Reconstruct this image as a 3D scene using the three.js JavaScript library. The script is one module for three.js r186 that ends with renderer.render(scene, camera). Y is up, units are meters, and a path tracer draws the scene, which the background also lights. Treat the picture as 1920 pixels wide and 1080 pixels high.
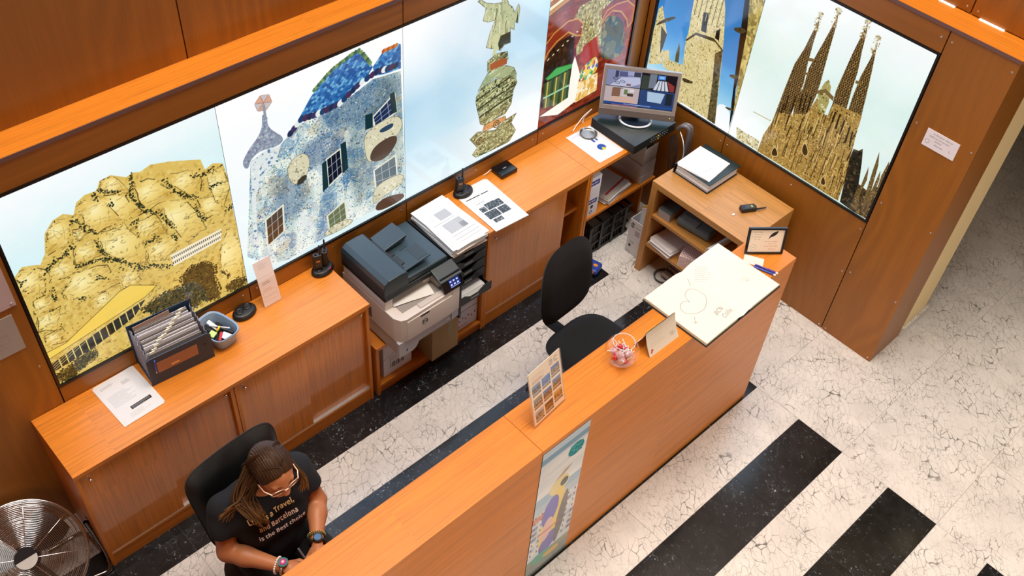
import * as THREE from 'three';
import { RectAreaLightUniformsLib } from 'three/addons/lights/RectAreaLightUniformsLib.js';
import { RoundedBoxGeometry } from 'three/addons/geometries/RoundedBoxGeometry.js';
import { mergeGeometries } from 'three/addons/utils/BufferGeometryUtils.js';

// ---------------------------------------------------------------- camera, light, exposure
// Origin: floor corner where the back wall (z = 0) meets the right wall (x = 0); y up, metres.
const scene = new THREE.Scene();
scene.background = new THREE.Color(0x000000);
const camera = new THREE.PerspectiveCamera(2 * Math.atan(540 / 1871.45) * 180 / Math.PI, 16 / 9, 0.05, 60);
camera.position.set(-4.4656, 4.6177, 3.2631);
camera.rotation.set(-0.8118, -0.8176, 0.0925, 'YXZ');
scene.add(camera);
const renderer = new THREE.WebGLRenderer({ antialias: true });
renderer.toneMapping = THREE.LinearToneMapping;
renderer.toneMappingExposure = 1.0;
renderer.shadowMap.enabled = true;
RectAreaLightUniformsLib.init();

const CEIL = 9.5;                         // high hall ceiling
const HALL_LAMP = 21, HALL_COLOR = 0xfff6ea;   // radiance of the ceiling panels
const hallPanels = [[-3.9, 0.66], [-2.1, 0.66], [-0.5, 0.7], [-3.9, 2.0], [-2.1, 2.0], [-0.5, 2.0]];
const PANEL = 1.3;
const FILL_LAMP = 24, FILL_COLOR = 0xffefdc;         // unseen fill panels added under the gallery to brighten the counter front
const fillPanels = [-4.3, -2.6, -0.9];
const BOX_LIGHT = 1.8, BOX_COLOR = 0xbcd8ff;       // light of the backlit photo boxes
const BOX_GLOW = 1.0;

// ---------------------------------------------------------------- helpers
function rng(seed) { let a = seed >>> 0; return () => { a = (a + 0x6D2B79F5) >>> 0; let t = a; t = Math.imul(t ^ (t >>> 15), t | 1); t ^= t + Math.imul(t ^ (t >>> 7), t | 61); return ((t ^ (t >>> 14)) >>> 0) / 4294967296; }; }
const rnd = rng(20240611);
const R2 = (a, b) => a + (b - a) * rnd();
const used = {};
function numbered(name) { const n = used[name] || 0; used[name] = n + 1; return n ? name + '_' + String(n).padStart(3, '0') : name; }
function put(o) { o.traverse((c) => { if (c.isMesh) { c.castShadow = true; c.receiveShadow = true; } }); return o; }
function thing(name, label, category, pos = [0, 0, 0], turn = 0, group) {
  const o = new THREE.Group(); o.name = numbered(name); o.position.set(...pos); o.rotation.y = turn;
  o.userData = { label, category }; if (group) o.userData.group = group;
  scene.add(o); return o;
}
function structure(name, label, category) { const o = new THREE.Group(); o.name = name; o.userData = { label, category, kind: 'structure' }; scene.add(o); return o; }
function part(parent, name, geo, mat, label) {
  const m = new THREE.Mesh(geo, mat); m.name = name; m.castShadow = true; m.receiveShadow = true;
  if (label) m.userData.label = label; parent.add(m); return m;
}
// uv in metres from position and facing; u runs along the grain axis
function metreUV(geo, grain = 'x', ou = 0, ov = 0) {
  const p = geo.attributes.position, n = geo.attributes.normal, uv = new Float32Array(p.count * 2), G = 'xyz'.indexOf(grain);
  for (let i = 0; i < p.count; i++) {
    const a = [p.getX(i), p.getY(i), p.getZ(i)], m = [Math.abs(n.getX(i)), Math.abs(n.getY(i)), Math.abs(n.getZ(i))];
    const f = m[1] >= m[0] && m[1] >= m[2] ? 1 : m[0] >= m[2] ? 0 : 2;
    let ax = [0, 1, 2].filter((k) => k !== f); if (ax[1] === G) ax = [ax[1], ax[0]];
    uv[2 * i] = a[ax[0]] + ou; uv[2 * i + 1] = a[ax[1]] + ov;
  }
  geo.setAttribute('uv', new THREE.BufferAttribute(uv, 2)); return geo;
}
// box between two corners, with metre uv and (optionally) softened edges
function bx(x0, x1, y0, y1, z0, z1, { grain = 'x', r = 0, off = true } = {}) {
  const w = x1 - x0, h = y1 - y0, d = z1 - z0;
  const g = r > 0 ? new RoundedBoxGeometry(w, h, d, 2, Math.min(r, w / 2.01, h / 2.01, d / 2.01)) : new THREE.BoxGeometry(w, h, d);
  g.translate((x0 + x1) / 2, (y0 + y1) / 2, (z0 + z1) / 2);
  metreUV(g, grain, off ? rnd() * 1.5 : 0, off ? rnd() * 0.5 : 0);
  return g;
}
function merge(list) {
  return mergeGeometries(list.map((g) => { const k = g.index ? g.toNonIndexed() : g; for (const n of Object.keys(k.attributes)) if (!['position', 'normal', 'uv', 'color'].includes(n)) k.deleteAttribute(n); return k; }), false);
}
function tube(pts, rad, seg = 32, sides = 8, closed = false) { return new THREE.TubeGeometry(new THREE.CatmullRomCurve3(pts.map((p) => new THREE.Vector3(...p)), closed), seg, rad, sides, closed); }
function rod(a, b, r0, r1 = r0, sides = 10) {
  const A = new THREE.Vector3(...a), B = new THREE.Vector3(...b), L = A.distanceTo(B);
  const g = new THREE.CylinderGeometry(r1, r0, L, sides); g.translate(0, L / 2, 0);
  g.applyQuaternion(new THREE.Quaternion().setFromUnitVectors(new THREE.Vector3(0, 1, 0), B.clone().sub(A).normalize())); g.translate(...a); return g;
}
function lathe(pts, seg = 40) { return new THREE.LatheGeometry(pts.map((p) => new THREE.Vector2(...p)), seg); }
function extrude(pts, depth, bevel = 0, holes = []) {
  const s = new THREE.Shape(pts.map((p) => new THREE.Vector2(...p)));
  for (const h of holes) s.holes.push(new THREE.Path(h.map((p) => new THREE.Vector2(...p))));
  return new THREE.ExtrudeGeometry(s, { depth, bevelEnabled: bevel > 0, bevelSize: bevel, bevelThickness: bevel, bevelOffset: -bevel, bevelSegments: 2, curveSegments: 10 });
}
// thin flat sheet w (x) by d (z), lying on y = 0, with its print on the top face only
function sheet(w, d, t, side, print) {
  const g = new THREE.BoxGeometry(w, t, d); g.translate(0, t / 2, 0);
  return [g, [side, side, print, side, side, side]];
}
const std = (color, roughness = 0.6, o = {}) => new THREE.MeshStandardMaterial({ color, roughness, ...o });
const phys = (color, roughness = 0.5, o = {}) => new THREE.MeshPhysicalMaterial({ color, roughness, ...o });

// ---------------------------------------------------------------- computed textures
function lattice(seed, P) { const r = rng(seed), a = new Float32Array(P * P); for (let i = 0; i < a.length; i++) a[i] = r(); return a; }
function vnoise(L, P, x, y) {               // value noise that repeats every P
  const xi = Math.floor(x), yi = Math.floor(y), fx = x - xi, fy = y - yi, u = fx * fx * (3 - 2 * fx), v = fy * fy * (3 - 2 * fy);
  const x0 = ((xi % P) + P) % P, x1 = (x0 + 1) % P, y0 = ((yi % P) + P) % P, y1 = (y0 + 1) % P;
  const a = L[y0 * P + x0], b = L[y0 * P + x1], c = L[y1 * P + x0], d = L[y1 * P + x1];
  return a + (b - a) * u + (c - a) * v + (a - b - c + d) * u * v;
}
const LAT = [16, 32, 64, 128, 256].map((p, i) => [p, lattice(77 + i, p)]);
const nz = (k, x, y) => vnoise(LAT[k][1], LAT[k][0], x, y);   // x, y in lattice cells of LAT[k]
function dataTex(w, h, fn, { srgb = true, sx = 1, sy = 1 } = {}) {
  const d = new Uint8Array(w * h * 4);
  for (let y = 0; y < h; y++) for (let x = 0; x < w; x++) { const c = fn(x / w, y / h), i = 4 * (y * w + x); d[i] = c[0]; d[i + 1] = c[1]; d[i + 2] = c[2]; d[i + 3] = 255; }
  const t = new THREE.DataTexture(d, w, h); t.wrapS = t.wrapT = THREE.RepeatWrapping; t.magFilter = THREE.LinearFilter; t.minFilter = THREE.LinearMipmapLinearFilter; t.generateMipmaps = true;
  if (srgb) t.colorSpace = THREE.SRGBColorSpace; t.repeat.set(1 / sx, 1 / sy); t.needsUpdate = true; return t;
}
function canvasTex(w, h, draw) {
  const c = document.createElement('canvas'); c.width = w; c.height = h; const g = c.getContext('2d'); draw(g, w, h);
  const t = new THREE.CanvasTexture(c); t.colorSpace = THREE.SRGBColorSpace; t.anisotropy = 8; return t;
}
const clamp = (v, a = 0, b = 255) => Math.max(a, Math.min(b, v));
// laminate grain: long fine streaks along u (1.6 m x 0.4 m)
const grainTex = dataTex(1024, 512, (u, v) => {
  const w = nz(0, u * 16, v * 16) * 0.35 + nz(1, u * 32, v * 32) * 0.1;
  const a = nz(3, u * 8, (v + w * 0.02) * 128), b = nz(4, u * 16, v * 256), c = nz(2, u * 4 + 3, v * 64), e = nz(1, u * 4, v * 32);
  let k = 1 - 0.13 * Math.pow(a, 2) - 0.09 * b * c - 0.06 * (e - 0.5); const dark = Math.max(0, nz(4, u * 32, v * 256) - 0.8) * 0.45; k -= dark;
  return [clamp(255 * k), clamp(252 * k * (0.98 + 0.02 * c)), clamp(246 * Math.pow(k, 1.15))];
}, { sx: 1.6, sy: 0.4 });
// stained plywood with broad flame figure (2.4 m x 1.2 m)
const plyTex = dataTex(512, 512, (u, v) => {
  const w = nz(0, u * 3 * 16 / 3 / 4, v * 4) , f = Math.sin((v * 6 + w * 2.2 + nz(1, u * 8, v * 32) * 0.25) * 6.283 * 2);
  const k = 0.92 + 0.05 * f * nz(0, u * 4, v * 4 + 5) + 0.05 * (nz(4, u * 16, v * 256) - 0.5) + 0.08 * (nz(0, u * 2, v * 4) - 0.5);
  return [clamp(255 * k), clamp(250 * k), clamp(244 * k)];
}, { sx: 2.4, sy: 1.2 });
// cracked-vein marble
function cellEdge(seed, P) {
  const r = rng(seed), px = new Float32Array(P * P), py = new Float32Array(P * P); for (let i = 0; i < P * P; i++) { px[i] = r(); py[i] = r(); }
  return (x, y) => {
    const xi = Math.floor(x), yi = Math.floor(y); let d1 = 9, d2 = 9;
    for (let j = -1; j <= 1; j++) for (let i = -1; i <= 1; i++) {
      const cx = (((xi + i) % P) + P) % P, cy = (((yi + j) % P) + P) % P, dx = xi + i + px[cy * P + cx] - x, dy = yi + j + py[cy * P + cx] - y, d = Math.sqrt(dx * dx + dy * dy);
      if (d < d1) { d2 = d1; d1 = d; } else if (d < d2) d2 = d;
    } return d2 - d1;
  };
}
const e1 = cellEdge(5, 16), e2 = cellEdge(6, 32), e3 = cellEdge(9, 16);
const marbleTex = dataTex(1024, 1024, (u, v) => {
  const wx = (nz(3, u * 128, v * 128) - 0.5) * 0.16 + (nz(1, u * 32, v * 32) - 0.5) * 0.8, wy = (nz(3, u * 128 + 17, v * 128) - 0.5) * 0.16 + (nz(1, u * 32, v * 32 + 9) - 0.5) * 0.8;
  const a = e1(u * 32 + v * 32 + wx, v * 16 - u * 16 + wy * 0.6), b = e2(u * 32 + wx * 1.5, v * 32 + u * 32 + wy * 1.5), c = e3(u * 16 - wy, v * 16 + wx);
  const m1 = Math.pow(nz(0, u * 16, v * 16), 1.4), m2 = Math.pow(nz(0, u * 16 + 5, v * 16 + 3), 1.6), m3 = nz(1, u * 32, v * 32 + 11);
  const va = Math.max(0, 1 - a / (0.04 + 0.05 * m1)) * (0.12 + 1.25 * Math.pow(m1, 1.5)), vb = Math.max(0, 1 - b / 0.05) * m2 * 1.0, vc = Math.max(0, 1 - c / 0.03) * m3 * 0.6;
  const cl = nz(0, u * 16, v * 16 + 8) * 0.6 + nz(1, u * 32, v * 32) * 0.3 + nz(3, u * 128, v * 128) * 0.1;
  const k = 1 - 0.11 * cl - 0.52 * Math.min(1, va + vb + vc);
  return [clamp(219 * k), clamp(216 * k), clamp(213 * (k - 0.01 * va))];
}, { sx: 1.7, sy: 1.7 });
const blackTex = dataTex(1024, 1024, (u, v) => {
  const wx = (nz(1, u * 32, v * 32) - 0.5) * 1.2, a = e1(u * 16 + wx, v * 16 - wx), m = Math.pow(nz(0, u * 16, v * 16), 3);
  const va = Math.max(0, 1 - a / 0.035) * m * 1.1, fl = Math.max(0, nz(4, u * 256, v * 256) * 0.6 + nz(3, u * 128 + 7, v * 128) * 0.4 - 0.72) * 4.6 * (0.4 + m * 2);
  const cl = nz(2, u * 64, v * 64) * 0.5 + nz(0, u * 16, v * 16) * 0.5, k = 15 + 24 * cl + 150 * Math.min(0.8, va * 0.6 + fl * 0.7);
  return [clamp(k), clamp(k * 1.05), clamp(k * 1.12)];
}, { sx: 1.7, sy: 1.7 });
const clothTex = dataTex(256, 256, (u, v) => { const k = 0.8 + 0.2 * nz(4, u * 256, v * 256); return [255 * k, 255 * k, 255 * k]; }, { sx: 0.12, sy: 0.12 });
const noiseTex = dataTex(256, 256, (u, v) => { const k = 128 + 100 * (nz(4, u * 256, v * 256) - 0.5); return [k, k, k]; }, { srgb: false, sx: 0.05, sy: 0.05 });

// ---------------------------------------------------------------- materials
const M = {
  top: phys(0xde8722, 0.42, { map: grainTex, clearcoat: 0.25, clearcoatRoughness: 0.3 }),
  front: phys(0xde8722, 0.4, { map: grainTex, clearcoat: 0.25, clearcoatRoughness: 0.28 }),
  door: phys(0xde8722, 0.4, { map: grainTex, clearcoat: 0.6, clearcoatRoughness: 0.07 }),
  body: phys(0xde8722, 0.45, { map: grainTex }),
  inside: std(0xde8722, 0.6, { map: grainTex }),
  oak: phys(0xc08a46, 0.42, { map: grainTex, clearcoat: 0.2, clearcoatRoughness: 0.3 }),
  panel: phys(0xa26519, 0.42, { map: plyTex, clearcoat: 0.15, clearcoatRoughness: 0.35 }),
  upper: phys(0xa26519, 0.42, { map: plyTex, clearcoat: 0.15, clearcoatRoughness: 0.35 }),
  ledge: phys(0xde8722, 0.45, { map: grainTex }),
  edge: std(0x6d4f4a, 0.5),
  gap: std(0x080605, 0.9),
  marble: phys(0xffffff, 0.2, { map: marbleTex }),
  blackMarble: phys(0xffffff, 0.16, { map: blackTex }),
  grout: std(0x8d8880, 0.9),
  cream: std(0xe6d3a4, 0.85),
  plaster: std(0xc4bbad, 0.9),
  blackFrame: std(0x0b0b0c, 0.35),
  paper: std(0xdcdbd8, 0.85),
  paperEdge: std(0xe2dfd8, 0.9),
  cream_paper: std(0xf0e4cc, 0.85),
  metal: std(0xc9c9cb, 0.25, { metalness: 1 }),
  chrome: std(0xdfe1e4, 0.12, { metalness: 1 }),
  alu: std(0xd9dadc, 0.35, { metalness: 0.9 }),
  black: std(0x121314, 0.45),
  blackGloss: std(0x0d0e10, 0.18),
  blackMatte: std(0x17181a, 0.75),
  grey: std(0x84878a, 0.5),
  white: std(0xf1f1ef, 0.6),
};

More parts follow.
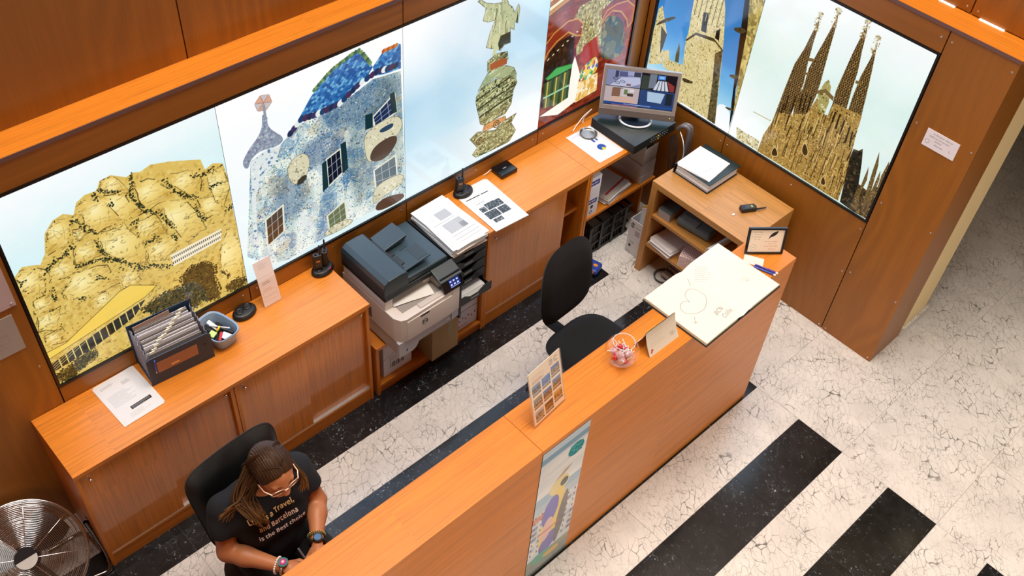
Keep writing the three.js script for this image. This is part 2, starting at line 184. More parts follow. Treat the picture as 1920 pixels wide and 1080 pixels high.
// ---------------------------------------------------------------- the prints of the backlit photos (outlines measured on the flat prints)
const ART = {rock:{outline:[-0.016,0.375,0.04,0.332,0.082,0.347,0.11,0.361,0.142,0.321,0.169,0.233,0.216,0.191,0.261,0.183,0.301,0.208,0.326,0.16,0.368,0.143,0.42,0.147,0.44,0.113,0.491,0.106,0.551,0.145,0.583,0.138,0.615,0.149,0.665,0.137,0.744,0.159,0.843,0.196,0.889,0.215,0.9,0.272,0.942,0.259,0.989,0.281,1.002,0.367,0.997,0.526,1.009,0.97,1.005,1.027,-0.018,1.008],cells:[[0.178,0.238,0.224,0.195,0.296,0.21,0.272,0.255,0.241,0.329,0.149,0.33],[0.327,0.171,0.398,0.158,0.446,0.198,0.481,0.295,0.482,0.331,0.366,0.339,0.332,0.286],[0.408,0.157,0.519,0.224,0.589,0.34,0.491,0.336,0.455,0.237],[0.446,0.11,0.507,0.118,0.55,0.206,0.529,0.228,0.43,0.151],[0.581,0.186,0.669,0.207,0.737,0.332,0.615,0.341,0.571,0.261],[0.546,0.365,0.63,0.372,0.667,0.491,0.547,0.487,0.531,0.405],[0.663,0.319,0.791,0.39,0.852,0.565,0.736,0.592,0.688,0.451],[0.376,0.345,0.488,0.346,0.547,0.487,0.539,0.61,0.44,0.528,0.361,0.432],[0.258,0.351,0.349,0.366,0.362,0.446,0.243,0.456],[0.133,0.41,0.227,0.374,0.239,0.436,0.214,0.483,0.121,0.464],[0.281,0.276,0.313,0.283,0.331,0.326,0.273,0.336],[0.561,0.52,0.672,0.518,0.708,0.589,0.613,0.627,0.545,0.587],[0.835,0.394,0.953,0.44,0.953,0.503,0.854,0.528],[0.906,0.321,0.982,0.286,0.999,0.415,0.953,0.503,0.91,0.419],[0.731,0.214,0.877,0.249,0.864,0.361,0.798,0.357,0.729,0.271],[0.037,0.341,0.115,0.388,0.092,0.495,0.036,0.486,-0.006,0.399],[0.15,0.531,0.246,0.477,0.361,0.506,0.392,0.628,0.247,0.617,0.153,0.584],[0.03,0.506,0.105,0.516,0.09,0.595,0.013,0.585],[0.014,0.599,0.118,0.601,0.093,0.717,0.005,0.672],[0.015,0.705,0.105,0.711,0.093,0.785,0.01,0.77],[0.413,0.588,0.486,0.605,0.485,0.696,0.405,0.661],[0.244,0.628,0.367,0.639,0.368,0.718,0.257,0.729],[0.907,0.686,0.967,0.626,1.004,0.768,0.986,0.955,0.871,0.945,0.878,0.779]],veg:[[0.279,0.235,0.306,0.239,0.328,0.284,0.358,0.335],[0.358,0.371,0.359,0.419,0.371,0.469,0.421,0.517],[0.244,0.45,0.293,0.455,0.359,0.474,0.439,0.533,0.507,0.605],[0.113,0.411,0.147,0.383,0.22,0.365,0.261,0.341],[0.572,0.139,0.568,0.192,0.547,0.238,0.583,0.302],[0.119,0.5,0.115,0.561],[0.4,0.153,0.408,0.191],[0.451,0.217,0.461,0.251],[0.42,0.147,0.506,0.2],[0.566,0.282,0.594,0.342,0.64,0.372],[0.707,0.226,0.733,0.301,0.777,0.352,0.836,0.388],[0.837,0.276,0.889,0.295,0.937,0.283],[0.651,0.372,0.671,0.425,0.703,0.484],[0.815,0.432,0.828,0.488,0.854,0.528],[0.685,0.513,0.699,0.552],[0.521,0.376,0.552,0.362],[0.908,0.37,0.955,0.369],[0.962,0.52,0.999,0.514],[0.495,0.61,0.559,0.621,0.636,0.679],[0.88,0.835,0.912,0.897],[0.007,0.401,0.024,0.406],[0.41,0.561,0.43,0.566],[0.309,0.545,0.343,0.572],[0.207,0.611,0.231,0.619],[0.557,0.493,0.621,0.497]],bush:[[0.674,0.77,0.73,0.734,0.798,0.747,0.851,0.791,0.831,0.863,0.846,0.944,0.824,0.99,0.733,0.948,0.68,0.856],[0.452,0.827,0.549,0.805,0.643,0.806,0.68,0.856,0.733,0.948,0.703,0.972,0.506,0.89],[0.897,0.946,0.962,0.941,1.001,0.98,0.953,0.994,0.898,0.976],[-0.008,0.941,0.08,0.932,0.084,0.994,0.024,1.01],[0.087,0.908,0.186,0.906,0.194,0.955,0.091,0.97]],wall1:[-0.009,0.797,0.089,0.796,0.381,0.672,0.437,0.667,0.553,0.738,0.49,0.767,-0.012,0.838],wallwin:[-0.011,0.867,0.487,0.779,0.413,0.844,0.353,0.861,0.21,0.894,-0.011,0.917],hotel:[0.65,0.616,0.921,0.608,0.91,0.668,0.652,0.683]},facade:{wall:[0.121,0.335,0.186,0.319,0.278,0.327,0.356,0.27,0.501,0.252,0.636,0.253,0.816,0.201,0.986,0.222,1.0,0.96,0.581,0.961,0.242,0.983,0.13,0.953,0.023,0.84],turret:[0.121,0.335,0.209,0.313,0.283,0.329,0.245,0.394,0.152,0.469,0.12,0.527,0.087,0.822,0.064,0.809],cone:[0.082,0.317,0.125,0.268,0.176,0.234,0.205,0.191,0.209,0.144,0.219,0.131,0.238,0.156,0.23,0.186,0.245,0.226,0.311,0.295,0.272,0.324,0.177,0.303,0.123,0.324,0.105,0.368,0.084,0.352],cross:[0.226,0.081],roof:[0.329,0.292,0.395,0.23,0.469,0.15,0.54,0.101,0.627,0.05,0.745,0.024,0.792,0.084,0.82,0.139,0.766,0.197,0.675,0.235,0.586,0.255,0.488,0.253,0.405,0.246,0.355,0.275],roof2:[0.82,0.139,0.886,0.082,0.976,0.077,0.989,0.087,0.987,0.21,0.894,0.203,0.83,0.189],eave:[0.342,0.286,0.406,0.24,0.477,0.249,0.549,0.25,0.624,0.248,0.676,0.224,0.727,0.199,0.786,0.183,0.844,0.172,0.908,0.18,0.98,0.185],ridge:[0.49,0.125,0.528,0.102,0.565,0.079,0.603,0.061,0.639,0.051,0.677,0.041,0.708,0.031,0.745,0.027,0.768,0.054,0.791,0.09,0.814,0.127],ridge2:[0.886,0.082,0.931,0.082,0.976,0.08],win1:[0.806,0.403,0.944,0.328,0.954,0.436,0.817,0.462],shut1:[[0.762,0.372,0.807,0.379,0.804,0.457,0.757,0.455],[0.914,0.322,0.944,0.317,0.957,0.437,0.924,0.435]],win2:[0.519,0.513,0.605,0.491,0.607,0.631,0.518,0.672],shut2:[[0.607,0.467,0.639,0.463,0.643,0.623,0.606,0.638],[0.492,0.525,0.519,0.518,0.518,0.672,0.483,0.688]],win3:[0.15,0.683,0.253,0.648,0.24,0.8,0.14,0.839],win4:[0.495,0.843,0.607,0.806,0.612,0.92,0.499,0.944],win5:[0.798,0.712,0.94,0.686,0.95,0.87,0.806,0.826],balc1:[0.303,0.446,0.362,0.414,0.409,0.424,0.429,0.47,0.417,0.526,0.38,0.572,0.331,0.572,0.3,0.518],balc2:[0.749,0.483,0.817,0.45,0.94,0.449,0.987,0.487,0.986,0.55,0.907,0.606,0.793,0.657,0.761,0.641,0.745,0.556],b2hole:[0.836,0.49,0.932,0.483,0.931,0.514,0.856,0.517],b2under:[0.798,0.568,0.937,0.554,0.963,0.605,0.876,0.683,0.767,0.65],balc3:[0.786,0.828,0.872,0.803,0.987,0.818,0.994,0.878,0.897,0.9,0.81,0.912,0.781,0.925],b3under:[0.794,0.932,0.868,0.913,0.992,0.949,0.992,0.992,0.806,0.989],balc4:[0.465,0.94,0.543,0.912,0.638,0.935,0.65,0.97,0.525,0.972,0.47,0.964]},column:{statue:[0.472,0.038,0.487,0.03,0.528,0.063,0.589,0.088,0.64,0.097,0.637,0.061,0.658,0.064,0.676,0.094,0.69,0.126,0.717,0.147,0.737,0.185,0.75,0.158,0.76,0.145,0.772,0.173,0.765,0.252,0.742,0.236,0.741,0.281,0.712,0.259,0.72,0.345,0.672,0.344,0.652,0.366,0.631,0.354,0.624,0.335,0.587,0.333,0.544,0.309,0.565,0.239,0.596,0.177,0.55,0.173,0.513,0.152,0.529,0.091],dark:[0.645,0.28,0.714,0.28,0.72,0.345,0.672,0.339,0.641,0.362,0.628,0.319],legs:[0.587,0.263,0.63,0.27,0.63,0.345,0.606,0.379,0.59,0.372,0.602,0.327],cap:[0.56,0.394,0.622,0.372,0.702,0.389,0.712,0.436,0.67,0.446,0.58,0.463,0.562,0.456],capband:[0.577,0.418,0.667,0.415,0.706,0.434,0.703,0.463,0.585,0.456],dome:[0.5,0.546,0.53,0.505,0.565,0.466,0.628,0.451,0.704,0.472,0.763,0.508,0.784,0.552,0.781,0.578,0.622,0.515,0.527,0.539],band:[0.488,0.603,0.492,0.569,0.527,0.539,0.623,0.524,0.773,0.557,0.795,0.611,0.77,0.647,0.768,0.683,0.633,0.664,0.524,0.673,0.501,0.659],lower:[0.501,0.659,0.633,0.664,0.767,0.673,0.762,0.728,0.72,0.776,0.675,0.776,0.564,0.784,0.529,0.76,0.514,0.697],shaft:[0.549,0.811,0.564,0.774,0.721,0.791,0.729,0.814,0.679,0.826,0.577,0.824],capital:[0.456,0.827,0.509,0.803,0.646,0.85,0.724,0.817,0.81,0.81,0.773,0.858,0.815,0.926,0.772,0.977,0.75,0.982,0.599,0.977,0.507,0.969,0.479,0.939,0.515,0.907]},arch:{wall:[-0.047,0.015,0.916,0.052,1.145,0.883,0.734,0.942,0.691,0.973,0.221,0.976,-0.004,0.867,-0.007,0.58,-0.008,0.384],cornice:[0.011,0.364,0.321,0.281,0.304,0.259,0.003,0.318],stone:[0.266,0.394,0.33,0.321,0.47,0.318,0.839,0.345,0.589,0.413,0.653,0.644,0.413,0.618,0.355,0.629,0.342,0.572,0.387,0.51,0.329,0.417],archring:[0.0,0.556,-0.005,0.462,0.076,0.414,0.217,0.381,0.324,0.393,0.388,0.438,0.387,0.51,0.324,0.494,0.232,0.449,0.111,0.474,0.028,0.517],opening:[0.011,0.681,0.005,0.583,0.05,0.517,0.146,0.478,0.308,0.476,0.322,0.594,0.32,0.745,0.316,0.837,0.195,0.901,0.007,0.863],awning:[0.034,0.681,0.143,0.644,0.321,0.668,0.314,0.694,0.061,0.699],glass:[0.016,0.71,0.304,0.702,0.321,0.889,0.195,0.901,0.033,0.875],white:[0.342,0.626,0.438,0.78,0.422,0.818,0.426,0.944,0.221,0.976,0.005,0.92,0.195,0.901,0.316,0.837,0.322,0.675],redpatch:[0.43,0.589,0.582,0.563,0.629,0.694,0.474,0.719,0.4,0.67],mosaic:[0.425,0.776,0.439,0.73,0.509,0.716,0.614,0.689,0.655,0.815,0.451,0.834],arch2ring:[0.608,0.476,0.655,0.429,0.763,0.417,0.892,0.429,0.987,0.486,0.992,0.583,0.947,0.606,0.917,0.55,0.832,0.481,0.722,0.446,0.654,0.468,0.612,0.49],arch2:[0.645,0.683,0.616,0.505,0.667,0.472,0.757,0.482,0.863,0.543,0.917,0.633,0.942,0.796,0.696,0.755],yellow:[0.422,0.818,0.65,0.821,0.67,0.945,0.416,0.956]},tower:{tower:[0.348,0.358,0.338,0.211,0.565,0.145,0.665,0.314,0.721,0.473,0.759,0.621,0.81,0.839,0.846,0.994,0.622,0.988,0.455,0.987,0.379,0.751,0.352,0.603,0.364,0.558],shadow:[0.672,0.585,0.737,0.539,0.78,0.739,0.846,0.994,0.757,0.992,0.716,0.753],belt:[0.352,0.603,0.438,0.529,0.625,0.505,0.737,0.539,0.743,0.553,0.647,0.522,0.444,0.544,0.358,0.612],slot1:[0.468,0.397,0.519,0.383,0.539,0.501,0.484,0.503],slot2:[0.632,0.455,0.665,0.437,0.68,0.503,0.636,0.501],left:[0.003,0.625,0.01,0.517,0.043,0.486,0.149,0.635,0.132,0.733,0.152,0.829,0.013,0.877,-0.003,0.694],leftdark:[0.07,0.603,0.149,0.635,0.132,0.733,0.116,0.772],mid:[0.131,0.75,0.203,0.718,0.231,0.776,0.382,0.759,0.483,0.977,0.402,1.007,0.381,0.872,0.168,0.833],gl:[[0.003,0.625,0.06,0.573,0.158,0.518,0.218,0.504,0.167,0.539,0.055,0.6],[0.774,0.394,0.838,0.37,0.899,0.361,0.909,0.381,0.841,0.407],[0.843,0.658,0.948,0.629,0.951,0.649,0.905,0.669],[0.888,0.854,0.986,0.835,0.984,0.848,0.934,0.862],[0.395,0.832,0.526,0.82,0.517,0.837,0.421,0.858]],wallr:[0.846,0.134,0.991,0.12,0.999,0.189,1.009,0.48,1.0,0.82,0.996,0.874,0.945,0.606,0.917,0.371],walldark:[0.813,0.173,0.881,0.153,0.925,0.33,0.955,0.57,0.954,0.718,0.994,0.839,0.993,0.963,0.951,0.805,0.882,0.499],cloud:[0.803,0.859,0.937,0.836,1.006,0.959,1.013,1.01,0.838,1.006],spire:[0.289,0.766,0.284,0.716,0.29,0.672,0.292,0.639,0.313,0.673,0.323,0.72,0.33,0.76]},spires:{s1:[0.34,0.09,0.351,0.153,0.352,0.246,0.357,0.351,0.372,0.468,0.37,0.558,0.357,0.683,0.258,0.779,0.266,0.652,0.272,0.545,0.284,0.4,0.311,0.301,0.328,0.199,0.338,0.137],s2:[0.431,0.028,0.444,0.088,0.449,0.166,0.455,0.268,0.466,0.42,0.467,0.495,0.454,0.631,0.37,0.676,0.358,0.564,0.378,0.503,0.374,0.38,0.398,0.26,0.419,0.157,0.43,0.083],s3:[0.604,0.011,0.617,0.065,0.628,0.161,0.646,0.269,0.65,0.375,0.66,0.482,0.571,0.568,0.574,0.489,0.567,0.418,0.575,0.305,0.584,0.194,0.597,0.085],s4:[0.686,0.061,0.697,0.117,0.716,0.222,0.735,0.343,0.754,0.482,0.755,0.583,0.706,0.597,0.671,0.476,0.668,0.403,0.67,0.281,0.687,0.167],body:[0.258,0.779,0.276,0.701,0.355,0.678,0.45,0.62,0.475,0.517,0.516,0.572,0.571,0.568,0.58,0.486,0.671,0.476,0.755,0.469,0.765,0.591,0.781,0.714,0.801,0.867,0.807,0.992,0.735,0.994,0.377,0.993,0.222,0.996,0.229,0.877],bridge1:[0.35,0.331,0.383,0.321,0.386,0.338,0.356,0.348],bridge2:[0.359,0.412,0.384,0.406,0.386,0.417,0.361,0.426],bridge3:[0.652,0.314,0.68,0.306,0.684,0.321,0.656,0.33],bridge4:[0.459,0.474,0.507,0.437,0.568,0.455,0.57,0.479,0.509,0.461,0.468,0.488],center:[0.475,0.517,0.476,0.465,0.489,0.408,0.506,0.382,0.531,0.412,0.552,0.501,0.548,0.58,0.49,0.612],dark:[0.801,0.867,0.78,0.728,0.78,0.661,0.811,0.656,0.829,0.633,0.854,0.711,0.883,0.83,0.888,0.998,0.821,0.991],sp:[[0.898,0.705,0.918,0.782,0.912,0.869,0.932,0.984,0.9,0.976,0.898,0.835],[0.921,0.599,0.945,0.671,0.959,0.783,0.97,0.874,0.964,0.994,0.94,0.851,0.927,0.708],[0.967,0.691,0.982,0.742,0.987,0.85,0.988,0.984,0.965,0.863],[0.991,0.617,1.006,0.661,1.014,0.818,1.017,0.988,0.997,0.858,0.983,0.715]],low:[0.888,0.998,0.883,0.83,0.956,0.841,0.995,0.775,1.014,0.818,1.019,0.994,0.909,0.999],portal:[[0.489,0.842,0.492,0.772,0.541,0.826,0.526,0.862],[0.309,0.975,0.321,0.896,0.371,0.953],[0.666,0.964,0.668,0.892,0.711,0.95]],slits:[[0.297,0.636,0.296,0.696],[0.308,0.584,0.311,0.668],[0.352,0.568,0.352,0.66],[0.387,0.536,0.397,0.622],[0.413,0.529,0.42,0.623],[0.442,0.521,0.446,0.609],[0.608,0.528,0.609,0.586],[0.637,0.526,0.639,0.608],[0.672,0.545,0.677,0.627],[0.715,0.56,0.722,0.654],[0.739,0.579,0.753,0.663]],tree:[0.041,0.926,0.107,0.932,0.215,0.928,0.22,0.99,0.064,0.999],crane:[0.121,0.783,0.248,0.776]}};
const PW = 640, PH = 700;
function path(g, p, w = PW, h = PH, close = true) { g.beginPath(); for (let i = 0; i < p.length; i += 2) g[i ? 'lineTo' : 'moveTo'](p[i] * w, p[i + 1] * h); if (close) g.closePath(); }
function smooth(g, p, w = PW, h = PH) { const n = p.length / 2, X = (i) => p[2 * (((i % n) + n) % n)] * w, Y = (i) => p[2 * (((i % n) + n) % n) + 1] * h; g.beginPath(); g.moveTo((X(0) + X(1)) / 2, (Y(0) + Y(1)) / 2); for (let i = 1; i <= n; i++) g.quadraticCurveTo(X(i), Y(i), (X(i) + X(i + 1)) / 2, (Y(i) + Y(i + 1)) / 2); g.closePath(); }
function fillp(g, p, c, sm = false) { (sm ? smooth : path)(g, p); g.fillStyle = c; g.fill(); }
function speck(g, p, n, cols, s0, s1, r, sm = false) {           // random dabs inside an outline
  g.save(); (sm ? smooth : path)(g, p); g.clip(); let a = 9, b = 9, c = -9, d = -9;
  for (let i = 0; i < p.length; i += 2) { a = Math.min(a, p[i]); c = Math.max(c, p[i]); b = Math.min(b, p[i + 1]); d = Math.max(d, p[i + 1]); }
  for (let i = 0; i < n; i++) { g.fillStyle = cols[Math.floor(r() * cols.length)]; const s = s0 + (s1 - s0) * r(), x = (a + (c - a) * r()) * PW, y = (b + (d - b) * r()) * PH; g.beginPath(); g.ellipse(x, y, s, s * (0.4 + 0.6 * r()), r() * 3.1, 0, 6.3); g.fill(); }
  g.restore();
}
function sky(g, w, h, top, mid, low, seed) {  // sky print; pale ends and puffs also paint in the uneven box backlight
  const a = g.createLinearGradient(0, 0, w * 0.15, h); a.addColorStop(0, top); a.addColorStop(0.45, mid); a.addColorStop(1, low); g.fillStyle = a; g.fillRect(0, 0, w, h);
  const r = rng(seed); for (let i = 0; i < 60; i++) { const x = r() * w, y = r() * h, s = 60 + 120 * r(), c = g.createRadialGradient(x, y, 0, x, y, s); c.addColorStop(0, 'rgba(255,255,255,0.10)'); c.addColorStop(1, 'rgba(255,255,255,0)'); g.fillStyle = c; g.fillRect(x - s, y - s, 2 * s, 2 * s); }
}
const art = {};
art.rock = canvasTex(PW, PH, (g, w, h) => {
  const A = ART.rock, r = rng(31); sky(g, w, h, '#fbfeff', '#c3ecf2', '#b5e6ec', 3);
  fillp(g, A.outline, '#dcbc62');
  speck(g, A.outline, 2600, ['rgba(236,212,132,0.5)', 'rgba(190,150,64,0.4)', 'rgba(226,200,110,0.5)', 'rgba(166,126,48,0.35)'], 2, 9, r);
  const crack = (x, y, q, n, st, lw, al) => { g.strokeStyle = 'rgba(52,38,12,' + al + ')'; g.lineWidth = lw; g.beginPath(); g.moveTo(x, y); for (let s = 0; s < n; s++) { q += (r() - 0.5) * 0.7; x += Math.cos(q) * st; y += Math.sin(q) * st; g.lineTo(x, y); } g.stroke(); };
  for (const c of A.cells) {
    let cx = 0, cy = 0, a = 9, b = 9, e = -9, f = -9; const n = c.length / 2; for (let i = 0; i < n; i++) { cx += c[2 * i] / n; cy += c[2 * i + 1] / n; a = Math.min(a, c[2 * i]); e = Math.max(e, c[2 * i]); b = Math.min(b, c[2 * i + 1]); f = Math.max(f, c[2 * i + 1]); }
    const rough = []; for (let i = 0; i < n; i++) { const k = (i + 1) % n; for (let t = 0; t < 3; t++) { const u = t / 3; rough.push(c[2 * i] + (c[2 * k] - c[2 * i]) * u + (r() - 0.5) * 0.016, c[2 * i + 1] + (c[2 * k + 1] - c[2 * i + 1]) * u + (r() - 0.5) * 0.016); } }
    const R = Math.max((e - a) * w, (f - b) * h) * 0.62, gr = g.createRadialGradient(cx * w - R * 0.25, cy * h - R * 0.3, R * 0.1, cx * w, cy * h, R); gr.addColorStop(0, '#fbeeae'); gr.addColorStop(0.5, '#eed27c'); gr.addColorStop(0.85, '#dcb95c'); gr.addColorStop(1, '#c79f45');
    g.save(); g.translate(cx * w, cy * h); for (let q = 0; q < 9; q++) { const sc = 1.06 - q * 0.05; g.save(); g.scale(sc, sc); g.translate(-cx * w, -cy * h); smooth(g, rough); g.globalAlpha = 0.3; g.fillStyle = gr; g.fill(); g.restore(); } g.restore(); g.globalAlpha = 1; for (let i = 0; i < rough.length / 2; i++) { if (r() < 0.45) continue; const k = (i + 1) % (rough.length / 2); g.lineWidth = 0.8 + 2.6 * r(); g.strokeStyle = 'rgba(50,36,12,' + (0.45 + 0.4 * r()) + ')'; g.beginPath(); g.moveTo(rough[2 * i] * w, rough[2 * i + 1] * h); g.lineTo(rough[2 * k] * w, rough[2 * k + 1] * h); g.stroke(); }
    g.save(); smooth(g, rough); g.clip();
    for (let k = 0; k < 60; k++) { g.fillStyle = r() < 0.5 ? 'rgba(255,244,190,0.28)' : 'rgba(150,112,44,0.26)'; g.beginPath(); g.ellipse((a + (e - a) * r()) * w, (b + (f - b) * r()) * h, 2 + 9 * r(), 1 + 2.5 * r(), -0.35 + 0.5 * r(), 0, 6.3); g.fill(); }
    for (let k = 0; k < 9; k++) crack((a + (e - a) * r()) * w, (b + (f - b) * r()) * h, -0.3 + 0.6 * r(), 7, 7, 0.6 + 0.5 * r(), 0.45); for (let k = 0; k < 3; k++) crack((a + (e - a) * r()) * w, (b + (f - b) * r()) * h, 1.3 + 0.6 * r(), 6, 8, 0.8, 0.5);
    g.restore();
    for (let i = 0; i < n; i++) if (r() < 0.6) { const k = (i + 1) % n; for (let t = 0; t < 6; t++) { const u = r(); g.fillStyle = r() < 0.6 ? '#2a2c16' : '#5a4a1e'; g.beginPath(); g.ellipse((c[2 * i] + (c[2 * k] - c[2 * i]) * u) * w + (r() - 0.5) * 5, (c[2 * i + 1] + (c[2 * k + 1] - c[2 * i + 1]) * u) * h + (r() - 0.5) * 5, 0.8 + 2 * r(), 0.8 + 1.4 * r(), r() * 3, 0, 6.3); g.fill(); } }
  }
  for (const v of A.veg) for (let i = 0; i < v.length - 2; i += 2) { const L = Math.hypot(v[i + 2] - v[i], v[i + 3] - v[i + 1]), n = Math.ceil(L * 420); for (let k = 0; k <= n; k++) { const t = k / n, sp = 5 + 9 * nz(1, v[i] * 90 + t * 3, v[i + 1] * 90 + t * 3); g.fillStyle = r() < 0.7 ? '#20261a' : '#3f4220'; g.beginPath(); g.ellipse((v[i] + (v[i + 2] - v[i]) * t) * w + (r() - 0.5) * sp * 1.5, (v[i + 1] + (v[i + 3] - v[i + 1]) * t) * h + (r() - 0.5) * sp * 1.5, 1 + 2.6 * r(), 1 + 2.2 * r(), r() * 3, 0, 6.3); g.fill(); } }
  g.save(); path(g, A.outline); g.clip(); for (let i = 0; i < 330; i++) { g.strokeStyle = 'rgba(50,40,14,0.6)'; g.lineWidth = 0.8 + r(); g.beginPath(); let x = r() * w, y = h * (0.3 + 0.7 * r()); g.moveTo(x, y); for (let s = 0; s < 4; s++) { x += (r() - 0.4) * 16; y += (r() - 0.5) * 12; g.lineTo(x, y); } g.stroke(); } g.restore();
  for (const b of A.bush) { fillp(g, b, 'rgba(58,47,24,0.8)', true); for (let i = 0; i < b.length; i += 2) for (let k = 0; k < 46; k++) { const u = r(), j = (i + 2) % b.length; g.fillStyle = ['#4a3a1c', '#2a2c18', '#6a5a26', '#1d2416'][Math.floor(r() * 4)]; g.beginPath(); g.ellipse((b[i] + (b[j] - b[i]) * u) * w + (r() - 0.5) * 18, (b[i + 1] + (b[j + 1] - b[i + 1]) * u) * h + (r() - 0.5) * 16, 1 + 3 * r(), 1 + 2.5 * r(), r() * 3, 0, 6.3); g.fill(); } speck(g, b, 700, ['#4a3a1c', '#2a2c18', '#5b4a20', '#1d2416', '#8a742e', '#32361a'], 1, 4, r, true); }
  fillp(g, A.wall1, '#f1cf5e'); g.lineWidth = 2; g.strokeStyle = '#5a4718'; path(g, A.wall1); g.stroke();
  for (let i = 0; i < 12; i++) { const t = 0.06 + i / 13; g.fillStyle = '#6b5320'; g.fillRect((A.wall1[0] + (0.36) * t) * w + 8, (A.wall1[1] - 0.155 * t) * h - 4, 2.5, 5); }
  g.save(); path(g, A.wallwin); g.fillStyle = '#2c2a20'; g.fill(); g.clip(); g.strokeStyle = '#e9d27e'; g.lineWidth = 3.4; for (let i = 0; i < 15; i++) { const x = 0.03 * w + i * 22; g.beginPath(); g.moveTo(x, 0); g.lineTo(x + 4, h); g.stroke(); } g.lineWidth = 1.6; for (let i = 0; i < 5; i++) { g.beginPath(); g.moveTo(0, A.wallwin[1] * h - 6 + i * 9); g.lineTo(w * 0.5, (A.wallwin[1] - 0.2) * h - 6 + i * 9); g.stroke(); }
  g.restore();
  path(g, A.hotel); g.fillStyle = '#f3ead0'; g.fill(); g.save(); path(g, A.hotel); g.clip();
  { const H = A.hotel; for (let row = 0; row < 2; row++) for (let i = 0; i < 26; i++) { const t = (i + 0.5) / 26, x = H[0] + (H[2] - H[0]) * t, y0 = H[1] + (H[3] - H[1]) * t, y1 = H[7] + (H[5] - H[7]) * t; g.fillStyle = '#5a4d34'; g.fillRect(x * w - 2, (y0 + (y1 - y0) * (0.18 + 0.44 * row)) * h, 3.4, (y1 - y0) * 0.2 * h); } } g.restore();
});
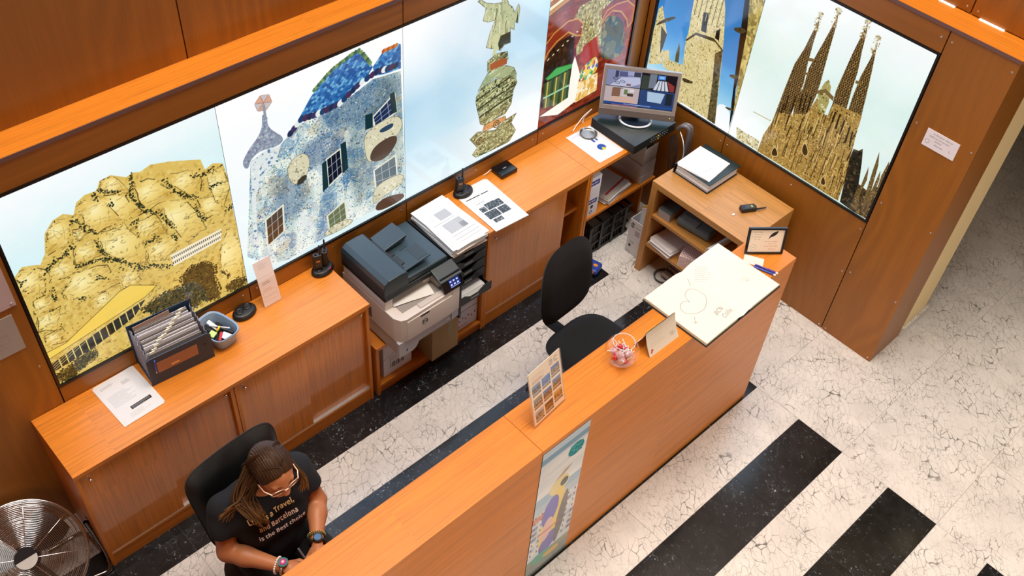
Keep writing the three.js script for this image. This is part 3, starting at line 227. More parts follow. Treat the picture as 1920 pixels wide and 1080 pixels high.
art.facade = canvasTex(PW, PH, (g, w, h) => {
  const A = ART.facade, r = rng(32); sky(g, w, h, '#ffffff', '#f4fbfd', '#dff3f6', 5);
  fillp(g, A.wall, '#c4d6d4'); speck(g, A.wall, 150, ['rgba(70,120,170,0.45)', 'rgba(240,246,234,0.7)', 'rgba(60,90,140,0.4)', 'rgba(246,248,236,0.7)', 'rgba(120,160,190,0.5)', 'rgba(190,170,130,0.4)'], 14, 42, r);
  speck(g, A.wall, 9000, ['#5d8fb6', '#d8e6e4', '#f2f5ec', '#3f6f9e', '#8db7cc', '#c9d6c4', '#7f9cc0', '#eef2e4', '#6aa59a', '#b7a98e', '#40589a', '#e2e0c0', '#9a8468'], 0.8, 3.4, r);
  for (let i = 0; i < 26; i++) { const x = r() * w, y = (0.45 + 0.55 * r()) * h; g.save(); path(g, A.wall); g.clip(); g.fillStyle = 'rgba(250,252,240,0.5)'; g.beginPath(); g.ellipse(x, y, 8 + 14 * r(), 30 + 50 * r(), 0.1, 0, 6.3); g.fill(); g.restore(); }
  for (let i = 0; i < 70; i++) { g.save(); path(g, A.wall); g.clip(); g.strokeStyle = 'rgba(80,120,120,0.8)'; g.fillStyle = ['#9fd0b0', '#e6e0b8', '#84a9d8', '#d8b8a0'][Math.floor(r() * 4)]; g.beginPath(); g.ellipse(r() * w, (0.2 + 0.8 * r()) * h, 5, 4, 0, 0, 6.3); g.stroke(); g.restore(); }
  g.save(); path(g, A.wall); g.clip(); for (const [x, y, a, b, c] of [[0.75, 0.3, 0.3, 0.12, 'rgba(24,62,104,0.42)'], [0.5, 0.45, 0.16, 0.1, 'rgba(30,60,110,0.4)'], [0.3, 0.62, 0.12, 0.16, 'rgba(36,70,110,0.4)'], [0.72, 0.6, 0.1, 0.3, 'rgba(40,70,90,0.3)'], [0.5, 0.86, 0.06, 0.2, 'rgba(30,70,130,0.32)'], [0.9, 0.5, 0.12, 0.4, 'rgba(50,80,80,0.28)'], [0.62, 0.95, 0.2, 0.1, 'rgba(255,255,248,0.6)'], [0.36, 0.9, 0.08, 0.2, 'rgba(255,255,248,0.7)']]) { const q = g.createRadialGradient(0, 0, 0, 0, 0, 1); q.addColorStop(0, c); q.addColorStop(0.6, c); q.addColorStop(1, c.replace(/[\d.]+\)$/, '0)')); g.save(); g.translate(x * w, y * h); g.scale(a * w, b * h); g.fillStyle = q; g.fillRect(-1, -1, 2, 2); g.restore(); } g.restore();
  speck(g, A.wall, 2600, ['#27456e', '#f6f8ee', '#3a6a8a', '#2f4a58', '#dfe8dc', '#6a4a3a'], 0.7, 2.4, r);
  fillp(g, A.turret, '#dfe7e6'); speck(g, A.turret, 240, ['#8fb0cc', '#eef2ee', '#5f7fa8', '#c9d2cc', '#7a8fb8'], 1.5, 6, r);
  fillp(g, A.cone, '#8b98aa', true); speck(g, A.cone, 500, ['#a7b3c0', '#7c8aa0', '#b4bcc6', '#8a8fa0', '#7a7490'], 1.5, 5, r, true);
  { const x = A.cross[0] * w, y = A.cross[1] * h; for (let k = 0; k < 6; k++) { g.save(); g.translate(x, y); g.rotate(k * 1.047 + 0.3); g.fillStyle = k % 2 ? '#d8a58c' : '#c7bfc0'; g.beginPath(); g.moveTo(0, 0); g.lineTo(13, -25); g.lineTo(-13, -25); g.closePath(); g.fill(); g.strokeStyle = '#8a6a64'; g.stroke(); g.restore(); } g.fillStyle = '#8b98aa'; g.fillRect(x - 4, y + 8, 8, 50); }
  for (const [k, c] of [['roof', '#3b7fb4'], ['roof2', '#58a3c6']]) {
    fillp(g, A[k], c); g.save(); path(g, A[k]); g.clip();
    for (let j = 0; j < 60; j++) for (let i = 0; i < 58; i++) { const x = i * 11.5 + (j % 2) * 5.7, y = j * 7.5; const q = (x * 0.6 + y) / w; g.fillStyle = q < 0.28 ? ['#c8e2dc', '#e4efe6', '#9cc7cc'][Math.floor(r() * 3)] : q < 0.42 ? ['#7fbcd0', '#bfe0e0', '#5fa6cc'][Math.floor(r() * 3)] : ['#2f6fb4', '#3f86c8', '#6fb0d8', '#245a9c'][Math.floor(r() * 4)]; g.beginPath(); g.ellipse(x, y, 6.2, 4.6, -0.4, 0, 6.3); g.fill(); g.strokeStyle = 'rgba(14,36,66,0.75)'; g.lineWidth = 1; g.beginPath(); g.ellipse(x, y, 6.2, 4.6, -0.4, 0.2, 3.0); g.stroke(); }
    g.restore();
  }
  const beads = (p, s, cols) => { const n = p.length / 2; let q = 0; for (let i = 0; i < n - 1; i++) { const L = Math.hypot((p[2 * i + 2] - p[2 * i]) * w, (p[2 * i + 3] - p[2 * i + 1]) * h), m = Math.max(1, Math.round(L / (s * 1.25))); for (let k = 0; k < m; k++) { const t = k / m; g.fillStyle = cols[q++ % cols.length]; g.beginPath(); g.ellipse((p[2 * i] + (p[2 * i + 2] - p[2 * i]) * t) * w, (p[2 * i + 1] + (p[2 * i + 3] - p[2 * i + 1]) * t) * h, s, s * 0.8, -0.8, 0, 6.3); g.fill(); } } };
  beads(A.eave, 13, ['#20304f', '#3a3560', '#e6ece8', '#1d3f6a', '#4a2f50']); beads(A.ridge, 8, ['#4f7f5a', '#7a9a58', '#35604f']); beads(A.ridge2, 8, ['#b4532a', '#c97a3a']);
  const win = (p, c = '#1c2b45') => { fillp(g, p, c); g.lineWidth = 6; g.strokeStyle = '#e9e6d2'; path(g, p); g.stroke(); g.lineWidth = 1.6; g.strokeStyle = '#cfd6d6'; for (let i = 1; i < 3; i++) { const t = i / 3; g.beginPath(); g.moveTo((p[0] + (p[2] - p[0]) * t) * w, (p[1] + (p[3] - p[1]) * t) * h); g.lineTo((p[6] + (p[4] - p[6]) * t) * w, (p[7] + (p[5] - p[7]) * t) * h); g.stroke(); g.beginPath(); g.moveTo((p[0] + (p[6] - p[0]) * t) * w, (p[1] + (p[7] - p[1]) * t) * h); g.lineTo((p[2] + (p[4] - p[2]) * t) * w, (p[3] + (p[5] - p[3]) * t) * h); g.stroke(); } };
  win(A.win1, '#1a2c55'); win(A.win2, '#0d1528'); win(A.win3, '#4a3a2c'); win(A.win4, '#6b7450'); win(A.win5, '#5a6a72');
  for (const s of [...A.shut1, ...A.shut2]) fillp(g, s, '#14323a');
  for (const k of ['balc1', 'balc2', 'balc3', 'balc4']) { fillp(g, A[k], '#d8d2b4', true); speck(g, A[k], 60, ['#b9b08c', '#efe9cc', '#8c866c'], 2, 5, r, true); g.lineWidth = 1.5; g.strokeStyle = '#6a6450'; smooth(g, A[k]); g.stroke(); }
  fillp(g, A.b2hole, '#27425e', true); fillp(g, A.b2under, '#4a3526', true); fillp(g, A.b3under, '#5c4030', true);
  { const b = A.balc1; g.fillStyle = '#3a3428'; g.beginPath(); g.ellipse((b[0] + 0.07) * w, (b[13] - 0.012) * h, 20, 12, -0.5, 0, 6.3); g.fill(); }
  g.strokeStyle = 'rgba(20,26,34,0.8)'; g.lineWidth = 1.5; for (let i = 0; i < 6; i++) { g.beginPath(); let x = (0.1 + r() * 0.6) * w, y = (0.45 + r() * 0.3) * h; g.moveTo(x, y); for (let s = 0; s < 6; s++) { x += 8 * r(); y += (r() - 0.4) * 22; g.lineTo(x, y); } g.stroke(); }
});
art.column = canvasTex(PW, PH, (g, w, h) => {
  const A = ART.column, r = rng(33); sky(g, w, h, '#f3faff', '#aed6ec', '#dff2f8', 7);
  { const c = g.createRadialGradient(w * 0.95, h * 1.0, 10, w * 0.95, h * 1.0, 330); c.addColorStop(0, 'rgba(255,255,255,1)'); c.addColorStop(1, 'rgba(255,255,255,0)'); g.fillStyle = c; g.fillRect(0, 0, w, h); const d = g.createRadialGradient(0, 0, 10, 0, 0, 300); d.addColorStop(0, 'rgba(255,255,255,1)'); d.addColorStop(1, 'rgba(255,255,255,0)'); g.fillStyle = d; g.fillRect(0, 0, w, h); }  // white corners: glow of the tubes behind, painted into the print
  const stone = ['#b9bb84', '#d6d4a0', '#6f7550', '#8f9468', '#4c5238', '#e6e2b8'];
  for (const k of ['capital', 'shaft', 'lower', 'band', 'dome', 'cap', 'statue']) { fillp(g, A[k], { shaft: '#d59a62', statue: '#bfc49a', dome: '#9fae82' }[k] || '#8a8c5e'); speck(g, A[k], { capital: 1000, band: 900, lower: 500, statue: 420, dome: 200, cap: 200, shaft: 60 }[k], k === 'shaft' ? ['#e0ac74', '#b97c4c'] : k === 'statue' ? ['#d9dcb4', '#aab08a', '#8f9a74', '#cfd2a6'] : k === 'dome' ? ['#b7c29a', '#8a9a72'] : stone, 1, 4.5, r); g.strokeStyle = 'rgba(30,34,20,0.7)'; g.lineWidth = 1.5; path(g, A[k]); g.stroke(); }
  for (const k of ['statue', 'dome', 'cap', 'lower', 'band', 'capital']) { const p = A[k]; let a = 9, b = 9, c = -9, d = -9; for (let i = 0; i < p.length; i += 2) { a = Math.min(a, p[i]); c = Math.max(c, p[i]); b = Math.min(b, p[i + 1]); d = Math.max(d, p[i + 1]); } g.save(); path(g, p); g.clip(); for (let i = 0; i < (k === 'statue' ? 60 : 34); i++) { const u = r(), x = (a + (c - a) * u) * w, y = (b + (d - b) * r()) * h; g.strokeStyle = u > 0.55 ? (r() < 0.75 ? 'rgba(28,36,24,0.75)' : 'rgba(150,156,110,0.8)') : (r() < 0.4 ? 'rgba(50,58,36,0.7)' : 'rgba(232,234,196,0.85)'); g.lineWidth = 1.5 + 3 * r(); g.beginPath(); g.moveTo(x, y); if (k === 'statue') g.quadraticCurveTo(x - 4 + 8 * r(), y + 20, x - 8 + 12 * r(), y + 34 + 30 * r()); else g.quadraticCurveTo(x + 14, y - 9, x + 26 + 10 * r(), y - 8); g.stroke(); } g.restore(); }
  fillp(g, A.dark, '#2b3528'); fillp(g, A.legs, '#cdd0a0'); fillp(g, A.capband, '#a3552f');
  for (const k of ['band', 'lower']) { const p = A[k]; g.save(); path(g, p); g.clip(); for (let j = 0; j < 4; j++) { g.strokeStyle = j % 2 ? '#30351f' : '#c2c690'; g.lineWidth = 6; g.beginPath(); g.moveTo(p[0] * w - 10, p[1] * h + (j - 1) * 22); g.quadraticCurveTo(p[0] * w + 60, p[1] * h - 40 + j * 22, p[0] * w + 190, p[1] * h - 62 + j * 24); g.stroke(); } for (let i = 0; i < 34; i++) { g.fillStyle = i % 2 ? '#2b2f1e' : '#d8d6a6'; g.beginPath(); g.ellipse((p[0] + 0.3 * r()) * w, (p[1] - 0.08 + 0.14 * r()) * h, 3.5, 6, 0.4, 0, 6.3); g.fill(); } g.restore(); }
  { const p = A.capital; for (const q of [[0.075, 0.0], [0.2, -0.055]]) { g.strokeStyle = '#5a4a2c'; g.lineWidth = 4; g.beginPath(); for (let t = 0; t < 14; t += 0.3) g.lineTo((p[0] + q[0]) * w + Math.cos(t) * (19 - t * 1.2), (p[1] + q[1] + 0.04) * h + Math.sin(t) * (19 - t * 1.2)); g.stroke(); } }
});
art.arch = canvasTex(PW, PH, (g, w, h) => {
  const A = ART.arch, r = rng(34); g.fillStyle = '#7a2a18'; g.fillRect(0, 0, w, h);
  for (let j = 0; j < 46; j++) for (let i = 0; i < 16; i++) { g.fillStyle = ['#8a321c', '#6e2414', '#9a4022', '#7c3420'][Math.floor(r() * 4)]; g.fillRect(i * 42 + (j % 2) * 20, j * 15.5, 40, 14); }
  for (let k = 0; k < 5; k++) { g.strokeStyle = ['#e3c98a', '#a8662e', '#efe2b6', '#c58a3c', '#7a3a1c'][k]; g.lineWidth = 15; g.beginPath(); g.moveTo(-20, 150 + k * 18); g.lineTo(w * 0.62, 60 + k * 18); g.stroke(); }
  fillp(g, A.stone, '#a89a5c'); speck(g, A.stone, 1500, ['#c9bd84', '#857842', '#e0d6a4', '#5f5530', '#9a8c50'], 1.5, 8, r);
  fillp(g, A.white, '#fdf8ec'); fillp(g, A.yellow, '#f0c66e'); speck(g, A.yellow, 80, ['#f8dda0', '#e0a848', '#fbeed0'], 6, 20, r);
  fillp(g, A.redpatch, '#a8301c'); fillp(g, A.opening, '#2c1c12'); speck(g, A.opening, 130, ['#4a2f1c', '#1c120c', '#3a2414'], 3, 12, r);
  fillp(g, A.archring, '#8c2f1a'); g.lineWidth = 7; g.strokeStyle = '#c98f3e'; path(g, A.archring); g.stroke();
  { const p = A.archring; for (let i = 0; i < 9; i++) { const t = i / 8, x = p[0] + (p[10] - p[0]) * t, y = p[1] + (p[11] - p[1]) * t; g.fillStyle = '#d9d0b0'; g.save(); g.translate(x * w + 26, y * h + 6); g.rotate(-0.5 + t); g.fillRect(-7, -5, 14, 6); g.restore(); } }
  g.save(); path(g, A.glass); g.fillStyle = '#55623a'; g.fill(); g.clip(); for (let i = 0; i < 9; i++) { g.fillStyle = i % 2 ? '#d4b84a' : '#2f4a2a'; g.fillRect(i * 30 + 6, h * 0.5, i % 2 ? 9 : 20, h * 0.5); } g.fillStyle = '#9fd0a8'; g.fillRect(0, h * 0.8, w, 8); g.restore();
  fillp(g, A.awning, '#4fae58'); g.lineWidth = 3; g.strokeStyle = '#2a7a3a'; path(g, A.awning); g.stroke();
  fillp(g, A.mosaic, '#f0d060', true); speck(g, A.mosaic, 110, ['#3fae62', '#f2f0e0', '#c8402c', '#4a74c0', '#e8b040', '#58b878'], 4, 12, r, true);
  fillp(g, A.arch2, '#3a3a22', true); speck(g, A.arch2, 60, ['#5a5a34', '#232a1c', '#7a7448', '#2f4650'], 8, 30, r, true); fillp(g, A.arch2ring, '#9a3a1e'); g.lineWidth = 7; g.strokeStyle = '#c58a3c'; path(g, A.arch2ring); g.stroke();
});
art.tower = canvasTex(PW, PH, (g, w, h) => {
  const A = ART.tower, r = rng(35); { const a = g.createLinearGradient(0, 0, 0, h); a.addColorStop(0, '#235a9a'); a.addColorStop(0.6, '#3f8fd2'); a.addColorStop(0.86, '#a6d8f0'); a.addColorStop(1, '#ffffff'); g.fillStyle = a; g.fillRect(0, 0, w, h); }  // white lower end: backlight glow painted into the sky colour
  const st = ['#d9c88c', '#b7a468', '#f0e4b4', '#8f7f4c', '#e6d69e'];
  fillp(g, A.cloud, 'rgba(255,255,255,0.85)', true);
  for (const k of ['left', 'mid', 'tower']) { fillp(g, A[k], '#d8c78e'); speck(g, A[k], k === 'tower' ? 4200 : 800, st, 1, 4.5, r); }
  fillp(g, A.leftdark, '#4a4326'); fillp(g, A.shadow, 'rgba(60,50,26,0.78)'); speck(g, A.shadow, 160, ['#4a3f22', '#7a6a3c', '#2f2816'], 2, 7, r); fillp(g, A.belt, '#4a3f22'); fillp(g, A.slot1, '#171308'); fillp(g, A.slot2, '#171308'); fillp(g, A.spire, '#5c5430');
  g.save(); path(g, A.tower); g.clip(); for (let i = 0; i < 14; i++) { g.strokeStyle = i % 2 ? 'rgba(60,48,20,0.8)' : 'rgba(240,226,170,0.8)'; g.lineWidth = 4; g.beginPath(); g.moveTo((0.33 + i * 0.024) * w, 0); g.lineTo((0.31 + i * 0.024) * w, h * 0.44); g.stroke(); } g.restore();
  fillp(g, A.walldark, '#1c150c'); fillp(g, A.wallr, '#c2ad62'); speck(g, A.wallr, 240, ['#d6c47c', '#a38d48', '#8a7a40'], 4, 16, r);
  for (const p of A.gl) { fillp(g, p, '#4a3d22', true); speck(g, p, 14, ['#7a683a', '#2a2212'], 2, 5, r, true); }
});
art.spires = canvasTex(PW, PH, (g, w, h) => {
  const A = ART.spires, r = rng(36); sky(g, w, h, '#ffffff', '#d7efe8', '#d2ebe2', 9); { const c = g.createRadialGradient(0, h * 0.9, 10, 0, h * 0.9, 300); c.addColorStop(0, 'rgba(255,255,255,1)'); c.addColorStop(1, 'rgba(255,255,255,0)'); g.fillStyle = c; g.fillRect(0, 0, w, h); }  // white lower left: light box glow painted over the sky
  const cols = ['#8a6a34', '#b8944e', '#5a421e', '#cdae6c', '#3e2d14', '#9a7a40'];
  fillp(g, A.tree, '#d8cc9c'); speck(g, A.tree, 120, ['#8f8458', '#f4eed8', '#6a6040'], 1, 4, r);
  g.strokeStyle = '#b9a468'; g.lineWidth = 3; path(g, A.crane, PW, PH, false); g.stroke();
  fillp(g, A.center, '#a89c5e'); speck(g, A.center, 70, ['#d8d29c', '#6a5c30', '#c0b478'], 2, 6, r);
  for (const k of ['s1', 's2', 's3', 's4']) {
    const p = A[k]; fillp(g, p, '#7d6238'); speck(g, p, 700, cols, 0.8, 2.8, r); g.save(); path(g, p); g.clip();
    const x0 = p[0] * w, y0 = p[1] * h; for (let j = 0; j < 46; j++) for (let i = -7; i < 8; i++) { const y = y0 + 70 + j * 8; g.fillStyle = '#2e2010'; g.beginPath(); g.ellipse(x0 + i * 9.5 - (j * 0.3) + (j % 2) * 3, y + i * i * 0.25, 2.6, 3.2, 0, 0, 6.3); g.fill(); }
    g.restore(); g.fillStyle = '#d8d2b8'; g.beginPath(); g.ellipse(p[0] * w, p[1] * h, 9, 9, 0, 0, 6.3); g.fill(); speck(g, [p[0] - 0.02, p[1] - 0.01, p[0] + 0.02, p[1] - 0.01, p[0] + 0.018, p[1] + 0.09, p[0] - 0.018, p[1] + 0.09], 50, ['#e6dfc0', '#b9a880', '#8a7450'], 1.5, 4, r);
  }
  fillp(g, A.body, '#a5823f'); speck(g, A.body, 5200, cols.concat(['#d9bc78', '#c7a258', '#b08c4a']), 0.8, 3.6, r);
  for (const k of ['bridge1', 'bridge2', 'bridge3', 'bridge4']) fillp(g, A[k], '#7a6238');
  g.strokeStyle = '#2a1d0c'; g.lineWidth = 6; g.lineCap = 'round'; for (const s of A.slits) { path(g, s, PW, PH, false); g.stroke(); }
  g.save(); path(g, A.body); g.clip(); for (let i = 0; i < 260; i++) { g.strokeStyle = i % 3 ? 'rgba(40,26,10,0.75)' : 'rgba(230,204,140,0.8)'; g.lineWidth = 1 + 3 * r(); g.beginPath(); let x = r() * w, y = (0.5 + 0.4 * r()) * h; g.moveTo(x, y); g.lineTo(x - 6 + 12 * r(), y + 30 + 50 * r()); g.stroke(); } g.restore();
  for (const p of A.portal) { fillp(g, p, '#2f200e', true); g.lineWidth = 3; g.strokeStyle = '#dcbf80'; smooth(g, p); g.stroke(); }
  fillp(g, A.dark, '#2b241a'); speck(g, A.dark, 130, ['#403522', '#1a160e', '#55482e'], 2, 7, r);
  fillp(g, A.low, '#4a3820'); speck(g, A.low, 120, ['#6a5230', '#2a2012', '#8a6c3c'], 2, 6, r);
  for (const p of A.sp) { fillp(g, p, '#6b5430'); speck(g, p, 60, ['#8a6f42', '#42331c', '#a88a58'], 1.5, 4, r); }
});

// ---------------------------------------------------------------- the setting
const T = 0.3025, Z0 = 0.28, XE = -0.695, TX = 0.605;     // stripe rows and the line where the black stripes end
{
  const floor = structure('floor', 'polished white marble floor with black marble stripes', 'floor');
  part(floor, 'grout_bed', bx(-7.6, 6.2, -0.12, -0.004, -0.35, 8.0), M.grout);
  const G = 0.0007;
  const tile = (x0, x1, z0, z1, black, grain) => {
    const g = new THREE.BoxGeometry(x1 - x0 - 2 * G, 0.02, z1 - z0 - 2 * G); metreUV(g, grain, rnd() * 1.7, rnd() * 1.7);
    const m = part(floor, black ? 'black_tile' : 'white_tile', g, black ? M.blackMarble : M.marble); m.position.set((x0 + x1) / 2, -0.01, (z0 + z1) / 2);
  };
  for (let k = -1; k < 11; k++) {
    const z0 = Z0 + k * T, black = k >= 0 && k % 2 === 0, shift = 0;
    for (let n = 0; n < 8; n++) {
      const x1 = XE - n * TX - shift, x0 = x1 - TX;
      if (k > 5 && x1 < -3.1) continue; if (k === 10 && x1 < -1.5) continue;
      tile(x0, x1, z0, z0 + T, black, 'x');
    }
  }
  for (let n = 0; n < 6; n++) for (let k = 0; k < 6; k++) { const x0 = XE + n * TX, z0 = Z0 - T + k * TX; tile(x0, x0 + TX, z0, z0 + TX, false, 'z'); }
  // marble beyond what the view reaches: whole slabs
  part(floor, 'white_slab', bx(-7.6, XE - 8 * TX, -0.02, 0, -0.35, 8, { grain: 'z' }), M.marble);
  part(floor, 'white_slab', bx(XE + 6 * TX, 6.2, -0.02, 0, -0.35, 8, { grain: 'z' }), M.marble);
  part(floor, 'white_slab', bx(XE - 8 * TX, XE + 6 * TX, -0.02, 0, Z0 + 11 * T, 8, { grain: 'z' }), M.marble);
  part(floor, 'white_slab', bx(XE - 8 * TX, -2.6, -0.02, 0, Z0 + 6 * T + 0.001, Z0 + 11 * T - 0.001), M.marble).position.y = -0.002;
}
const screwG = (() => { const g = new THREE.SphereGeometry(0.006, 10, 6); g.scale(1, 1, 0.35); return g; })();
const gx = 0.003;
{
  // back wall: tall panel, low band, band over the light box, top ledge, upper wall
  const w = structure('wall_back', 'back wall of stained plywood panels with a ledge on top', 'wall');
  part(w, 'core', bx(-7.6, 0.62, 0, 2.148, -0.2, -0.024), M.gap);
  const P = (x0, x1, y0, y1, name = 'panel', grain = 'y') => part(w, name, bx(x0 + gx, x1 - gx, y0, y1, -0.022, 0, { grain }), M.panel);
  P(-7.6, -5.9, 0.001, 2.148); P(-5.9, -3.907, 0.001, 2.148);
  for (const [a, b] of [[-3.907, -2.91], [-2.91, -1.9], [-1.9, -0.882], [-0.882, -0.001]]) P(a, b, 0.001, 0.9, 'panel', 'x');
  for (const [a, b] of [[-3.907, -1.9], [-1.9, -0.001]]) P(a, b, 2.024, 2.148, 'panel', 'x');
  P(-0.108, -0.001, 0.902, 2.022, 'corner_strip');
  part(w, 'ledge_board', bx(-7.6, 0.17, 2.15, 2.172, -0.147, 0.002), M.ledge); part(w, 'ledge_edge', bx(-7.6, 0.001, 2.152, 2.1715, 0.002, 0.005), M.edge);
  for (const [a, b] of [[-7.6, -4.93], [-4.93, -2.922], [-2.922, -0.91], [-0.91, 0.17]]) part(w, 'upper_panel', bx(a + gx, b - gx, 2.172, CEIL, -0.17, -0.147, { grain: 'y' }), M.upper);
  part(w, 'upper_core', bx(-7.6, 0.62, 2.148, CEIL, -0.35, -0.172), M.gap);
  for (const [x, y] of [[-3.943, 1.091], [-3.943, 0.53], [-2.95, 0.862], [-2.87, 0.862], [-2.398, 0.862], [-1.94, 0.862], [-1.859, 0.862], [-1.386, 0.864], [-0.93, 0.862], [-0.84, 0.862]]) part(w, 'screw', screwG, M.metal).position.set(x, y, 0.001);
}
{
  const w = structure('wall_right', 'right wall of stained plywood panels ending in a tall pier', 'wall');
  part(w, 'core', bx(0.024, 0.327, 0, 2.148, -0.02, 2.106), M.gap);
  const P = (z0, z1, y0, y1, name = 'panel', grain = 'y') => part(w, name, bx(0, 0.022, y0, y1, z0 + gx, z1 - gx, { grain }), M.panel);
  P(0, 0.747, 0.001, 0.9, 'panel', 'z'); P(0.747, 1.767, 0.001, 0.9); P(1.767, 2.129, 0.001, 2.148); P(0.001, 1.767, 2.024, 2.148, 'panel', 'z'); P(0.001, 0.046, 0.902, 2.022, 'corner_strip');
  part(w, 'end_panel', bx(0.0225, 0.327, 0.001, 2.148, 2.108, 2.126, { grain: 'y' }), M.panel);
  part(w, 'ledge_board', bx(-0.002, 0.327, 2.15, 2.172, 0.003, 2.128, { grain: 'z' }), M.ledge); part(w, 'ledge_edge', bx(-0.005, -0.002, 2.152, 2.1715, 0.006, 2.128), M.edge);
  for (const [a, b] of [[-0.14, 0.75], [0.75, 1.76], [1.76, 2.128]]) part(w, 'upper_panel', bx(0.172, 0.196, 2.178, CEIL, a + gx, b - gx, { grain: 'y' }), M.upper);
  part(w, 'upper_core', bx(0.198, 0.327, 2.172, CEIL, -0.14, 2.126), M.gap);
  const s = screwG.clone().rotateY(-Math.PI / 2);
  for (const y of [2.1, 1.625, 1.077, 0.528, 0.026]) for (const z of [1.794, 2.105]) part(w, 'screw', s, M.metal).position.set(-0.001, y, z);
  for (const [y, z] of [[0.844, 1.745], [0.501, 1.746], [0.024, 1.746], [0.844, 1.258], [0.84, 0.775], [0.84, 0.72], [0.84, 0.3], [2.1, 1.735]]) part(w, 'screw', s, M.metal).position.set(-0.001, y, z);
  for (const [y, z] of [[2.202, 1.732], [2.202, 1.79]]) part(w, 'screw', s, M.metal).position.set(0.171, y, z);
  const c = structure('wall_passage', 'cream plastered wall beside the wooden pier', 'wall');
  part(c, 'plaster', bx(0.327, 0.62, 0, CEIL, -0.35, 2.122), M.cream);
  const b = structure('baseboard_passage', 'low marble skirting along the cream wall end', 'baseboard');
  part(b, 'skirting', bx(0.328, 0.645, 0.001, 0.07, 2.122, 2.14, { r: 0.003 }), M.marble); part(b, 'skirting', bx(0.62, 0.638, 0.001, 0.07, -0.15, 2.1215, { grain: 'z', r: 0.003 }), M.marble);
}
// the rest of the hall, out of view, closes the room
{
  const W = (name, label, ...b) => part(structure(name, label, 'wall'), 'panelling', bx(...b, { grain: 'y' }), M.panel);
  W('wall_left', 'plywood panelled wall at the far left of the hall', -7.8, -7.6, 0, CEIL, -0.35, 8.2);
  W('wall_front', 'plywood panelled wall of the hall facing the counter', -7.8, 6.4, 0, CEIL, 8.0, 8.2);
  W('wall_far', 'plywood panelled wall at the far right of the hall', 6.2, 6.4, 0, CEIL, -0.35, 8.0);
  part(structure('wall_passage_back', 'cream plastered wall at the back of the side passage', 'wall'), 'plaster', bx(0.62, 6.4, 0, CEIL, -0.55, -0.35), M.cream);
  const c = structure('ceiling', 'plain white ceiling of the hall', 'ceiling'); part(c, 'plaster', bx(-7.8, 6.4, CEIL, CEIL + 0.2, -0.55, 8.2), M.plaster);
  const p = structure('ceiling_passage', 'low soffit of the gallery over the side passage', 'ceiling'); part(p, 'plaster', bx(0.66, 6.2, 2.45, 3.25, -0.35, 2.9), M.cream);
}
part(structure('wall_added_shade', 'added cream plastered wall that keeps the side passage dark', 'wall'), 'plaster', bx(1.05, 6.2, 0, 2.449, 2.9, 3.05), M.cream);  // unseen wall, added to keep light off the passage floor
// ceiling light panels of the hall
const glowMat = new THREE.MeshStandardMaterial({ color: 0xffffff, emissive: HALL_COLOR, emissiveIntensity: 3.2 });
hallPanels.forEach(([x, z]) => {
  const t = thing('added_fill_lamp', 'square white light panel on the hall ceiling', 'lamp', [x, CEIL, z], 0, 'square light panels on the hall ceiling');
  const h = PANEL / 2 + 0.03; part(t, 'housing', bx(-h, h, -0.06, -0.001, -h, h, { r: 0.006 }), M.white); part(t, 'diffuser', bx(-PANEL / 2, PANEL / 2, -0.066, -0.0605, -PANEL / 2, PANEL / 2), glowMat);
  const l = new THREE.RectAreaLight(HALL_COLOR, HALL_LAMP, PANEL, PANEL); l.position.set(0, -0.075, 0); l.rotation.x = -Math.PI / 2; t.add(l);
});
// gallery opposite the counter, from which one looks down, with fill panels added in its soffit
{
  const g = structure('ceiling_gallery', 'floor slab of the gallery opposite the counter', 'ceiling'); part(g, 'slab', bx(-7.6, 6.2, 2.76, 3.0, 3.7, 8.0), M.plaster);
  const mat = new THREE.MeshStandardMaterial({ color: 0xffffff, emissive: FILL_COLOR, emissiveIntensity: 3.2 });
  for (const x of fillPanels) { const t = thing('added_fill_lamp', 'small square fill light added under the gallery', 'lamp', [x, 2.76, 4.3], 0, 'fill lights added under the gallery'); part(t, 'housing', bx(-0.36, 0.36, -0.03, -0.001, -0.36, 0.36, { r: 0.004 }), M.white); part(t, 'diffuser', bx(-0.33, 0.33, -0.036, -0.0305, -0.33, 0.33), mat); const l = new THREE.RectAreaLight(FILL_COLOR, FILL_LAMP, 0.66, 0.66); l.position.set(0, -0.045, 0); l.rotation.x = -Math.PI / 2; t.add(l); }
}
// small downlights in the soffit over the passage
for (const [x, z, tint] of [[0.95, 2.8, 0xffe9b0], [2.4, 2.8, 0xfff4e0]]) {
  const t = thing('downlight', 'small round downlight in the passage soffit', 'lamp', [x, 2.45, z], 0, 'round downlights in the passage soffit');
  part(t, 'rim', new THREE.TorusGeometry(0.05, 0.007, 8, 28).rotateX(Math.PI / 2).translate(0, -0.007, 0), M.white);
  part(t, 'lens', new THREE.CylinderGeometry(0.044, 0.044, 0.008, 24).translate(0, -0.0045, 0), new THREE.MeshStandardMaterial({ color: 0xffffff, emissive: tint, emissiveIntensity: 9 }));
  const l = new THREE.SpotLight(tint, 0.12, 0, 0.6, 0.8, 2); l.position.set(0, -0.03, 0); l.target.position.set(0, -2, 0); l.castShadow = true; t.add(l, l.target);
}
// light glimpsed through the slots behind the ledge on the right wall
for (const [a, b] of [[1.596, 1.68], [1.813, 1.943]]) {
  const t = thing('slot_light', 'thin bright slot of light behind the orange ledge, ' + (a < 1.7 ? 'the one nearer the back wall' : 'the one nearer the pier'), 'light', [0.17, 2.172, (a + b) / 2]);
  part(t, 'strip', bx(-0.009, 0.0018, 0.0005, 0.0045, -(b - a) / 2, (b - a) / 2, { grain: 'z' }), new THREE.MeshStandardMaterial({ color: 0xffffff, emissive: 0xffffff, emissiveIntensity: 1.6 }));
}
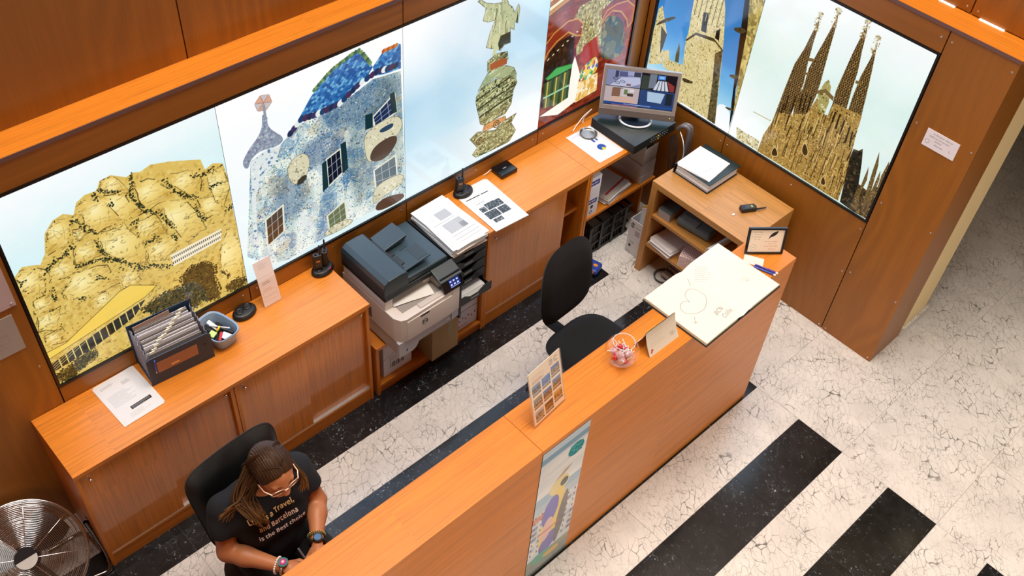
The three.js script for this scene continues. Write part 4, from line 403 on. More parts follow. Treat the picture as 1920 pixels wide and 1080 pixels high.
// black light-box frames and the backlit photos in them
{
  const f = thing('light_box_frame', 'long black frame around the backlit photos on the back wall', 'frame', [-2.009, 0.9025, -0.02]);
  const w = 1.898, H = 1.12, q = 0.013;
  part(f, 'bottom_bar', bx(-w, w, 0, q, 0, 0.024), M.blackFrame); part(f, 'top_bar', bx(-w, w, H - q, H, 0, 0.024), M.blackFrame);
  part(f, 'side_bar', bx(-w, -w + q, q, H - q, 0, 0.024, { grain: 'y' }), M.blackFrame); part(f, 'side_bar', bx(w - q, w, q, H - q, 0, 0.024, { grain: 'y' }), M.blackFrame);
  const g = thing('light_box_frame', 'shorter black frame around the backlit photos on the right wall', 'frame', [0.02, 0.9025, 0.907], -Math.PI / 2);
  const v = 0.858; part(g, 'bottom_bar', bx(-v, v, 0, q, 0, 0.024), M.blackFrame); part(g, 'top_bar', bx(-v, v, H - q, H, 0, 0.024), M.blackFrame);
  part(g, 'side_bar', bx(-v, -v + q, q, H - q, 0, 0.024, { grain: 'y' }), M.blackFrame); part(g, 'side_bar', bx(v - q, v, q, H - q, 0, 0.024, { grain: 'y' }), M.blackFrame);
}
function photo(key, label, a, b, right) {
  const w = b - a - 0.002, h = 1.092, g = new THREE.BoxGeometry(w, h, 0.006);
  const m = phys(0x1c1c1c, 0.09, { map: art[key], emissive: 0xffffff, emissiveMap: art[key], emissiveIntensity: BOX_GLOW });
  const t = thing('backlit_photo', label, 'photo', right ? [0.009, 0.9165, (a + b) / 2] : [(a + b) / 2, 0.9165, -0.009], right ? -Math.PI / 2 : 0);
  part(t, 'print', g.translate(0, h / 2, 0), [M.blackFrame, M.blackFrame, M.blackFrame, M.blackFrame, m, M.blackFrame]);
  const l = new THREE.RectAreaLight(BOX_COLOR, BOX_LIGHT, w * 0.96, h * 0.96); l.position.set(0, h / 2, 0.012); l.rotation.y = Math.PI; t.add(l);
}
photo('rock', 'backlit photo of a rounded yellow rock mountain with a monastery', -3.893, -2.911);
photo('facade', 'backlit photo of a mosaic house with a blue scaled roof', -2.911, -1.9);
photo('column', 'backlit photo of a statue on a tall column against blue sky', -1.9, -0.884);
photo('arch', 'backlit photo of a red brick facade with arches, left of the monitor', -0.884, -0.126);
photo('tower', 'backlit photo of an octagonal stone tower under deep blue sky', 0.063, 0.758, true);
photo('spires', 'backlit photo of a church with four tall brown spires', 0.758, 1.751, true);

// ---------------------------------------------------------------- furniture
const knobG = lathe([[0, 0], [0.006, 0], [0.006, 0.004], [0.0035, 0.007], [0.0065, 0.013], [0.0065, 0.017], [0, 0.019]], 16).rotateX(Math.PI / 2);
function knob(parent, x, y, z) { part(parent, 'knob', knobG, M.chrome, 'small chrome knob').position.set(x, y, z); part(parent, 'lock', new THREE.CylinderGeometry(0.005, 0.005, 0.003, 14).rotateX(Math.PI / 2), M.metal, 'round chrome lock').position.set(x - 0.014, y + 0.012, z + 0.0015); }
const TOP = 0.8, DEP = 0.401, SLAB = 0.024;
function slidingCabinet(x0, x1, split, label, o) {
  const t = thing('cabinet', label, 'cabinet', [x0, 0, 0.001], 0), w = x1 - x0 - 0.002, h = TOP - SLAB - 0.001, d = 0.392, s = 0.018;
  part(t, 'side_panel', bx(0, s, 0, h, 0, d, { grain: 'y' }), M.body); part(t, 'side_panel', bx(w - s, w, 0, h, 0, d, { grain: 'y' }), M.body);
  part(t, 'back_panel', bx(s, w - s, 0.08, h, 0, 0.008, { grain: 'y' }), M.inside); part(t, 'bottom_panel', bx(s, w - s, 0.08, 0.1, 0.0, d - 0.002), M.door); part(t, 'plinth', bx(s, w - s, 0, 0.08, d - 0.022, d - 0.004), M.body);
  part(t, 'top_rail', bx(s, w - s, h - 0.025, h, d - 0.05, d - 0.003), M.inside);
  part(t, 'track', bx(s, w - s, 0.1, 0.108, d - 0.042, d - 0.003), M.alu, 'pale metal sliding track');
  const a = part(t, o.front, bx(s + 0.001, split - x0, 0.1085, h - 0.026, d - 0.019, d - 0.004, { grain: 'y' }), M.door);
  const b = part(t, o.rear, bx((o.open ? s + 0.03 : split - x0 - 0.03), o.open ? split - x0 - 0.02 : w - s - 0.001, 0.1085, h - 0.026, d - 0.04, d - 0.024, { grain: 'y' }), M.door);
  if (o.k1) knob(a, o.k1 - x0, 0.725, d - 0.004); if (o.k2) knob(b, o.k2 - x0, 0.725, d - 0.024);
  return t;
}
slidingCabinet(-4.066, -3.269, -3.657, 'leftmost cherry cabinet with sliding doors, beside the fan', { front: 'sliding_door', rear: 'sliding_door', k1: -4.005, k2: -3.31 });
slidingCabinet(-3.267, -2.467, -2.869, 'cherry sliding-door cabinet between the leftmost cabinet and the printer', { front: 'sliding_door', rear: 'sliding_door', k1: -3.215, k2: -2.51 });
{
  const c = slidingCabinet(-1.634, -0.806, -1.0, 'cherry sliding-door cabinet standing half open right of the paper trays', { front: 'sliding_door', rear: 'sliding_door', k1: -1.58, open: true });
  part(c, 'shelf', bx(0.019, 0.808, 0.475, 0.495, 0.01, 0.34), M.body);
}
const worktop = (x0, x1, label, z1 = DEP) => { const t = thing('worktop', label, 'worktop', [x0, TOP - SLAB, 0.002]); part(t, 'board', bx(0, x1 - x0, 0, SLAB, 0, z1 - 0.002, { r: 0.0015 }), M.top); return t; };
worktop(-4.068, -2.465, 'long orange cherry worktop carrying the file box and charger');
worktop(-1.64, -0.8065, 'orange cherry worktop under the router and printed sheets');
worktop(-0.805, -0.1, 'short orange cherry worktop in the corner under the monitor');
{
  // low open unit that carries the printer
  const t = thing('printer_shelf', 'low open cherry shelf unit carrying the printer and paper trays', 'shelf', [-2.44, 0, 0.002]);
  const w = 0.8, h = 0.41;
  part(t, 'side_panel', bx(0, 0.02, 0, h - 0.025, 0, 0.395, { grain: 'y' }), M.body); part(t, 'side_panel', bx(w - 0.02, w, 0, h - 0.025, 0, 0.395, { grain: 'y' }), M.body);
  part(t, 'top_board', bx(0, w, h - 0.024, h, 0, 0.399, { r: 0.001 }), M.top); part(t, 'bottom_shelf', bx(0.0205, w - 0.0205, 0.055, 0.075, 0, 0.395), M.front); part(t, 'plinth', bx(0.0205, w - 0.0205, 0, 0.0545, 0.365, 0.385), M.body); part(t, 'back_panel', bx(0.0205, w - 0.0205, 0.08, h - 0.025, 0, 0.006), M.inside);
}
{
  const t = thing('corner_shelf', 'open cherry shelf in the corner under the monitor worktop', 'shelf', [-0.804, 0, 0.002]);
  part(t, 'side_panel', bx(0, 0.018, 0, 0.775, 0, 0.392, { grain: 'y' }), M.body); part(t, 'shelf_board', bx(0.0185, 0.68, 0.38, 0.4, 0, 0.39), M.front); part(t, 'side_panel', bx(0.681, 0.699, 0, 0.775, 0, 0.3, { grain: 'y' }), M.body);
}
{
  // low oak desk along the right wall, shelves open to the left
  const t = thing('side_desk', 'oak side desk with two open shelves against the right wall', 'desk', [-0.525, 0, 0.645]);
  const D = 0.47, L = 0.708;
  part(t, 'desk_top', bx(0, D, 0.708, 0.75, 0, L, { grain: 'z', r: 0.0015 }), M.oak);
  part(t, 'side_panel', bx(0.001, D, 0, 0.7075, 0.001, 0.045, { grain: 'y' }), M.oak); part(t, 'side_panel', bx(0.001, D, 0, 0.7075, L - 0.045, L - 0.001, { grain: 'y' }), M.oak);
  for (const y of [0.502, 0.26]) part(t, 'shelf', bx(0.004, D - 0.012, y - 0.022, y, 0.0455, L - 0.0455, { grain: 'z' }), M.oak);
  part(t, 'back_panel', bx(D - 0.01, D, 0, 0.7075, 0.0455, L - 0.0455, { grain: 'y' }), M.inside);
}
const KX = -0.811, KH = 1.152, KZ = 1.782, KW = 0.2415;
{
  const t = thing('reception_counter', 'long orange cherry reception counter', 'counter', [-3.15, 0, KZ]);
  const x0 = -2.7, x1 = KX + 3.15, s = 0.03, j = -2.606 + 3.15, b0 = -2.602 + 3.15, b1 = -2.308 + 3.15;
  part(t, 'counter_top', bx(x0, j - 0.0006, KH - s, KH, -KW, 0, { r: 0.0015 }), M.top); part(t, 'counter_top', bx(j + 0.0006, x1, KH - s, KH, -KW, 0, { r: 0.0015 }), M.top);
  part(t, 'front_panel', bx(x0, b0, 0.002, KH - s - 0.0006, -0.024, -0.002), M.front); part(t, 'front_panel', bx(b1, x1, 0.002, KH - s - 0.0006, -0.024, -0.002), M.front);
  part(t, 'backing_panel', bx(b0, b1, 0.002, KH - s - 0.0006, -0.024, -0.012), M.inside);
  part(t, 'end_panel', bx(x1 - 0.022, x1, 0.002, KH - s - 0.0006, -KW + 0.01, -0.0245, { grain: 'y' }), M.front);
  part(t, 'desk_board', bx(x0, x1 - 0.023, 0.725, 0.75, -0.4, -0.0245), M.top); for (const x of [-2.6, -1.2, 1.2]) part(t, 'support_panel', bx(x, x + 0.022, 0.002, 0.724, -0.3, -0.025, { grain: 'y' }), M.body);
  part(t, 'base_strip', bx(x0, x1, 0.0005, 0.0018, -0.024, -0.001), std(0x5c5a20, 0.6));
}

// ---------------------------------------------------------------- things on and in the back cabinets
function lines(g, x, y, w, n, step, c, lw = 1, ragged = 0.4, r = rng(4)) { g.fillStyle = c; for (let i = 0; i < n; i++) { let q = x; const e = x + w * (1 - ragged * r()); while (q < e) { const l = 3 + 9 * r(); g.fillRect(q, y + i * step, Math.min(l, e - q), lw); q += l + 2.5; } } }
const docTex = canvasTex(256, 340, (g, w, h) => {
  g.fillStyle = '#f3f5fb'; g.fillRect(0, 0, w, h); lines(g, 30, 30, 120, 3, 7, '#8a8d98', 2); lines(g, 150, 60, 70, 4, 7, '#555a66', 2); lines(g, 24, 110, 180, 14, 7, '#a3a7b2', 1.6);
  g.fillStyle = '#14161c'; g.save(); g.translate(90, 244); g.fillRect(0, 0, 132, 24); g.fillStyle = '#e8eaf0'; g.fillRect(6, 6, 118, 1.6); g.fillRect(6, 12, 118, 1.6); g.fillRect(6, 18, 80, 1.2); g.restore(); lines(g, 60, 285, 130, 5, 7, '#b8b79a', 1.6);
});
const formTex = canvasTex(300, 420, (g, w, h) => {
  g.fillStyle = '#f6f6f5'; g.fillRect(0, 0, w, h); g.strokeStyle = '#b5b8bc'; g.lineWidth = 2; g.beginPath(); g.arc(66, 66, 26, 0, 6.3); g.stroke();
  g.fillStyle = '#b9bdc2'; g.fillRect(110, 100, 110, 70); g.fillRect(80, 205, 160, 92); g.fillStyle = '#8f949a'; g.fillRect(190, 250, 50, 46); lines(g, 40, 110, 60, 4, 12, '#6a6d72', 1.5); lines(g, 90, 215, 140, 9, 9, '#eceef0', 1.5); g.fillStyle = '#3a3c40'; g.fillRect(30, 185, 190, 2); g.fillRect(60, 320, 210, 2); g.fillRect(60, 352, 220, 2); g.fillRect(80, 380, 190, 1.5); lines(g, 60, 335, 190, 2, 8, '#85888c', 1.5);
});
const gridTex = canvasTex(300, 420, (g, w, h) => {
  g.fillStyle = '#fafafb'; g.fillRect(0, 0, w, h); g.fillStyle = '#1c2228'; g.fillRect(24, 96, 128, 7); g.fillRect(160, 96, 70, 7); lines(g, 40, 112, 170, 5, 8, '#9b8f8f', 1.5); lines(g, 60, 160, 120, 1, 8, '#333', 4);
  const r = rng(8); const ph = (x, y, a, b) => { g.fillStyle = '#4a545c'; g.fillRect(x, y, a, b); for (let i = 0; i < 46; i++) { g.fillStyle = ['#1f272e', '#7c868c', '#2f3a42', '#aab2b6', '#59656d'][Math.floor(r() * 5)]; g.fillRect(x + r() * (a - 10), y + r() * (b - 8), 4 + 8 * r(), 3 + 6 * r()); } };
  ph(46, 200, 52, 44); ph(104, 186, 92, 60); ph(46, 252, 110, 66); ph(164, 256, 82, 62); ph(164, 190, 82, 58); ph(60, 326, 80, 34); lines(g, 160, 334, 80, 3, 8, '#888', 2);
});
const chartTex = canvasTex(230, 330, (g, w, h) => {
  g.fillStyle = '#f7f8fb'; g.fillRect(0, 0, w, h); g.fillStyle = '#1f4fae'; g.fillRect(120, 120, 16, 34); g.fillRect(150, 128, 14, 22); g.beginPath(); g.arc(128, 218, 32, 0, 6.3); g.fill(); g.fillStyle = '#d9d23a'; g.beginPath(); g.moveTo(128, 218); g.arc(128, 218, 32, 0.7, 2.1); g.fill(); lines(g, 20, 24, 150, 3, 7, '#9fb4dc', 2); lines(g, 60, 285, 110, 2, 8, '#c2c8d6', 1.5);
});
function paperThing(name, label, cat, pos, turn, w, d, t, tex, sheets = 1) {
  const o = thing(name, label, cat, pos, turn); const pm = std(0xdcdad7, 0.85, { map: tex });
  for (let i = 0; i < sheets; i++) { const last = i === sheets - 1, [g, m] = sheet(w * (1 - 0.01 * i), d, t, M.paperEdge, last ? pm : M.paper); const s = part(o, last ? 'top_sheet' : 'sheet', g, m); s.position.set(last ? 0 : R2(-0.012, 0.012), i * t, last ? 0 : R2(-0.006, 0.006)); s.rotation.y = last ? 0 : R2(-0.05, 0.05); }
  return o;
}
paperThing('document', 'printed pages with a black text bar, left of the file box', 'paper', [-3.672, TOP + 0.0005, 0.152], 0.07, 0.205, 0.284, 0.0012, docTex, 3);
paperThing('printed_sheets', 'sheets printed with black and white photos, beside the radio charger', 'paper', [-1.475, TOP + 0.0005, 0.232], -0.06, 0.235, 0.385, 0.0014, gridTex, 3);
paperThing('chart_sheet', 'printed sheet with a blue and yellow pie chart', 'paper', [-0.597, TOP + 0.0005, 0.219], -0.03, 0.208, 0.3, 0.0008, chartTex, 1);

{ // accordion file box
  const o = thing('file_box', 'navy expanding file box full of papers below the mountain photo', 'file box', [-3.402, TOP + 0.0005, 0.187], -0.082);
  const navy = std(0x1c3348, 0.5), bel = std(0x8d8a92, 0.7), w = 0.159;
  const fp = extrude([[-w, 0], [w, 0], [w, 0.172], [w - 0.02, 0.19], [-w + 0.02, 0.19], [-w, 0.182]], 0.004, 0.001);
  const fr = part(o, 'front_panel', fp, navy); fr.rotation.x = 0.05; fr.position.z = -0.004;
  part(fr, 'pocket', bx(-0.115, 0.085, 0.075, 0.15, 0.0045, 0.006), phys(0x8a5a48, 0.25, { clearcoat: 0.6 }), 'clear pocket with a brown card'); part(fr, 'label', bx(-0.05, -0.01, 0.09, 0.1, 0.0062, 0.0068), std(0xe0a860, 0.6)); part(fr, 'snap', new THREE.CylinderGeometry(0.006, 0.006, 0.003, 14).rotateX(Math.PI / 2).translate(0.125, 0.12, 0.0055), M.black);
  part(o, 'back_panel', bx(-w, w, 0, 0.262, -0.172, -0.168, { r: 0.001 }), navy);
  for (const s of [-1, 1]) { const p = []; const n = 12; for (let i = 0; i <= n; i++) p.push([-0.166 + i * 0.0135, (i % 2 ? 0.008 : 0)]); const up = p.concat(p.slice().reverse().map(([a, b]) => [a, b + 0.0016])); const g = extrude(up.map(([a, b]) => [a, s * (0.15 - b)]), 0.2); const mtx = new THREE.Matrix4().makeBasis(new THREE.Vector3(0, 0, 1), new THREE.Vector3(1, 0, 0), new THREE.Vector3(0, 1, 0)); g.applyMatrix4(mtx); const q = g.attributes.position; for (let i = 0; i < q.count; i++) if (q.getY(i) > 0.1) q.setY(i, 0.2 + (-q.getZ(i)) * 0.3 - 0.012); g.computeVertexNormals(); part(o, 'bellows', g, bel); }
  part(o, 'base', bx(-w + 0.004, w - 0.004, 0.0008, 0.005, -0.166, -0.004), navy);
  const tones = [0xc9c6d0, 0x9c958f, 0xdfe0ea, 0xb8b0a8, 0xe8e8f2, 0x8f8983];
  for (let i = 0; i < 14; i++) { const z = -0.158 + i * 0.0108, h = 0.19 + (13 - i) * 0.0042 + R2(-0.008, 0.006); const s = part(o, 'divider', bx(-0.138 + R2(0, 0.012), 0.136 - R2(0, 0.012), 0.006, h, -0.0012, 0.0012), std(tones[i % 6], 0.85)); s.position.set(0, 0, z); s.rotation.z = R2(-0.015, 0.015); s.rotation.x = 0.03 - 0.005 * i; if (i > 0) part(s, 'tab', bx(-0.125 + (13 - i) * 0.0175, -0.1 + (13 - i) * 0.0175, h - 0.002, h + 0.012, -0.002, 0.002), std(0xece6cf, 0.7)); }
  const e = part(o, 'envelope', bx(-0.12, 0.06, 0.1, 0.268, -0.001, 0.001), std(0xa5897a, 0.85)); e.position.z = -0.151; e.rotation.z = 0.06;
  const p = thing('pen', 'blue ballpoint pen clipped to the front of the file box', 'pen', [-3.53, TOP + 0.115, 0.192], -0.082); part(p, 'barrel', rod([0, 0, 0.009], [0.004, 0.075, 0.011], 0.0036), std(0x2a43b8, 0.3)); part(p, 'tip', rod([-0.0008, -0.014, 0.0086], [0, 0, 0.009], 0.001, 0.0034), M.chrome); part(p, 'clip', bx(0.0015, 0.0055, 0.035, 0.074, 0.0135, 0.0155), std(0x1a2c86, 0.3));
}
{ // tray of odds and ends
  const o = thing('utensil_tray', 'grey-blue plastic tray of pens and odds and ends', 'tray', [-3.163, TOP + 0.0005, 0.112], 0.12);
  const sh = (w, d, t) => { const p = []; for (let i = 0; i < 48; i++) { const a = i / 48 * Math.PI * 2, n = 3.2, c = Math.cos(a), s = Math.sin(a), x = Math.sign(c) * Math.pow(Math.abs(c), 2 / n) * w, y = Math.sign(s) * Math.pow(Math.abs(s), 2 / n) * d; p.push([x * (1 + 0.16 * (-y / d)), y]); } return p; };
  const lay = (a, b, y0, y1) => { const A = sh(...a), B = sh(...b), pos = [], n = 48; for (let i = 0; i < n; i++) { const j = (i + 1) % n, P = [A[i][0], y0, -A[i][1]], Q = [A[j][0], y0, -A[j][1]], S = [B[j][0], y1, -B[j][1]], U = [B[i][0], y1, -B[i][1]]; pos.push(...P, ...Q, ...S, ...P, ...S, ...U); } const g = new THREE.BufferGeometry(); g.setAttribute('position', new THREE.Float32BufferAttribute(pos, 3)); g.setAttribute('uv', new THREE.Float32BufferAttribute(new Float32Array(pos.length / 3 * 2), 2)); g.computeVertexNormals(); return g; };
  const blue = phys(0x8fa3b8, 0.3, { side: THREE.DoubleSide });
  const bot = new THREE.ShapeGeometry(new THREE.Shape(sh(0.052, 0.078).map(([a, b]) => new THREE.Vector2(a, b)))).rotateX(-Math.PI / 2);
  part(o, 'wall', merge([lay([0.052, 0.078], [0.064, 0.094], 0.0008, 0.082), lay([0.064, 0.094], [0.072, 0.103], 0.082, 0.088), lay([0.072, 0.103], [0.072, 0.103], 0.088, 0.078), lay([0.0495, 0.0755], [0.0615, 0.0915], 0.002, 0.082)]), blue); part(o, 'bottom', bot.translate(0, 0.002, 0), blue);
  const bits = [['eraser', 'white block eraser in the grey-blue tray', 0xefeeec, () => bx(-0.011, 0.011, 0, 0.014, -0.03, 0.03, { r: 0.004 }), [-0.004, 0.046, -0.05], [0.5, 0.35, 0]],
    ['pocket_knife', 'red pocket knife in the grey-blue tray', 0xc01f2a, () => bx(-0.007, 0.007, 0, 0.012, -0.03, 0.03, { r: 0.005 }), [-0.014, 0.05, 0.046], [0, -0.7, 0.1]],
    ['sticky_notes', 'pale green sticky notes in the grey-blue tray', 0xbfe07a, () => bx(-0.016, 0.016, 0, 0.008, -0.016, 0.016), [-0.034, 0.05, 0.005], [0.1, 0.4, 0.1]],
    ['tape_roll', 'yellow tape roll in the grey-blue tray', 0xf0c41e, () => new THREE.TorusGeometry(0.012, 0.005, 8, 20), [0.004, 0.056, -0.006], [0.6, 0.6, 0]],
    ['marker', 'black marker pen lying in the grey-blue tray', 0x17181c, () => rod([0, 0, -0.045], [0, 0, 0.045], 0.006), [0.028, 0.05, 0.015], [0.1, 0.5, 0]],
    ['pen', 'silver pen lying in the grey-blue tray', 0xc8ccd2, () => rod([0, 0, -0.05], [0, 0, 0.05], 0.0042), [0.016, 0.056, -0.012], [0.05, 0.75, 0]],
    ['label_card', 'white label card in the grey-blue tray', 0xf4f4f6, () => bx(-0.02, 0.02, 0, 0.002, -0.026, 0.026), [0.012, 0.05, 0.056], [0.1, 0.5, -0.1]],
    ['stapler', 'small black stapler in the grey-blue tray', 0x121316, () => bx(-0.012, 0.012, 0, 0.02, -0.03, 0.03, { r: 0.005 }), [-0.03, 0.03, -0.045], [0, 0.2, 0]],
    ['marker', 'second black marker pen under the label card', 0x1a1b20, () => rod([0, 0, -0.04], [0, 0, 0.04], 0.006), [-0.005, 0.036, 0.03], [0, -0.2, 0]]];
  for (const [n, l, c, f, p, r] of bits) { const t = thing(n, l, n.replace('_', ' '), [-3.163 + p[0], TOP + p[1], 0.112 + p[2]]); const m = part(t, 'body', f(), std(c, 0.45)); m.rotation.set(...r); }
  part(o, 'filling', bx(-0.046, 0.046, 0.004, 0.032, -0.07, 0.07, { r: 0.01 }), M.blackMatte, 'dark jumble of small things');
}
// radio charger cradles
function cradle(label, x, z, turn, wells) {
  const o = thing('radio_charger', label, 'charger', [x, TOP + 0.0005, z], turn);
  const g = lathe([[0, 0], [0.064, 0], [0.067, 0.004], [0.066, 0.014], [0.06, 0.024], [0.05, 0.029], [0, 0.03]], 44); g.scale(1, 1, 0.72); part(o, 'base', g, M.black);
  for (const wx of [-0.025, 0.025]) { const t = new THREE.TorusGeometry(0.019, 0.004, 8, 28).rotateX(Math.PI / 2); t.scale(1, 1, 0.85); part(o, 'well_rim', t, M.blackGloss).position.set(wx, 0.03, wells ? 0 : -0.004); const c = new THREE.CylinderGeometry(0.017, 0.017, 0.002, 20); part(o, 'well', c, M.blackMatte).position.set(wx, 0.031, wells ? 0 : -0.004); if (!wells) part(o, 'contact', bx(-0.004, 0.004, 0.032, 0.038, -0.002, 0.002), M.chrome).position.set(wx, 0, -0.004); }
  const red = new THREE.MeshStandardMaterial({ color: 0x401010, emissive: 0xff2060, emissiveIntensity: 1.2 }); if (wells) for (const k of wells) part(o, 'indicator', new THREE.CylinderGeometry(0.003, 0.003, 0.003, 10), red, 'small red indicator').position.set(k, 0.027, 0.036);
  return o;
}
const radioTex = canvasTex(128, 200, (g, w, h) => { g.fillStyle = '#17191b'; g.fillRect(0, 0, w, h); g.fillStyle = '#b4703a'; g.fillRect(30, 52, 68, 34); g.fillStyle = '#4b4f54'; for (let j = 0; j < 3; j++) for (let i = 0; i < 3; i++) { g.beginPath(); g.ellipse(34 + i * 30, 108 + j * 22, 10, 7, 0, 0, 6.3); g.fill(); } });
function radio(label, pos, turn, lying, o = {}) {
  const t = thing('walkie_talkie', label, 'radio', pos, turn); const g = new THREE.Group(); const face = std(0xffffff, 0.5, { map: o.tex || radioTex });
  const b = new RoundedBoxGeometry(0.046, 0.096, 0.028, 3, 0.006), bm = part(t, 'body', b, M.black); const f = part(bm, 'keypad', new THREE.BoxGeometry(0.04, 0.08, 0.002), [M.black, M.black, M.black, M.black, face, M.black]); f.position.set(0, -0.002, 0.0136);
  const an = part(t, 'antenna', rod([0, 0, 0], [0, 0.062, 0], 0.0058, 0.0045, 12), M.blackMatte), kn = part(t, 'dial', new THREE.CylinderGeometry(0.006, 0.006, 0.01, 14), M.blackMatte);
  if (lying) { for (const q of [bm, an, kn]) q.rotation.x = -Math.PI / 2; bm.position.set(0, 0.0145, 0); an.position.set(0.014, 0.0145, -0.047); kn.position.set(-0.008, 0.0145, -0.051); }
  else { bm.position.set(0, 0.05, 0); an.position.set(0.014, 0.097, 0); kn.position.set(-0.008, 0.102, 0); }
  return t;
}
cradle('empty black radio charger beside the brochure stand', -2.985, 0.055, 0.15, null);
cradle('black charger holding two radios at the end of the long worktop', -2.51, 0.055, 0.15, [0.012, 0.024]);
radio('left one of the two radios in the charger near the printer', [-2.533, TOP + 0.033, 0.054], -0.35, false); radio('right one of the two radios in the charger near the printer', [-2.484, TOP + 0.033, 0.05], 0.9, false);
cradle('black charger holding one radio under the column photo', -1.53, 0.056, 0.1, [0.0]);
radio('single radio in the charger under the column photo', [-1.555, TOP + 0.033, 0.054], -0.35, false);
{ // leaflet stand
  const o = thing('leaflet_stand', 'clear leaflet stand with a pale folded leaflet on the worktop', 'stand', [-2.838, TOP + 0.0005, 0.06], 0.02);
  const tex = canvasTex(120, 260, (g, w, h) => { g.fillStyle = '#efe7e6'; g.fillRect(0, 0, w, h); g.fillStyle = '#d9cccc'; g.fillRect(0, 90, w, 3); lines(g, 30, 20, 60, 4, 8, '#b9aeb0', 2); lines(g, 22, 120, 80, 2, 10, '#8f8688', 4); lines(g, 18, 160, 86, 2, 9, '#c9a8a0', 3); g.strokeStyle = '#c4a8a0'; g.strokeRect(14, 178, 92, 26); g.strokeRect(14, 210, 92, 22); });
  const pm = std(0xffffff, 0.8, { map: tex });
  const pr = extrude([[0.028, 0.001], [0.0265, 0.001], [-0.004, 0.165], [-0.03, 0.27], [-0.0285, 0.27], [-0.0025, 0.166]], 0.098); const lf = part(o, 'leaflet', (() => { const g = pr; g.rotateY(-Math.PI / 2); g.translate(0.049, 0, 0); const p = g.attributes.position, uv = new Float32Array(p.count * 2); for (let i = 0; i < p.count; i++) { uv[2 * i] = (p.getX(i) + 0.049) / 0.098; uv[2 * i + 1] = p.getY(i) / 0.27; } g.setAttribute('uv', new THREE.BufferAttribute(uv, 2)); return g; })(), pm);
  const cl = phys(0xffffff, 0.05, { transmission: 1, thickness: 0, ior: 1.49 }); const h = part(o, 'front_pane', bx(-0.052, 0.052, 0, 0.16, -0.001, 0.001), cl); h.position.set(0, 0.0025, 0.0315); h.rotation.x = -0.19; part(o, 'foot', bx(-0.052, 0.052, 0, 0.002, -0.035, 0.033), cl);
}
{ // router
  const o = thing('router', 'small black network box on the worktop under the column photo', 'router', [-1.214, TOP + 0.0005, 0.064], -0.02);
  part(o, 'case', bx(-0.062, 0.062, 0.003, 0.03, -0.05, 0.05, { r: 0.006 }), M.blackGloss); for (const [a, b] of [[-0.05, -0.04], [0.05, -0.04], [-0.05, 0.04], [0.05, 0.04]]) part(o, 'foot', new THREE.CylinderGeometry(0.005, 0.005, 0.003, 12).translate(a, 0.0015, b), M.blackMatte);
  part(o, 'mark', bx(-0.014, 0.014, 0.03, 0.0306, -0.003, 0.003), M.grey);
  const c = thing('cable', 'short white cable behind the small black network box', 'cable', [-1.28, TOP, 0.02]); part(c, 'cord', tube([[0.015, 0.01, -0.005], [0.0, 0.016, -0.005], [-0.03, 0.02, 0.004], [-0.055, 0.004, -0.003]], 0.0022, 24), M.white);
}
{ // steel dish
  const o = thing('metal_dish', 'round brushed metal dish on the chart sheet', 'dish', [-0.563, TOP + 0.0017, 0.13]);
  part(o, 'dish', lathe([[0, 0.003], [0.042, 0.003], [0.047, 0.005], [0.051, 0.013], [0.056, 0.015], [0.056, 0.0135], [0.0525, 0.011], [0.049, 0.0005], [0, 0.0]], 56), std(0xb9b7ac, 0.28, { metalness: 1 }));
}
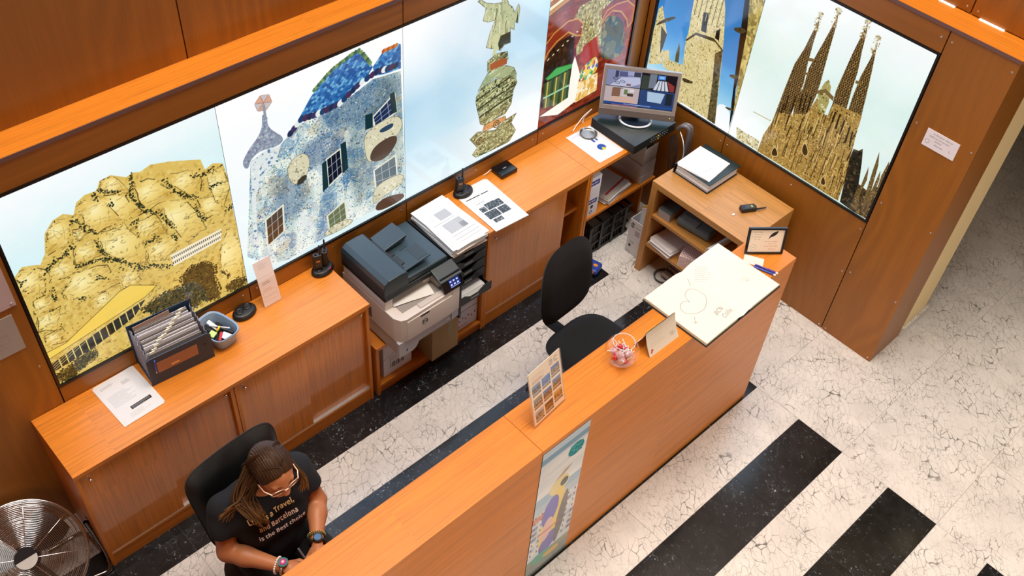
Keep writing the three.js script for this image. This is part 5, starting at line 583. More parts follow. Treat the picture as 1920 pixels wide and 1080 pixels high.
{ // recorder box and monitor
  const o = thing('video_recorder', 'flat black video recorder under the small monitor', 'recorder', [-0.297, TOP + 0.0005, 0.262]);
  const skin = phys(0x13211f, 0.3, { clearcoat: 0.3, clearcoatRoughness: 0.2 });
  part(o, 'case', bx(-0.193, 0.193, 0.004, 0.066, -0.182, 0.182, { r: 0.002 }), skin); for (const [a, b] of [[-0.16, -0.15], [0.16, -0.15], [-0.16, 0.1], [0.16, 0.1]]) part(o, 'foot', new THREE.CylinderGeometry(0.012, 0.012, 0.004, 14).translate(a, 0.002, b), M.blackMatte);
  part(o, 'front_plate', bx(-0.1945, -0.193, 0.008, 0.062, -0.178, 0.178, { grain: 'z' }), M.blackMatte);
  for (let j = 0; j < 2; j++) for (let i = 0; i < 8; i++) part(o, 'socket', new THREE.CylinderGeometry(0.0045, 0.0045, 0.006, 10).rotateX(Math.PI / 2), i === 3 ? std(0xd0b02a, 0.4) : M.metal).position.set(-0.035 + i * 0.021, 0.022 + j * 0.02, 0.184);
  const a = Math.atan2(-0.76, 0.65), cx = -0.287, cz = 0.26;
  const t = thing('monitor', 'small silver monitor showing four camera pictures', 'monitor', [cx + 0.006, TOP + 0.0668, cz - 0.004], a);
  const silver = std(0x9b948e, 0.35, { metalness: 0.55 });
  const scr = canvasTex(512, 330, (g, w, h) => {
    const r = rng(12); g.fillStyle = '#10131c'; g.fillRect(0, 0, w, h); const q = (x, y, a, b, c) => { g.fillStyle = c; g.fillRect(x, y, a, b); };
    q(0, 0, 252, 150, '#8e94b8'); g.fillStyle = '#c9cdea'; g.beginPath(); g.moveTo(30, 150); g.lineTo(110, 66); g.lineTo(240, 50); g.lineTo(252, 110); g.lineTo(170, 150); g.fill(); q(60, 10, 24, 60, '#3c4260'); q(90, 14, 60, 44, '#5a6090'); q(150, 0, 50, 40, '#aab0d8'); q(196, 8, 50, 42, '#3f4258'); g.strokeStyle = '#30344c'; g.lineWidth = 4; for (const [x, y] of [[120, 104], [82, 118], [66, 84]]) { g.beginPath(); g.ellipse(x, y, 18, 9, 0.3, 0, 6.3); g.stroke(); } q(150, 120, 32, 22, '#8a6a72');
    q(258, 0, 254, 150, '#1a1620'); q(258, 24, 70, 126, '#39443c'); q(312, 6, 52, 130, '#7c8494'); g.fillStyle = '#dfe6f6'; for (let i = 0; i < 4; i++) { g.beginPath(); g.moveTo(376 + i * 16, 60); g.lineTo(388 + i * 16, 60); g.lineTo(372 + i * 30, 150); g.lineTo(348 + i * 30, 150); g.fill(); } q(372, 10, 56, 40, '#4f8fe8'); q(384, 20, 34, 20, '#9ed0ff'); g.fillStyle = '#9a3a3a'; g.beginPath(); g.moveTo(440, 56); g.lineTo(500, 96); g.lineTo(500, 150); g.lineTo(470, 150); g.fill();
    q(0, 156, 252, 150, '#c9b9bd'); q(52, 170, 60, 80, '#8a6450'); q(120, 160, 90, 80, '#d8ccd0'); q(140, 176, 26, 46, '#6f8458'); q(166, 208, 44, 28, '#4a3c34'); g.fillStyle = '#dcb8a8'; g.beginPath(); g.moveTo(30, 300); g.lineTo(60, 250); g.lineTo(200, 240); g.lineTo(240, 300); g.fill(); q(184, 174, 30, 18, '#ece8ea');
    q(258, 156, 254, 150, '#28467a'); g.fillStyle = '#b9d4ee'; g.beginPath(); g.moveTo(310, 170); g.lineTo(440, 176); g.lineTo(420, 270); g.lineTo(318, 262); g.fill(); q(450, 170, 50, 110, '#182838'); q(0, 300, 512, 24, '#1f4f96'); lines(g, 150, 309, 220, 1, 5, '#cfe2ff', 5, 0.1); q(60, 322, 190, 5, '#c86a80'); lines(g, 60, 164, 70, 1, 4, '#222', 6, 0); lines(g, 290, 164, 70, 1, 4, '#223', 6, 0);
  });
  const hd = new THREE.Group(); hd.name = 'screen_head'; hd.position.set(0, 0.075, 0.03); hd.rotation.x = -0.34; t.add(hd);
  const W = 0.235, H = 0.31; part(hd, 'bezel', extrude([[-W, -0.04], [W, -0.04], [W, H - 0.042], [-W, H - 0.042]], 0.026, 0.003, [[[-W + 0.022, 0.024], [W - 0.022, 0.024], [W - 0.022, H - 0.066], [-W + 0.022, H - 0.066]]]).translate(0, 0, -0.026), silver);
  part(hd, 'screen', new THREE.BoxGeometry(2 * W - 0.044, H - 0.09, 0.004).translate(0, (H - 0.042) / 2, -0.01), [M.black, M.black, M.black, M.black, phys(0x111111, 0.15, { map: scr, emissive: 0xffffff, emissiveMap: scr, emissiveIntensity: 0.8 }), M.black]);
  part(hd, 'chin', bx(-W, W, -0.038, 0.002, 0, 0.006, { r: 0.002 }), std(0x6a625c, 0.4, { metalness: 0.5 })); part(hd, 'back_cover', bx(-W + 0.01, W - 0.01, -0.03, H - 0.055, -0.052, -0.0265, { r: 0.01 }), M.blackMatte);
  part(hd, 'power_light', new THREE.SphereGeometry(0.003, 10, 8).translate(W - 0.03, -0.018, 0.006), new THREE.MeshStandardMaterial({ color: 0x888800, emissive: 0xf0e020, emissiveIntensity: 1 }));
  const rim = new THREE.TorusGeometry(0.098, 0.008, 10, 48); rim.rotateX(Math.PI / 2); rim.scale(1, 0.8, 0.78); part(t, 'base_ring', rim.translate(0, 0.0067, 0.022), std(0xe4e4e2, 0.3, { metalness: 0.4 })); const dk = new THREE.CylinderGeometry(0.094, 0.094, 0.006, 40); dk.scale(1, 1, 0.78); part(t, 'base_plate', dk.translate(0, 0.0035, 0.022), std(0x16202c, 0.3)); part(t, 'neck', bx(-0.03, 0.03, 0.006, 0.12, -0.075, -0.05, { grain: 'y', r: 0.006 }).rotateX(0.12), M.black);
  const l = new THREE.RectAreaLight(0xaec4ff, 0.6, 0.42, 0.22); l.position.set(0, 0.134, 0.012); l.rotation.y = Math.PI; hd.add(l);
  const c = thing('cable', 'white cable running behind the small silver monitor', 'cable', [-0.49, TOP, 0.05]); part(c, 'cord', tube([[0.05, 0.08, -0.02], [0.0, 0.05, -0.03], [-0.07, 0.02, -0.02], [-0.13, 0.004, 0.0]], 0.003, 32), M.white); part(c, 'cord', tube([[0.05, 0.07, -0.025], [0.0, 0.02, -0.035], [-0.02, 0.004, -0.02]], 0.0025, 24), M.white);
  const d = thing('cable_bundle', 'thick grey cable loops hanging beside the recorder', 'cable', [-0.075, TOP, 0.49]); const gm = std(0x6c6668, 0.3);
  for (const k of [0, 0.026]) part(d, 'hose', tube([[-0.02 + k, 0.02, -0.03], [-0.018 + k, 0.06, 0.0], [-0.004 + k, 0.055, 0.035], [0.002 + k, -0.06, 0.045], [-0.002 + k, -0.25, 0.04], [-0.02 + k, -0.42, 0.03]], 0.0125, 48, 10), gm);
  part(d, 'white_cord', tube([[-0.03, 0.02, 0.0], [-0.05, -0.02, 0.05], [-0.045, -0.12, 0.07], [-0.06, -0.25, 0.06]], 0.003, 30), M.white); for (let i = 0; i < 5; i++) part(d, 'black_cord', tube([[-0.04 - i * 0.014, 0.0, -0.02], [-0.06 - i * 0.01, -0.12 - 0.03 * i, 0.03], [-0.07 + i * 0.016, -0.3, 0.02 + 0.01 * i], [-0.03 - 0.02 * i, -0.41, 0.03 - 0.014 * i]], 0.0035, 30), M.blackMatte);
}

// ---------------------------------------------------------------- printer, trays, boxes and shelf contents
const logoTex = canvasTex(128, 128, (g) => { g.fillStyle = '#d8d2cb'; g.fillRect(0, 0, 128, 128); g.fillStyle = '#22252a'; g.beginPath(); g.arc(64, 64, 60, 0, 6.3); g.fill(); g.fillStyle = '#d8d2cb'; g.font = 'italic bold 92px sans-serif'; g.textAlign = 'center'; g.fillText('hp', 62, 90); });
const BOXW = 0xd9d8dc;
function boxTex(w, h, draw, bg = '#d7d7dc') { return canvasTex(w, h, (g) => { g.fillStyle = bg; g.fillRect(0, 0, w, h); draw(g, w, h); }); }
{
  const o = thing('printer', 'grey and black multifunction printer standing on the low shelf', 'printer', [-2.17, 0.4105, 0.05]);
  const wht = std(0xcfc8c2, 0.45), dk = phys(0x1c2d33, 0.42, { clearcoat: 0.2, clearcoatRoughness: 0.3 }), dk2 = std(0x11181b, 0.5), dark = std(0x0d1012, 0.6);
  const X = 0.215;
  // lower body with a rounded front-left edge
  const plan = [[-X, 0], [X - 0.012, 0], [X - 0.012, -0.485], [-X + 0.05, -0.49], [-X + 0.02, -0.478], [-X, -0.44]];
  const bd = extrude(plan, 0.17, 0.002); bd.rotateX(-Math.PI / 2); part(o, 'body', bd.translate(0, 0.12, 0), wht);
  const sk = extrude([[-X, 0.005], [-0.12, 0.005], [-0.095, 0.02], [-0.075, 0.055], [-0.05, 0.065], [X - 0.012, 0.06], [X - 0.012, 0.119], [-X, 0.119]], 0.02, 0.001); part(o, 'front_skirt', sk.translate(0, 0, 0.462), std(0xb9bcc6, 0.45)); part(o, 'paper_drawer', bx(-X + 0.004, X - 0.016, 0.02, 0.119, 0.004, 0.461), std(0xb4afaa, 0.5)); part(o, 'foot', bx(-X + 0.01, -X + 0.05, 0, 0.0195, 0.03, 0.33), dark); part(o, 'foot', bx(X - 0.06, X - 0.02, 0, 0.0195, 0.03, 0.33), dark);  // blue-grey skirt: cool light on it is put into the colour
  const fc = part(o, 'front_cover', bx(-X + 0.052, X - 0.07, 0.124, 0.268, 0.486, 0.4935, { r: 0.003 }), wht); part(fc, 'handle_recess', bx(-0.075, -0.015, 0.25, 0.262, 0.493, 0.4945, { r: 0.0006 }), dark);
  const lg = part(fc, 'emblem', new THREE.CylinderGeometry(0.021, 0.021, 0.002, 36).rotateX(Math.PI / 2), [dark, std(0xffffff, 0.4, { map: logoTex }), dark], 'round dark emblem'); lg.position.set(-0.045, 0.2, 0.494); lg.geometry.rotateZ(Math.PI / 2 * 0);
  part(o, 'seam', bx(X - 0.068, X - 0.066, 0.065, 0.288, 0.484, 0.4865), dark); part(o, 'right_trim', bx(X - 0.0115, X + 0.003, 0.03, 0.28, 0.02, 0.487, { r: 0.003 }), std(0x20262c, 0.5)); part(o, 'badge', bx(X - 0.1, X - 0.075, 0.078, 0.088, 0.483, 0.4845), M.white); part(o, 'drawer_latch', bx(-0.165, -0.158, 0.03, 0.05, 0.4815, 0.4835), dark);
  // side vent and output tray
  for (let i = 0; i < 7; i++) part(o, 'vent_slot', bx(-X - 0.001, -X + 0.002, 0.14 + i * 0.012, 0.146 + i * 0.012, 0.2, 0.25), dark);
  part(o, 'tray_floor', bx(-X + 0.06, X - 0.07, 0.2905, 0.294, 0.1, 0.44, { r: 0.001 }), std(0x8f8a86, 0.6)); part(o, 'tray_lip', bx(-0.06, 0.13, 0.2905, 0.299, 0.44, 0.475, { r: 0.004 }), std(0xbab4ae, 0.5));
  const pp = thing('paper_sheet', 'white sheets in the output tray of the printer', 'paper', [-2.2, 0.7105, 0.365], -0.28); for (let i = 0; i < 2; i++) part(pp, 'sheet', bx(-0.112, 0.12, 0.0004 + i * 0.0012, 0.0012 + i * 0.0012, -0.085, 0.1), M.paper).rotation.y = i * 0.03;
  // pillars and scanner
  part(o, 'pillar', bx(-X, -X + 0.055, 0.2905, 0.357, 0.01, 0.37, { r: 0.008, grain: 'y' }), wht); part(o, 'pillar', bx(0.06, X - 0.012, 0.2905, 0.357, 0.01, 0.35, { r: 0.008, grain: 'y' }), wht); part(o, 'back_wall', bx(-0.159, 0.059, 0.2945, 0.357, 0.01, 0.09), wht);
  part(o, 'scanner_bed', bx(-X - 0.003, X, 0.3575, 0.392, 0, 0.378, { r: 0.007 }), dk2);
  const cov = extrude([[-X - 0.003, 0.3925], [-X - 0.003, 0.455], [-X + 0.006, 0.48], [-X + 0.03, 0.498], [-0.12, 0.5], [-0.075, 0.497], [-0.062, 0.485], [-0.058, 0.45], [-0.055, 0.3925]], 0.362, 0.004).translate(0, 0, 0.008); const c = part(o, 'feeder_cover', cov, dk);
  part(o, 'scanner_lid', bx(-0.0545, X, 0.3925, 0.432, 0.012, 0.37, { r: 0.01 }), dk);
  const tr = part(o, 'input_tray', bx(-0.06, 0.125, 0, 0.009, 0.05, 0.335, { r: 0.003 }), std(0x20343c, 0.45)); tr.position.set(0, 0.452, 0); tr.rotation.z = 0.1;
  for (const [a, b, y] of [[0.135, 0.21, 0.0095], [0.225, 0.29, 0.0095]]) part(tr, 'guide', bx(-0.045, -0.015, y, y + 0.006, a, b, { r: 0.002 }), dk2); part(tr, 'groove', bx(0.02, 0.07, 0.0092, 0.0098, 0.2, 0.206), dark); part(tr, 'panel', bx(0.05, 0.115, 0.0092, 0.0102, 0.22, 0.32), std(0x1a2a30, 0.5)); part(o, 'feed_slot', bx(-0.064, -0.0555, 0.46, 0.486, 0.07, 0.33), dark);
  const fl = part(o, 'paper_stop', extrude([[0, 0], [0.13, 0.0], [0.15, 0.02], [0.15, 0.03], [0, 0.014]], 0.12, 0.002), dk); fl.position.set(-0.055, 0.472, 0.05); fl.rotation.z = 0.08;
  // control panel
  const cp = part(o, 'control_panel', bx(-0.075, 0.075, -0.012, 0.012, 0, 0.1, { r: 0.005 }), dk); cp.position.set(0.165, 0.388, 0.365); cp.rotation.x = 0.35; part(o, 'panel_housing', bx(0.1, X + 0.012, 0.305, 0.356, 0.352, 0.43, { r: 0.006 }), std(0x9b958f, 0.5));
  const dsp = canvasTex(128, 128, (g) => { g.fillStyle = '#1c2f86'; g.fillRect(0, 0, 128, 128); g.fillStyle = '#dfe8ff'; for (let i = 0; i < 3; i++) { g.fillRect(10 + i * 40, 44, 22, 18); g.fillRect(10 + i * 40, 84, 22, 20); } g.fillRect(0, 4, 128, 10); g.fillRect(6, 116, 116, 5); });
  const ds = part(o, 'display_plate', bx(-0.07, 0.07, -0.045, 0.045, 0, 0.012, { r: 0.004 }), M.blackGloss); ds.position.set(0.165, 0.335, 0.458); ds.rotation.x = -0.6; part(ds, 'touch_screen', new THREE.BoxGeometry(0.07, 0.06, 0.002).translate(0.01, 0, 0.0135), [M.black, M.black, M.black, M.black, phys(0x111111, 0.2, { map: dsp, emissive: 0xffffff, emissiveMap: dsp, emissiveIntensity: 0.9 }), M.black], 'blue touch screen');
}
{ // letter trays
  const o = thing('letter_trays', 'stack of black letter drawers beside the printer', 'drawers', [-1.785, 0.4105, 0.2]); const dk = std(0x1b1d1f, 0.5);
  const X = 0.135; part(o, 'side_panel', bx(-X, -X + 0.006, 0, 0.38, -0.17, 0.19, { grain: 'y' }), dk); part(o, 'side_panel', bx(X - 0.006, X, 0, 0.38, -0.17, 0.19, { grain: 'y' }), dk); part(o, 'top_panel', bx(-X, X, 0.3805, 0.388, -0.17, 0.2, { r: 0.003 }), dk); part(o, 'back_panel', bx(-X + 0.007, X - 0.007, 0.001, 0.38, -0.17, -0.164), dk); part(o, 'bottom_panel', bx(-X + 0.007, X - 0.007, 0.001, 0.007, -0.163, 0.19), dk);
  for (let i = 0; i < 5; i++) { const y = 0.012 + i * 0.073, dz = i === 0 ? 0.065 : 0; const d = part(o, 'drawer', merge([bx(-X + 0.008, X - 0.008, y, y + 0.004, -0.15 + dz, 0.195 + dz), bx(-X + 0.008, -X + 0.011, y, y + 0.035, -0.15 + dz, 0.195 + dz), bx(X - 0.011, X - 0.008, y, y + 0.035, -0.15 + dz, 0.195 + dz), extrude([[-X + 0.006, y], [X - 0.006, y], [X - 0.006, y + 0.062], [0.07, y + 0.062], [0.03, y + 0.036], [-0.03, y + 0.036], [-0.07, y + 0.062], [-X + 0.006, y + 0.062]], 0.005, 0.001).translate(0, 0, 0.195 + dz)]), std(i % 2 ? 0x24272a : 0x1d2022, 0.45)); part(d, 'label_holder', bx(-0.03, 0.03, y + 0.014, y + 0.026, 0.2005 + dz, 0.2025 + dz), M.grey); }
  const p = thing('paper_sheet', 'white papers in the pulled-out black letter drawer', 'paper', [-1.785, 0.4275, 0.32]); for (let i = 0; i < 6; i++) part(p, 'sheet', bx(-0.11, 0.11, i * 0.004, i * 0.004 + 0.0015, -0.12, 0.125 - i * 0.004), M.paper).rotation.y = R2(-0.03, 0.03);
  const s = thing('paper_stack', 'tall untidy stack of white forms on top of the letter drawers', 'paper', [-1.79, 0.7995, 0.24], 0.0); const r = rng(51); let y = 0;
  const fold = part(s, 'folder', bx(-0.118, 0.118, 0, 0.003, -0.17, 0.19), std(0xb59a8a, 0.8)); fold.rotation.y = -0.05; y = 0.0035;
  for (let i = 0; i < 17; i++) { const t = 0.0022 + 0.0022 * r(); const sh = part(s, 'sheet_bundle', bx(-0.112, 0.112, 0, t * 0.85, -0.182, 0.182), [M.paper, M.paperEdge, std(0xd2d4d6, 0.85)][i % 3]); sh.position.set((r() - 0.5) * 0.024, y, (r() - 0.5) * 0.03); sh.rotation.y = (r() - 0.5) * 0.12; y += t; }
  const [g, m] = sheet(0.235, 0.385, 0.002, M.paperEdge, std(0xdcdad7, 0.85, { map: formTex })); const tp = part(s, 'top_form', g, m); tp.position.y = y; tp.rotation.y = 0.03;
}
{ // boxes under the printer
  const wb = boxTex(256, 256, (g, w, h) => { g.strokeStyle = '#55585e'; g.lineWidth = 3; g.beginPath(); g.moveTo(0, 120); g.lineTo(110, 92); g.quadraticCurveTo(240, 60, 256, 70); g.stroke(); g.fillStyle = '#3a3d42'; for (let i = 0; i < 9; i++) g.fillRect(60 + i * 14, 170, 5 + (i % 3) * 3, 40); lines(g, 50, 120, 140, 4, 10, '#666', 3); });
  const a = thing('toner_box', 'white printed carton at the left end under the printer', 'box', [-2.27, 0.0775, 0.24]); part(a, 'carton', new THREE.BoxGeometry(0.2, 0.27, 0.25).translate(0, 0.135, 0), [0, 1, 2, 3, 4, 5].map((i) => std(i === 4 ? 0xffffff : BOXW, 0.7, i === 4 ? { map: wb } : {})));
  const cb = std(0x9a7f55, 0.85); const b = thing('cardboard_box', 'brown cardboard box sticking out under the printer', 'box', [-1.99, 0.0775, 0.3], 0.02); part(b, 'carton', bx(-0.1, 0.1, 0, 0.3, -0.13, 0.15, { r: 0.002 }), cb); part(b, 'tape', bx(0.02, 0.05, 0.12, 0.25, 0.1502, 0.151), std(0x86744a, 0.4)); 
  const pk = boxTex(256, 256, (g, w, h) => { g.fillStyle = '#3a3b40'; g.fillRect(0, 120, 256, 4); g.fillStyle = '#d04a6a'; for (let i = 0; i < 6; i++) { g.beginPath(); g.arc(60 + i * 34, 190 - (i % 2) * 14, 8, 0, 6.3); g.fill(); } g.fillStyle = '#b02030'; g.fillRect(0, 230, 150, 5); lines(g, 40, 60, 150, 3, 12, '#8a8d94', 4); });
  const c = thing('carton', 'white carton with pink print below the letter drawers', 'box', [-1.76, 0.0775, 0.22]); part(c, 'carton', new THREE.BoxGeometry(0.18, 0.29, 0.3).translate(0, 0.145, 0), [0, 1, 2, 3, 4, 5].map((i) => std(i === 4 ? 0xffffff : BOXW, 0.7, i === 4 ? { map: pk } : {})));
}
{ // lever-arch file, papers and white boxes on the corner shelf
  const bt = boxTex(128, 330, (g, w, h) => { g.fillStyle = '#e9ebf1'; g.fillRect(0, 0, w, h); g.fillStyle = '#23368f'; g.fillRect(18, 30, 92, 40); g.fillRect(18, 190, 92, 36); g.fillStyle = '#fff'; g.font = 'bold 20px sans-serif'; g.fillText('AZ 4000', 22, 57); g.fillText('AZ 4000', 22, 214); lines(g, 26, 100, 80, 4, 18, '#9aa0ae', 2, 0.1); g.fillStyle = '#191b22'; g.beginPath(); g.arc(62, 256, 15, 0, 6.3); g.fill(); g.strokeStyle = '#23368f'; g.lineWidth = 6; g.beginPath(); g.arc(58, 300, 12, 0, 6.3); g.stroke(); }, '#e9ebf1');
  const f = thing('binder_box', 'white and blue upright file box at the end of the corner shelf', 'binder', [-0.729, 0.4025, 0.247], -0.05); part(f, 'case', new THREE.BoxGeometry(0.1, 0.315, 0.27).translate(0, 0.1575, 0), [0, 1, 2, 3, 4, 5].map((i) => std(i === 4 ? 0xffffff : 0xe6e7ec, 0.6, i === 4 ? { map: bt } : {}))); part(f, 'clip', new THREE.TorusGeometry(0.012, 0.003, 8, 20).translate(0, 0.327, 0.02), std(0x203080, 0.3));
  const p = thing('magazine_pile', 'short pile of papers and magazines on the corner shelf', 'papers', [-0.475, 0.4025, 0.232], 0.12); const r = rng(61); let y = 0; for (let i = 0; i < 8; i++) { const t = 0.004 + 0.004 * r(); const s = part(p, i === 7 ? 'magazine' : 'paper_bundle', bx(-0.13, 0.12, 0, t * 0.9, -0.12, 0.13), i === 7 ? std(0xa79f96, 0.6) : M.paper); s.position.set((r() - 0.5) * 0.03, y, (r() - 0.5) * 0.03); s.rotation.y = (r() - 0.5) * 0.16; if (i === 7) part(s, 'red_band', bx(-0.1, 0.12, t * 0.9, t * 0.9 + 0.0005, 0.08, 0.094), std(0x9a2420, 0.6)); y += t; }
  const bx1 = std(0xc9c6c4, 0.7);
  const a = thing('white_carton', 'lowest flat white carton stacked on the corner shelf', 'box', [-0.2, 0.4025, 0.235], 0.03); part(a, 'carton', bx(-0.075, 0.06, 0, 0.06, -0.13, 0.145, { r: 0.002 }), bx1);
  const b = thing('white_carton', 'middle white carton stacked on the corner shelf', 'box', [-0.2, 0.464, 0.235], 0.0); part(b, 'carton', bx(-0.075, 0.058, 0, 0.09, -0.13, 0.145, { r: 0.002 }), std(0xbfbab6, 0.7));
  const c = thing('white_carton', 'open topmost carton on the corner shelf below the recorder', 'box', [-0.2, 0.5555, 0.235], 0.02); part(c, 'carton', merge([bx(-0.075, 0.055, 0, 0.004, -0.12, 0.14), bx(-0.075, -0.072, 0, 0.16, -0.12, 0.14), bx(-0.072, 0.055, 0, 0.16, -0.12, -0.117), bx(-0.072, 0.055, 0, 0.13, 0.137, 0.14), bx(0.052, 0.055, 0, 0.1, -0.117, 0.137)]), std(0xb0a8a0, 0.75));
  const w = thing('acrylic_sheet', 'clear acrylic sheet standing beside the white cartons', 'acrylic sheet', [-0.31, 0.4025, 0.25], 0.2); part(w, 'pane', bx(-0.002, 0.002, 0, 0.13, -0.11, 0.11), phys(0xffffff, 0.1, { transmission: 1, thickness: 0 })).rotation.z = 0.06;
}
{ // crate, bag, archive boxes on the floor under the corner shelf
  const o = thing('plastic_crate', 'black slatted plastic crate on the floor under the corner shelf', 'crate', [-0.5, 0.0005, 0.215], 0.0); const dk = std(0x0e1012, 0.45), L = 0.2, D = 0.16, H = 0.25;
  part(o, 'floor_panel', bx(-L, L, 0, 0.008, -D, D), dk);
  for (const y of [0.01, 0.085, 0.165, 0.235]) { part(o, 'rail', bx(-L, L, y, y + 0.016, D - 0.008, D + 0.002, { r: 0.002 }), dk); part(o, 'rail', bx(-L, L, y, y + 0.016, -D, -D + 0.008), dk); part(o, 'rail', bx(-L - 0.002, -L + 0.008, y, y + 0.016, -D + 0.009, D - 0.009, { grain: 'z', r: 0.002 }), dk); part(o, 'rail', bx(L - 0.008, L, y, y + 0.016, -D + 0.009, D - 0.009, { grain: 'z' }), dk); }
  for (const x of [-L + 0.006, -0.085, 0.03, 0.145]) part(o, 'post', bx(x - 0.012, x + 0.012, 0.008, 0.251, D - 0.004, D + 0.006, { grain: 'y', r: 0.002 }), dk); for (const z of [-0.12, 0, 0.12]) part(o, 'post', bx(-L - 0.005, -L + 0.003, 0.008, 0.251, z - 0.01, z + 0.01, { grain: 'y', r: 0.002 }), dk);
  part(o, 'mesh_panel', merge(Array.from({ length: 15 }, (_, i) => bx(-L + 0.025 + i * 0.025, -L + 0.03 + i * 0.025, 0.01, 0.235, D - 0.007, D - 0.004))), dk);
  for (const [x, w, c, h] of [[-0.115, 0.075, 0x6a625a, 0.222], [-0.02, 0.085, 0x4c4742, 0.228], [0.085, 0.09, 0x3d3a38, 0.222]]) { const b = thing('ledger_bundle', ['grey', 'brown', 'dark'][[0x6a625a, 0x4c4742, 0x3d3a38].indexOf(c)] + ' bundle of papers inside the black crate', 'papers', [-0.5 + x, 0.01, 0.215]); part(b, 'bundle', bx(-w / 2, w / 2, 0, h, -0.12, 0.135, { r: 0.004 }), std(c, 0.7)); }
  const gt = canvasTex(128, 128, (g) => { g.fillStyle = '#1f3f9a'; g.fillRect(0, 0, 128, 128); g.fillStyle = '#e08a20'; g.beginPath(); g.arc(70, 34, 15, 0, 6.3); g.fill(); g.fillStyle = '#e8ecf6'; g.fillRect(20, 92, 34, 22); lines(g, 24, 64, 80, 3, 8, '#c8d2f0', 2); });
  const bag = thing('blue_bag', 'small blue printed bag lying in front of the half open cabinet', 'bag', [-0.77, 0.0005, 0.478], 0.3); const bg = new RoundedBoxGeometry(0.1, 0.05, 0.13, 4, 0.018); { const p = bg.attributes.position; for (let i = 0; i < p.count; i++) p.setY(i, p.getY(i) * (1 + 0.6 * Math.sin(p.getX(i) * 30) * 0.25 + 0.3 * p.getZ(i) * -6)); bg.computeVertexNormals(); metreUV(bg, 'x', 0.05, 0.065); const uv = bg.attributes.uv; for (let i = 0; i < uv.count; i++) uv.setXY(i, uv.getX(i) / 0.1, uv.getY(i) / 0.13); } part(bag, 'bag', bg.translate(0, 0.04, 0), std(0xffffff, 0.35, { map: gt }));
  const hb = boxTex(200, 300, (g, w, h) => { g.fillStyle = '#22252a'; g.beginPath(); g.arc(34, 46, 22, 0, 6.3); g.fill(); g.fillStyle = '#d7d7dc'; g.font = 'italic bold 34px sans-serif'; g.textAlign = 'center'; g.fillText('hp', 33, 56); g.fillStyle = '#62656c'; g.font = '18px sans-serif'; g.textAlign = 'left'; g.fillText('LaserJet', 64, 56); g.fillStyle = '#aaa9b0'; g.fillRect(70, 76, 54, 46); g.fillStyle = '#5a5d64'; g.font = '22px sans-serif'; g.fillText('CF280', 20, 200); g.fillStyle = '#22252a'; g.beginPath(); g.arc(38, 226, 13, 0, 6.3); g.fill(); lines(g, 10, 276, 60, 2, 9, '#8a8d94', 4); });
  const h = thing('archive_box', 'open grey-white carton with a round emblem standing beside the oak desk', 'box', [-0.395, 0.0005, 0.565], -Math.PI / 2 + 0.02); const side = std(0xcfd0d6, 0.7), pr = std(0xffffff, 0.7, { map: hb });
  part(h, 'front_panel', new THREE.BoxGeometry(0.145, 0.29, 0.003).translate(0, 0.145, 0.052), [side, side, side, side, pr, side]); part(h, 'side_panel', bx(-0.0725, -0.0695, 0, 0.29, -0.05, 0.0505), side); part(h, 'side_panel', bx(0.0695, 0.0725, 0, 0.29, -0.05, 0.0505), side); part(h, 'back_panel', extrude([[-0.069, 0], [0.069, 0], [0.069, 0.39], [0.02, 0.39], [0.0, 0.35], [-0.03, 0.345], [-0.069, 0.32]], 0.003).translate(0, 0, -0.05), std(0xdcdde3, 0.7)); part(h, 'base', bx(-0.069, 0.069, 0, 0.003, -0.046, 0.05), side);
  const k = thing('kraft_folder', 'tan kraft folder standing behind the grey-white carton', 'folder', [-0.335, 0.0005, 0.575], -Math.PI / 2 + 0.02); part(k, 'folder', extrude([[-0.09, 0], [0.06, 0], [0.06, 0.42], [0.0, 0.41], [-0.05, 0.36], [-0.09, 0.33]], 0.004, 0.001), std(0xbd9f66, 0.8));
}
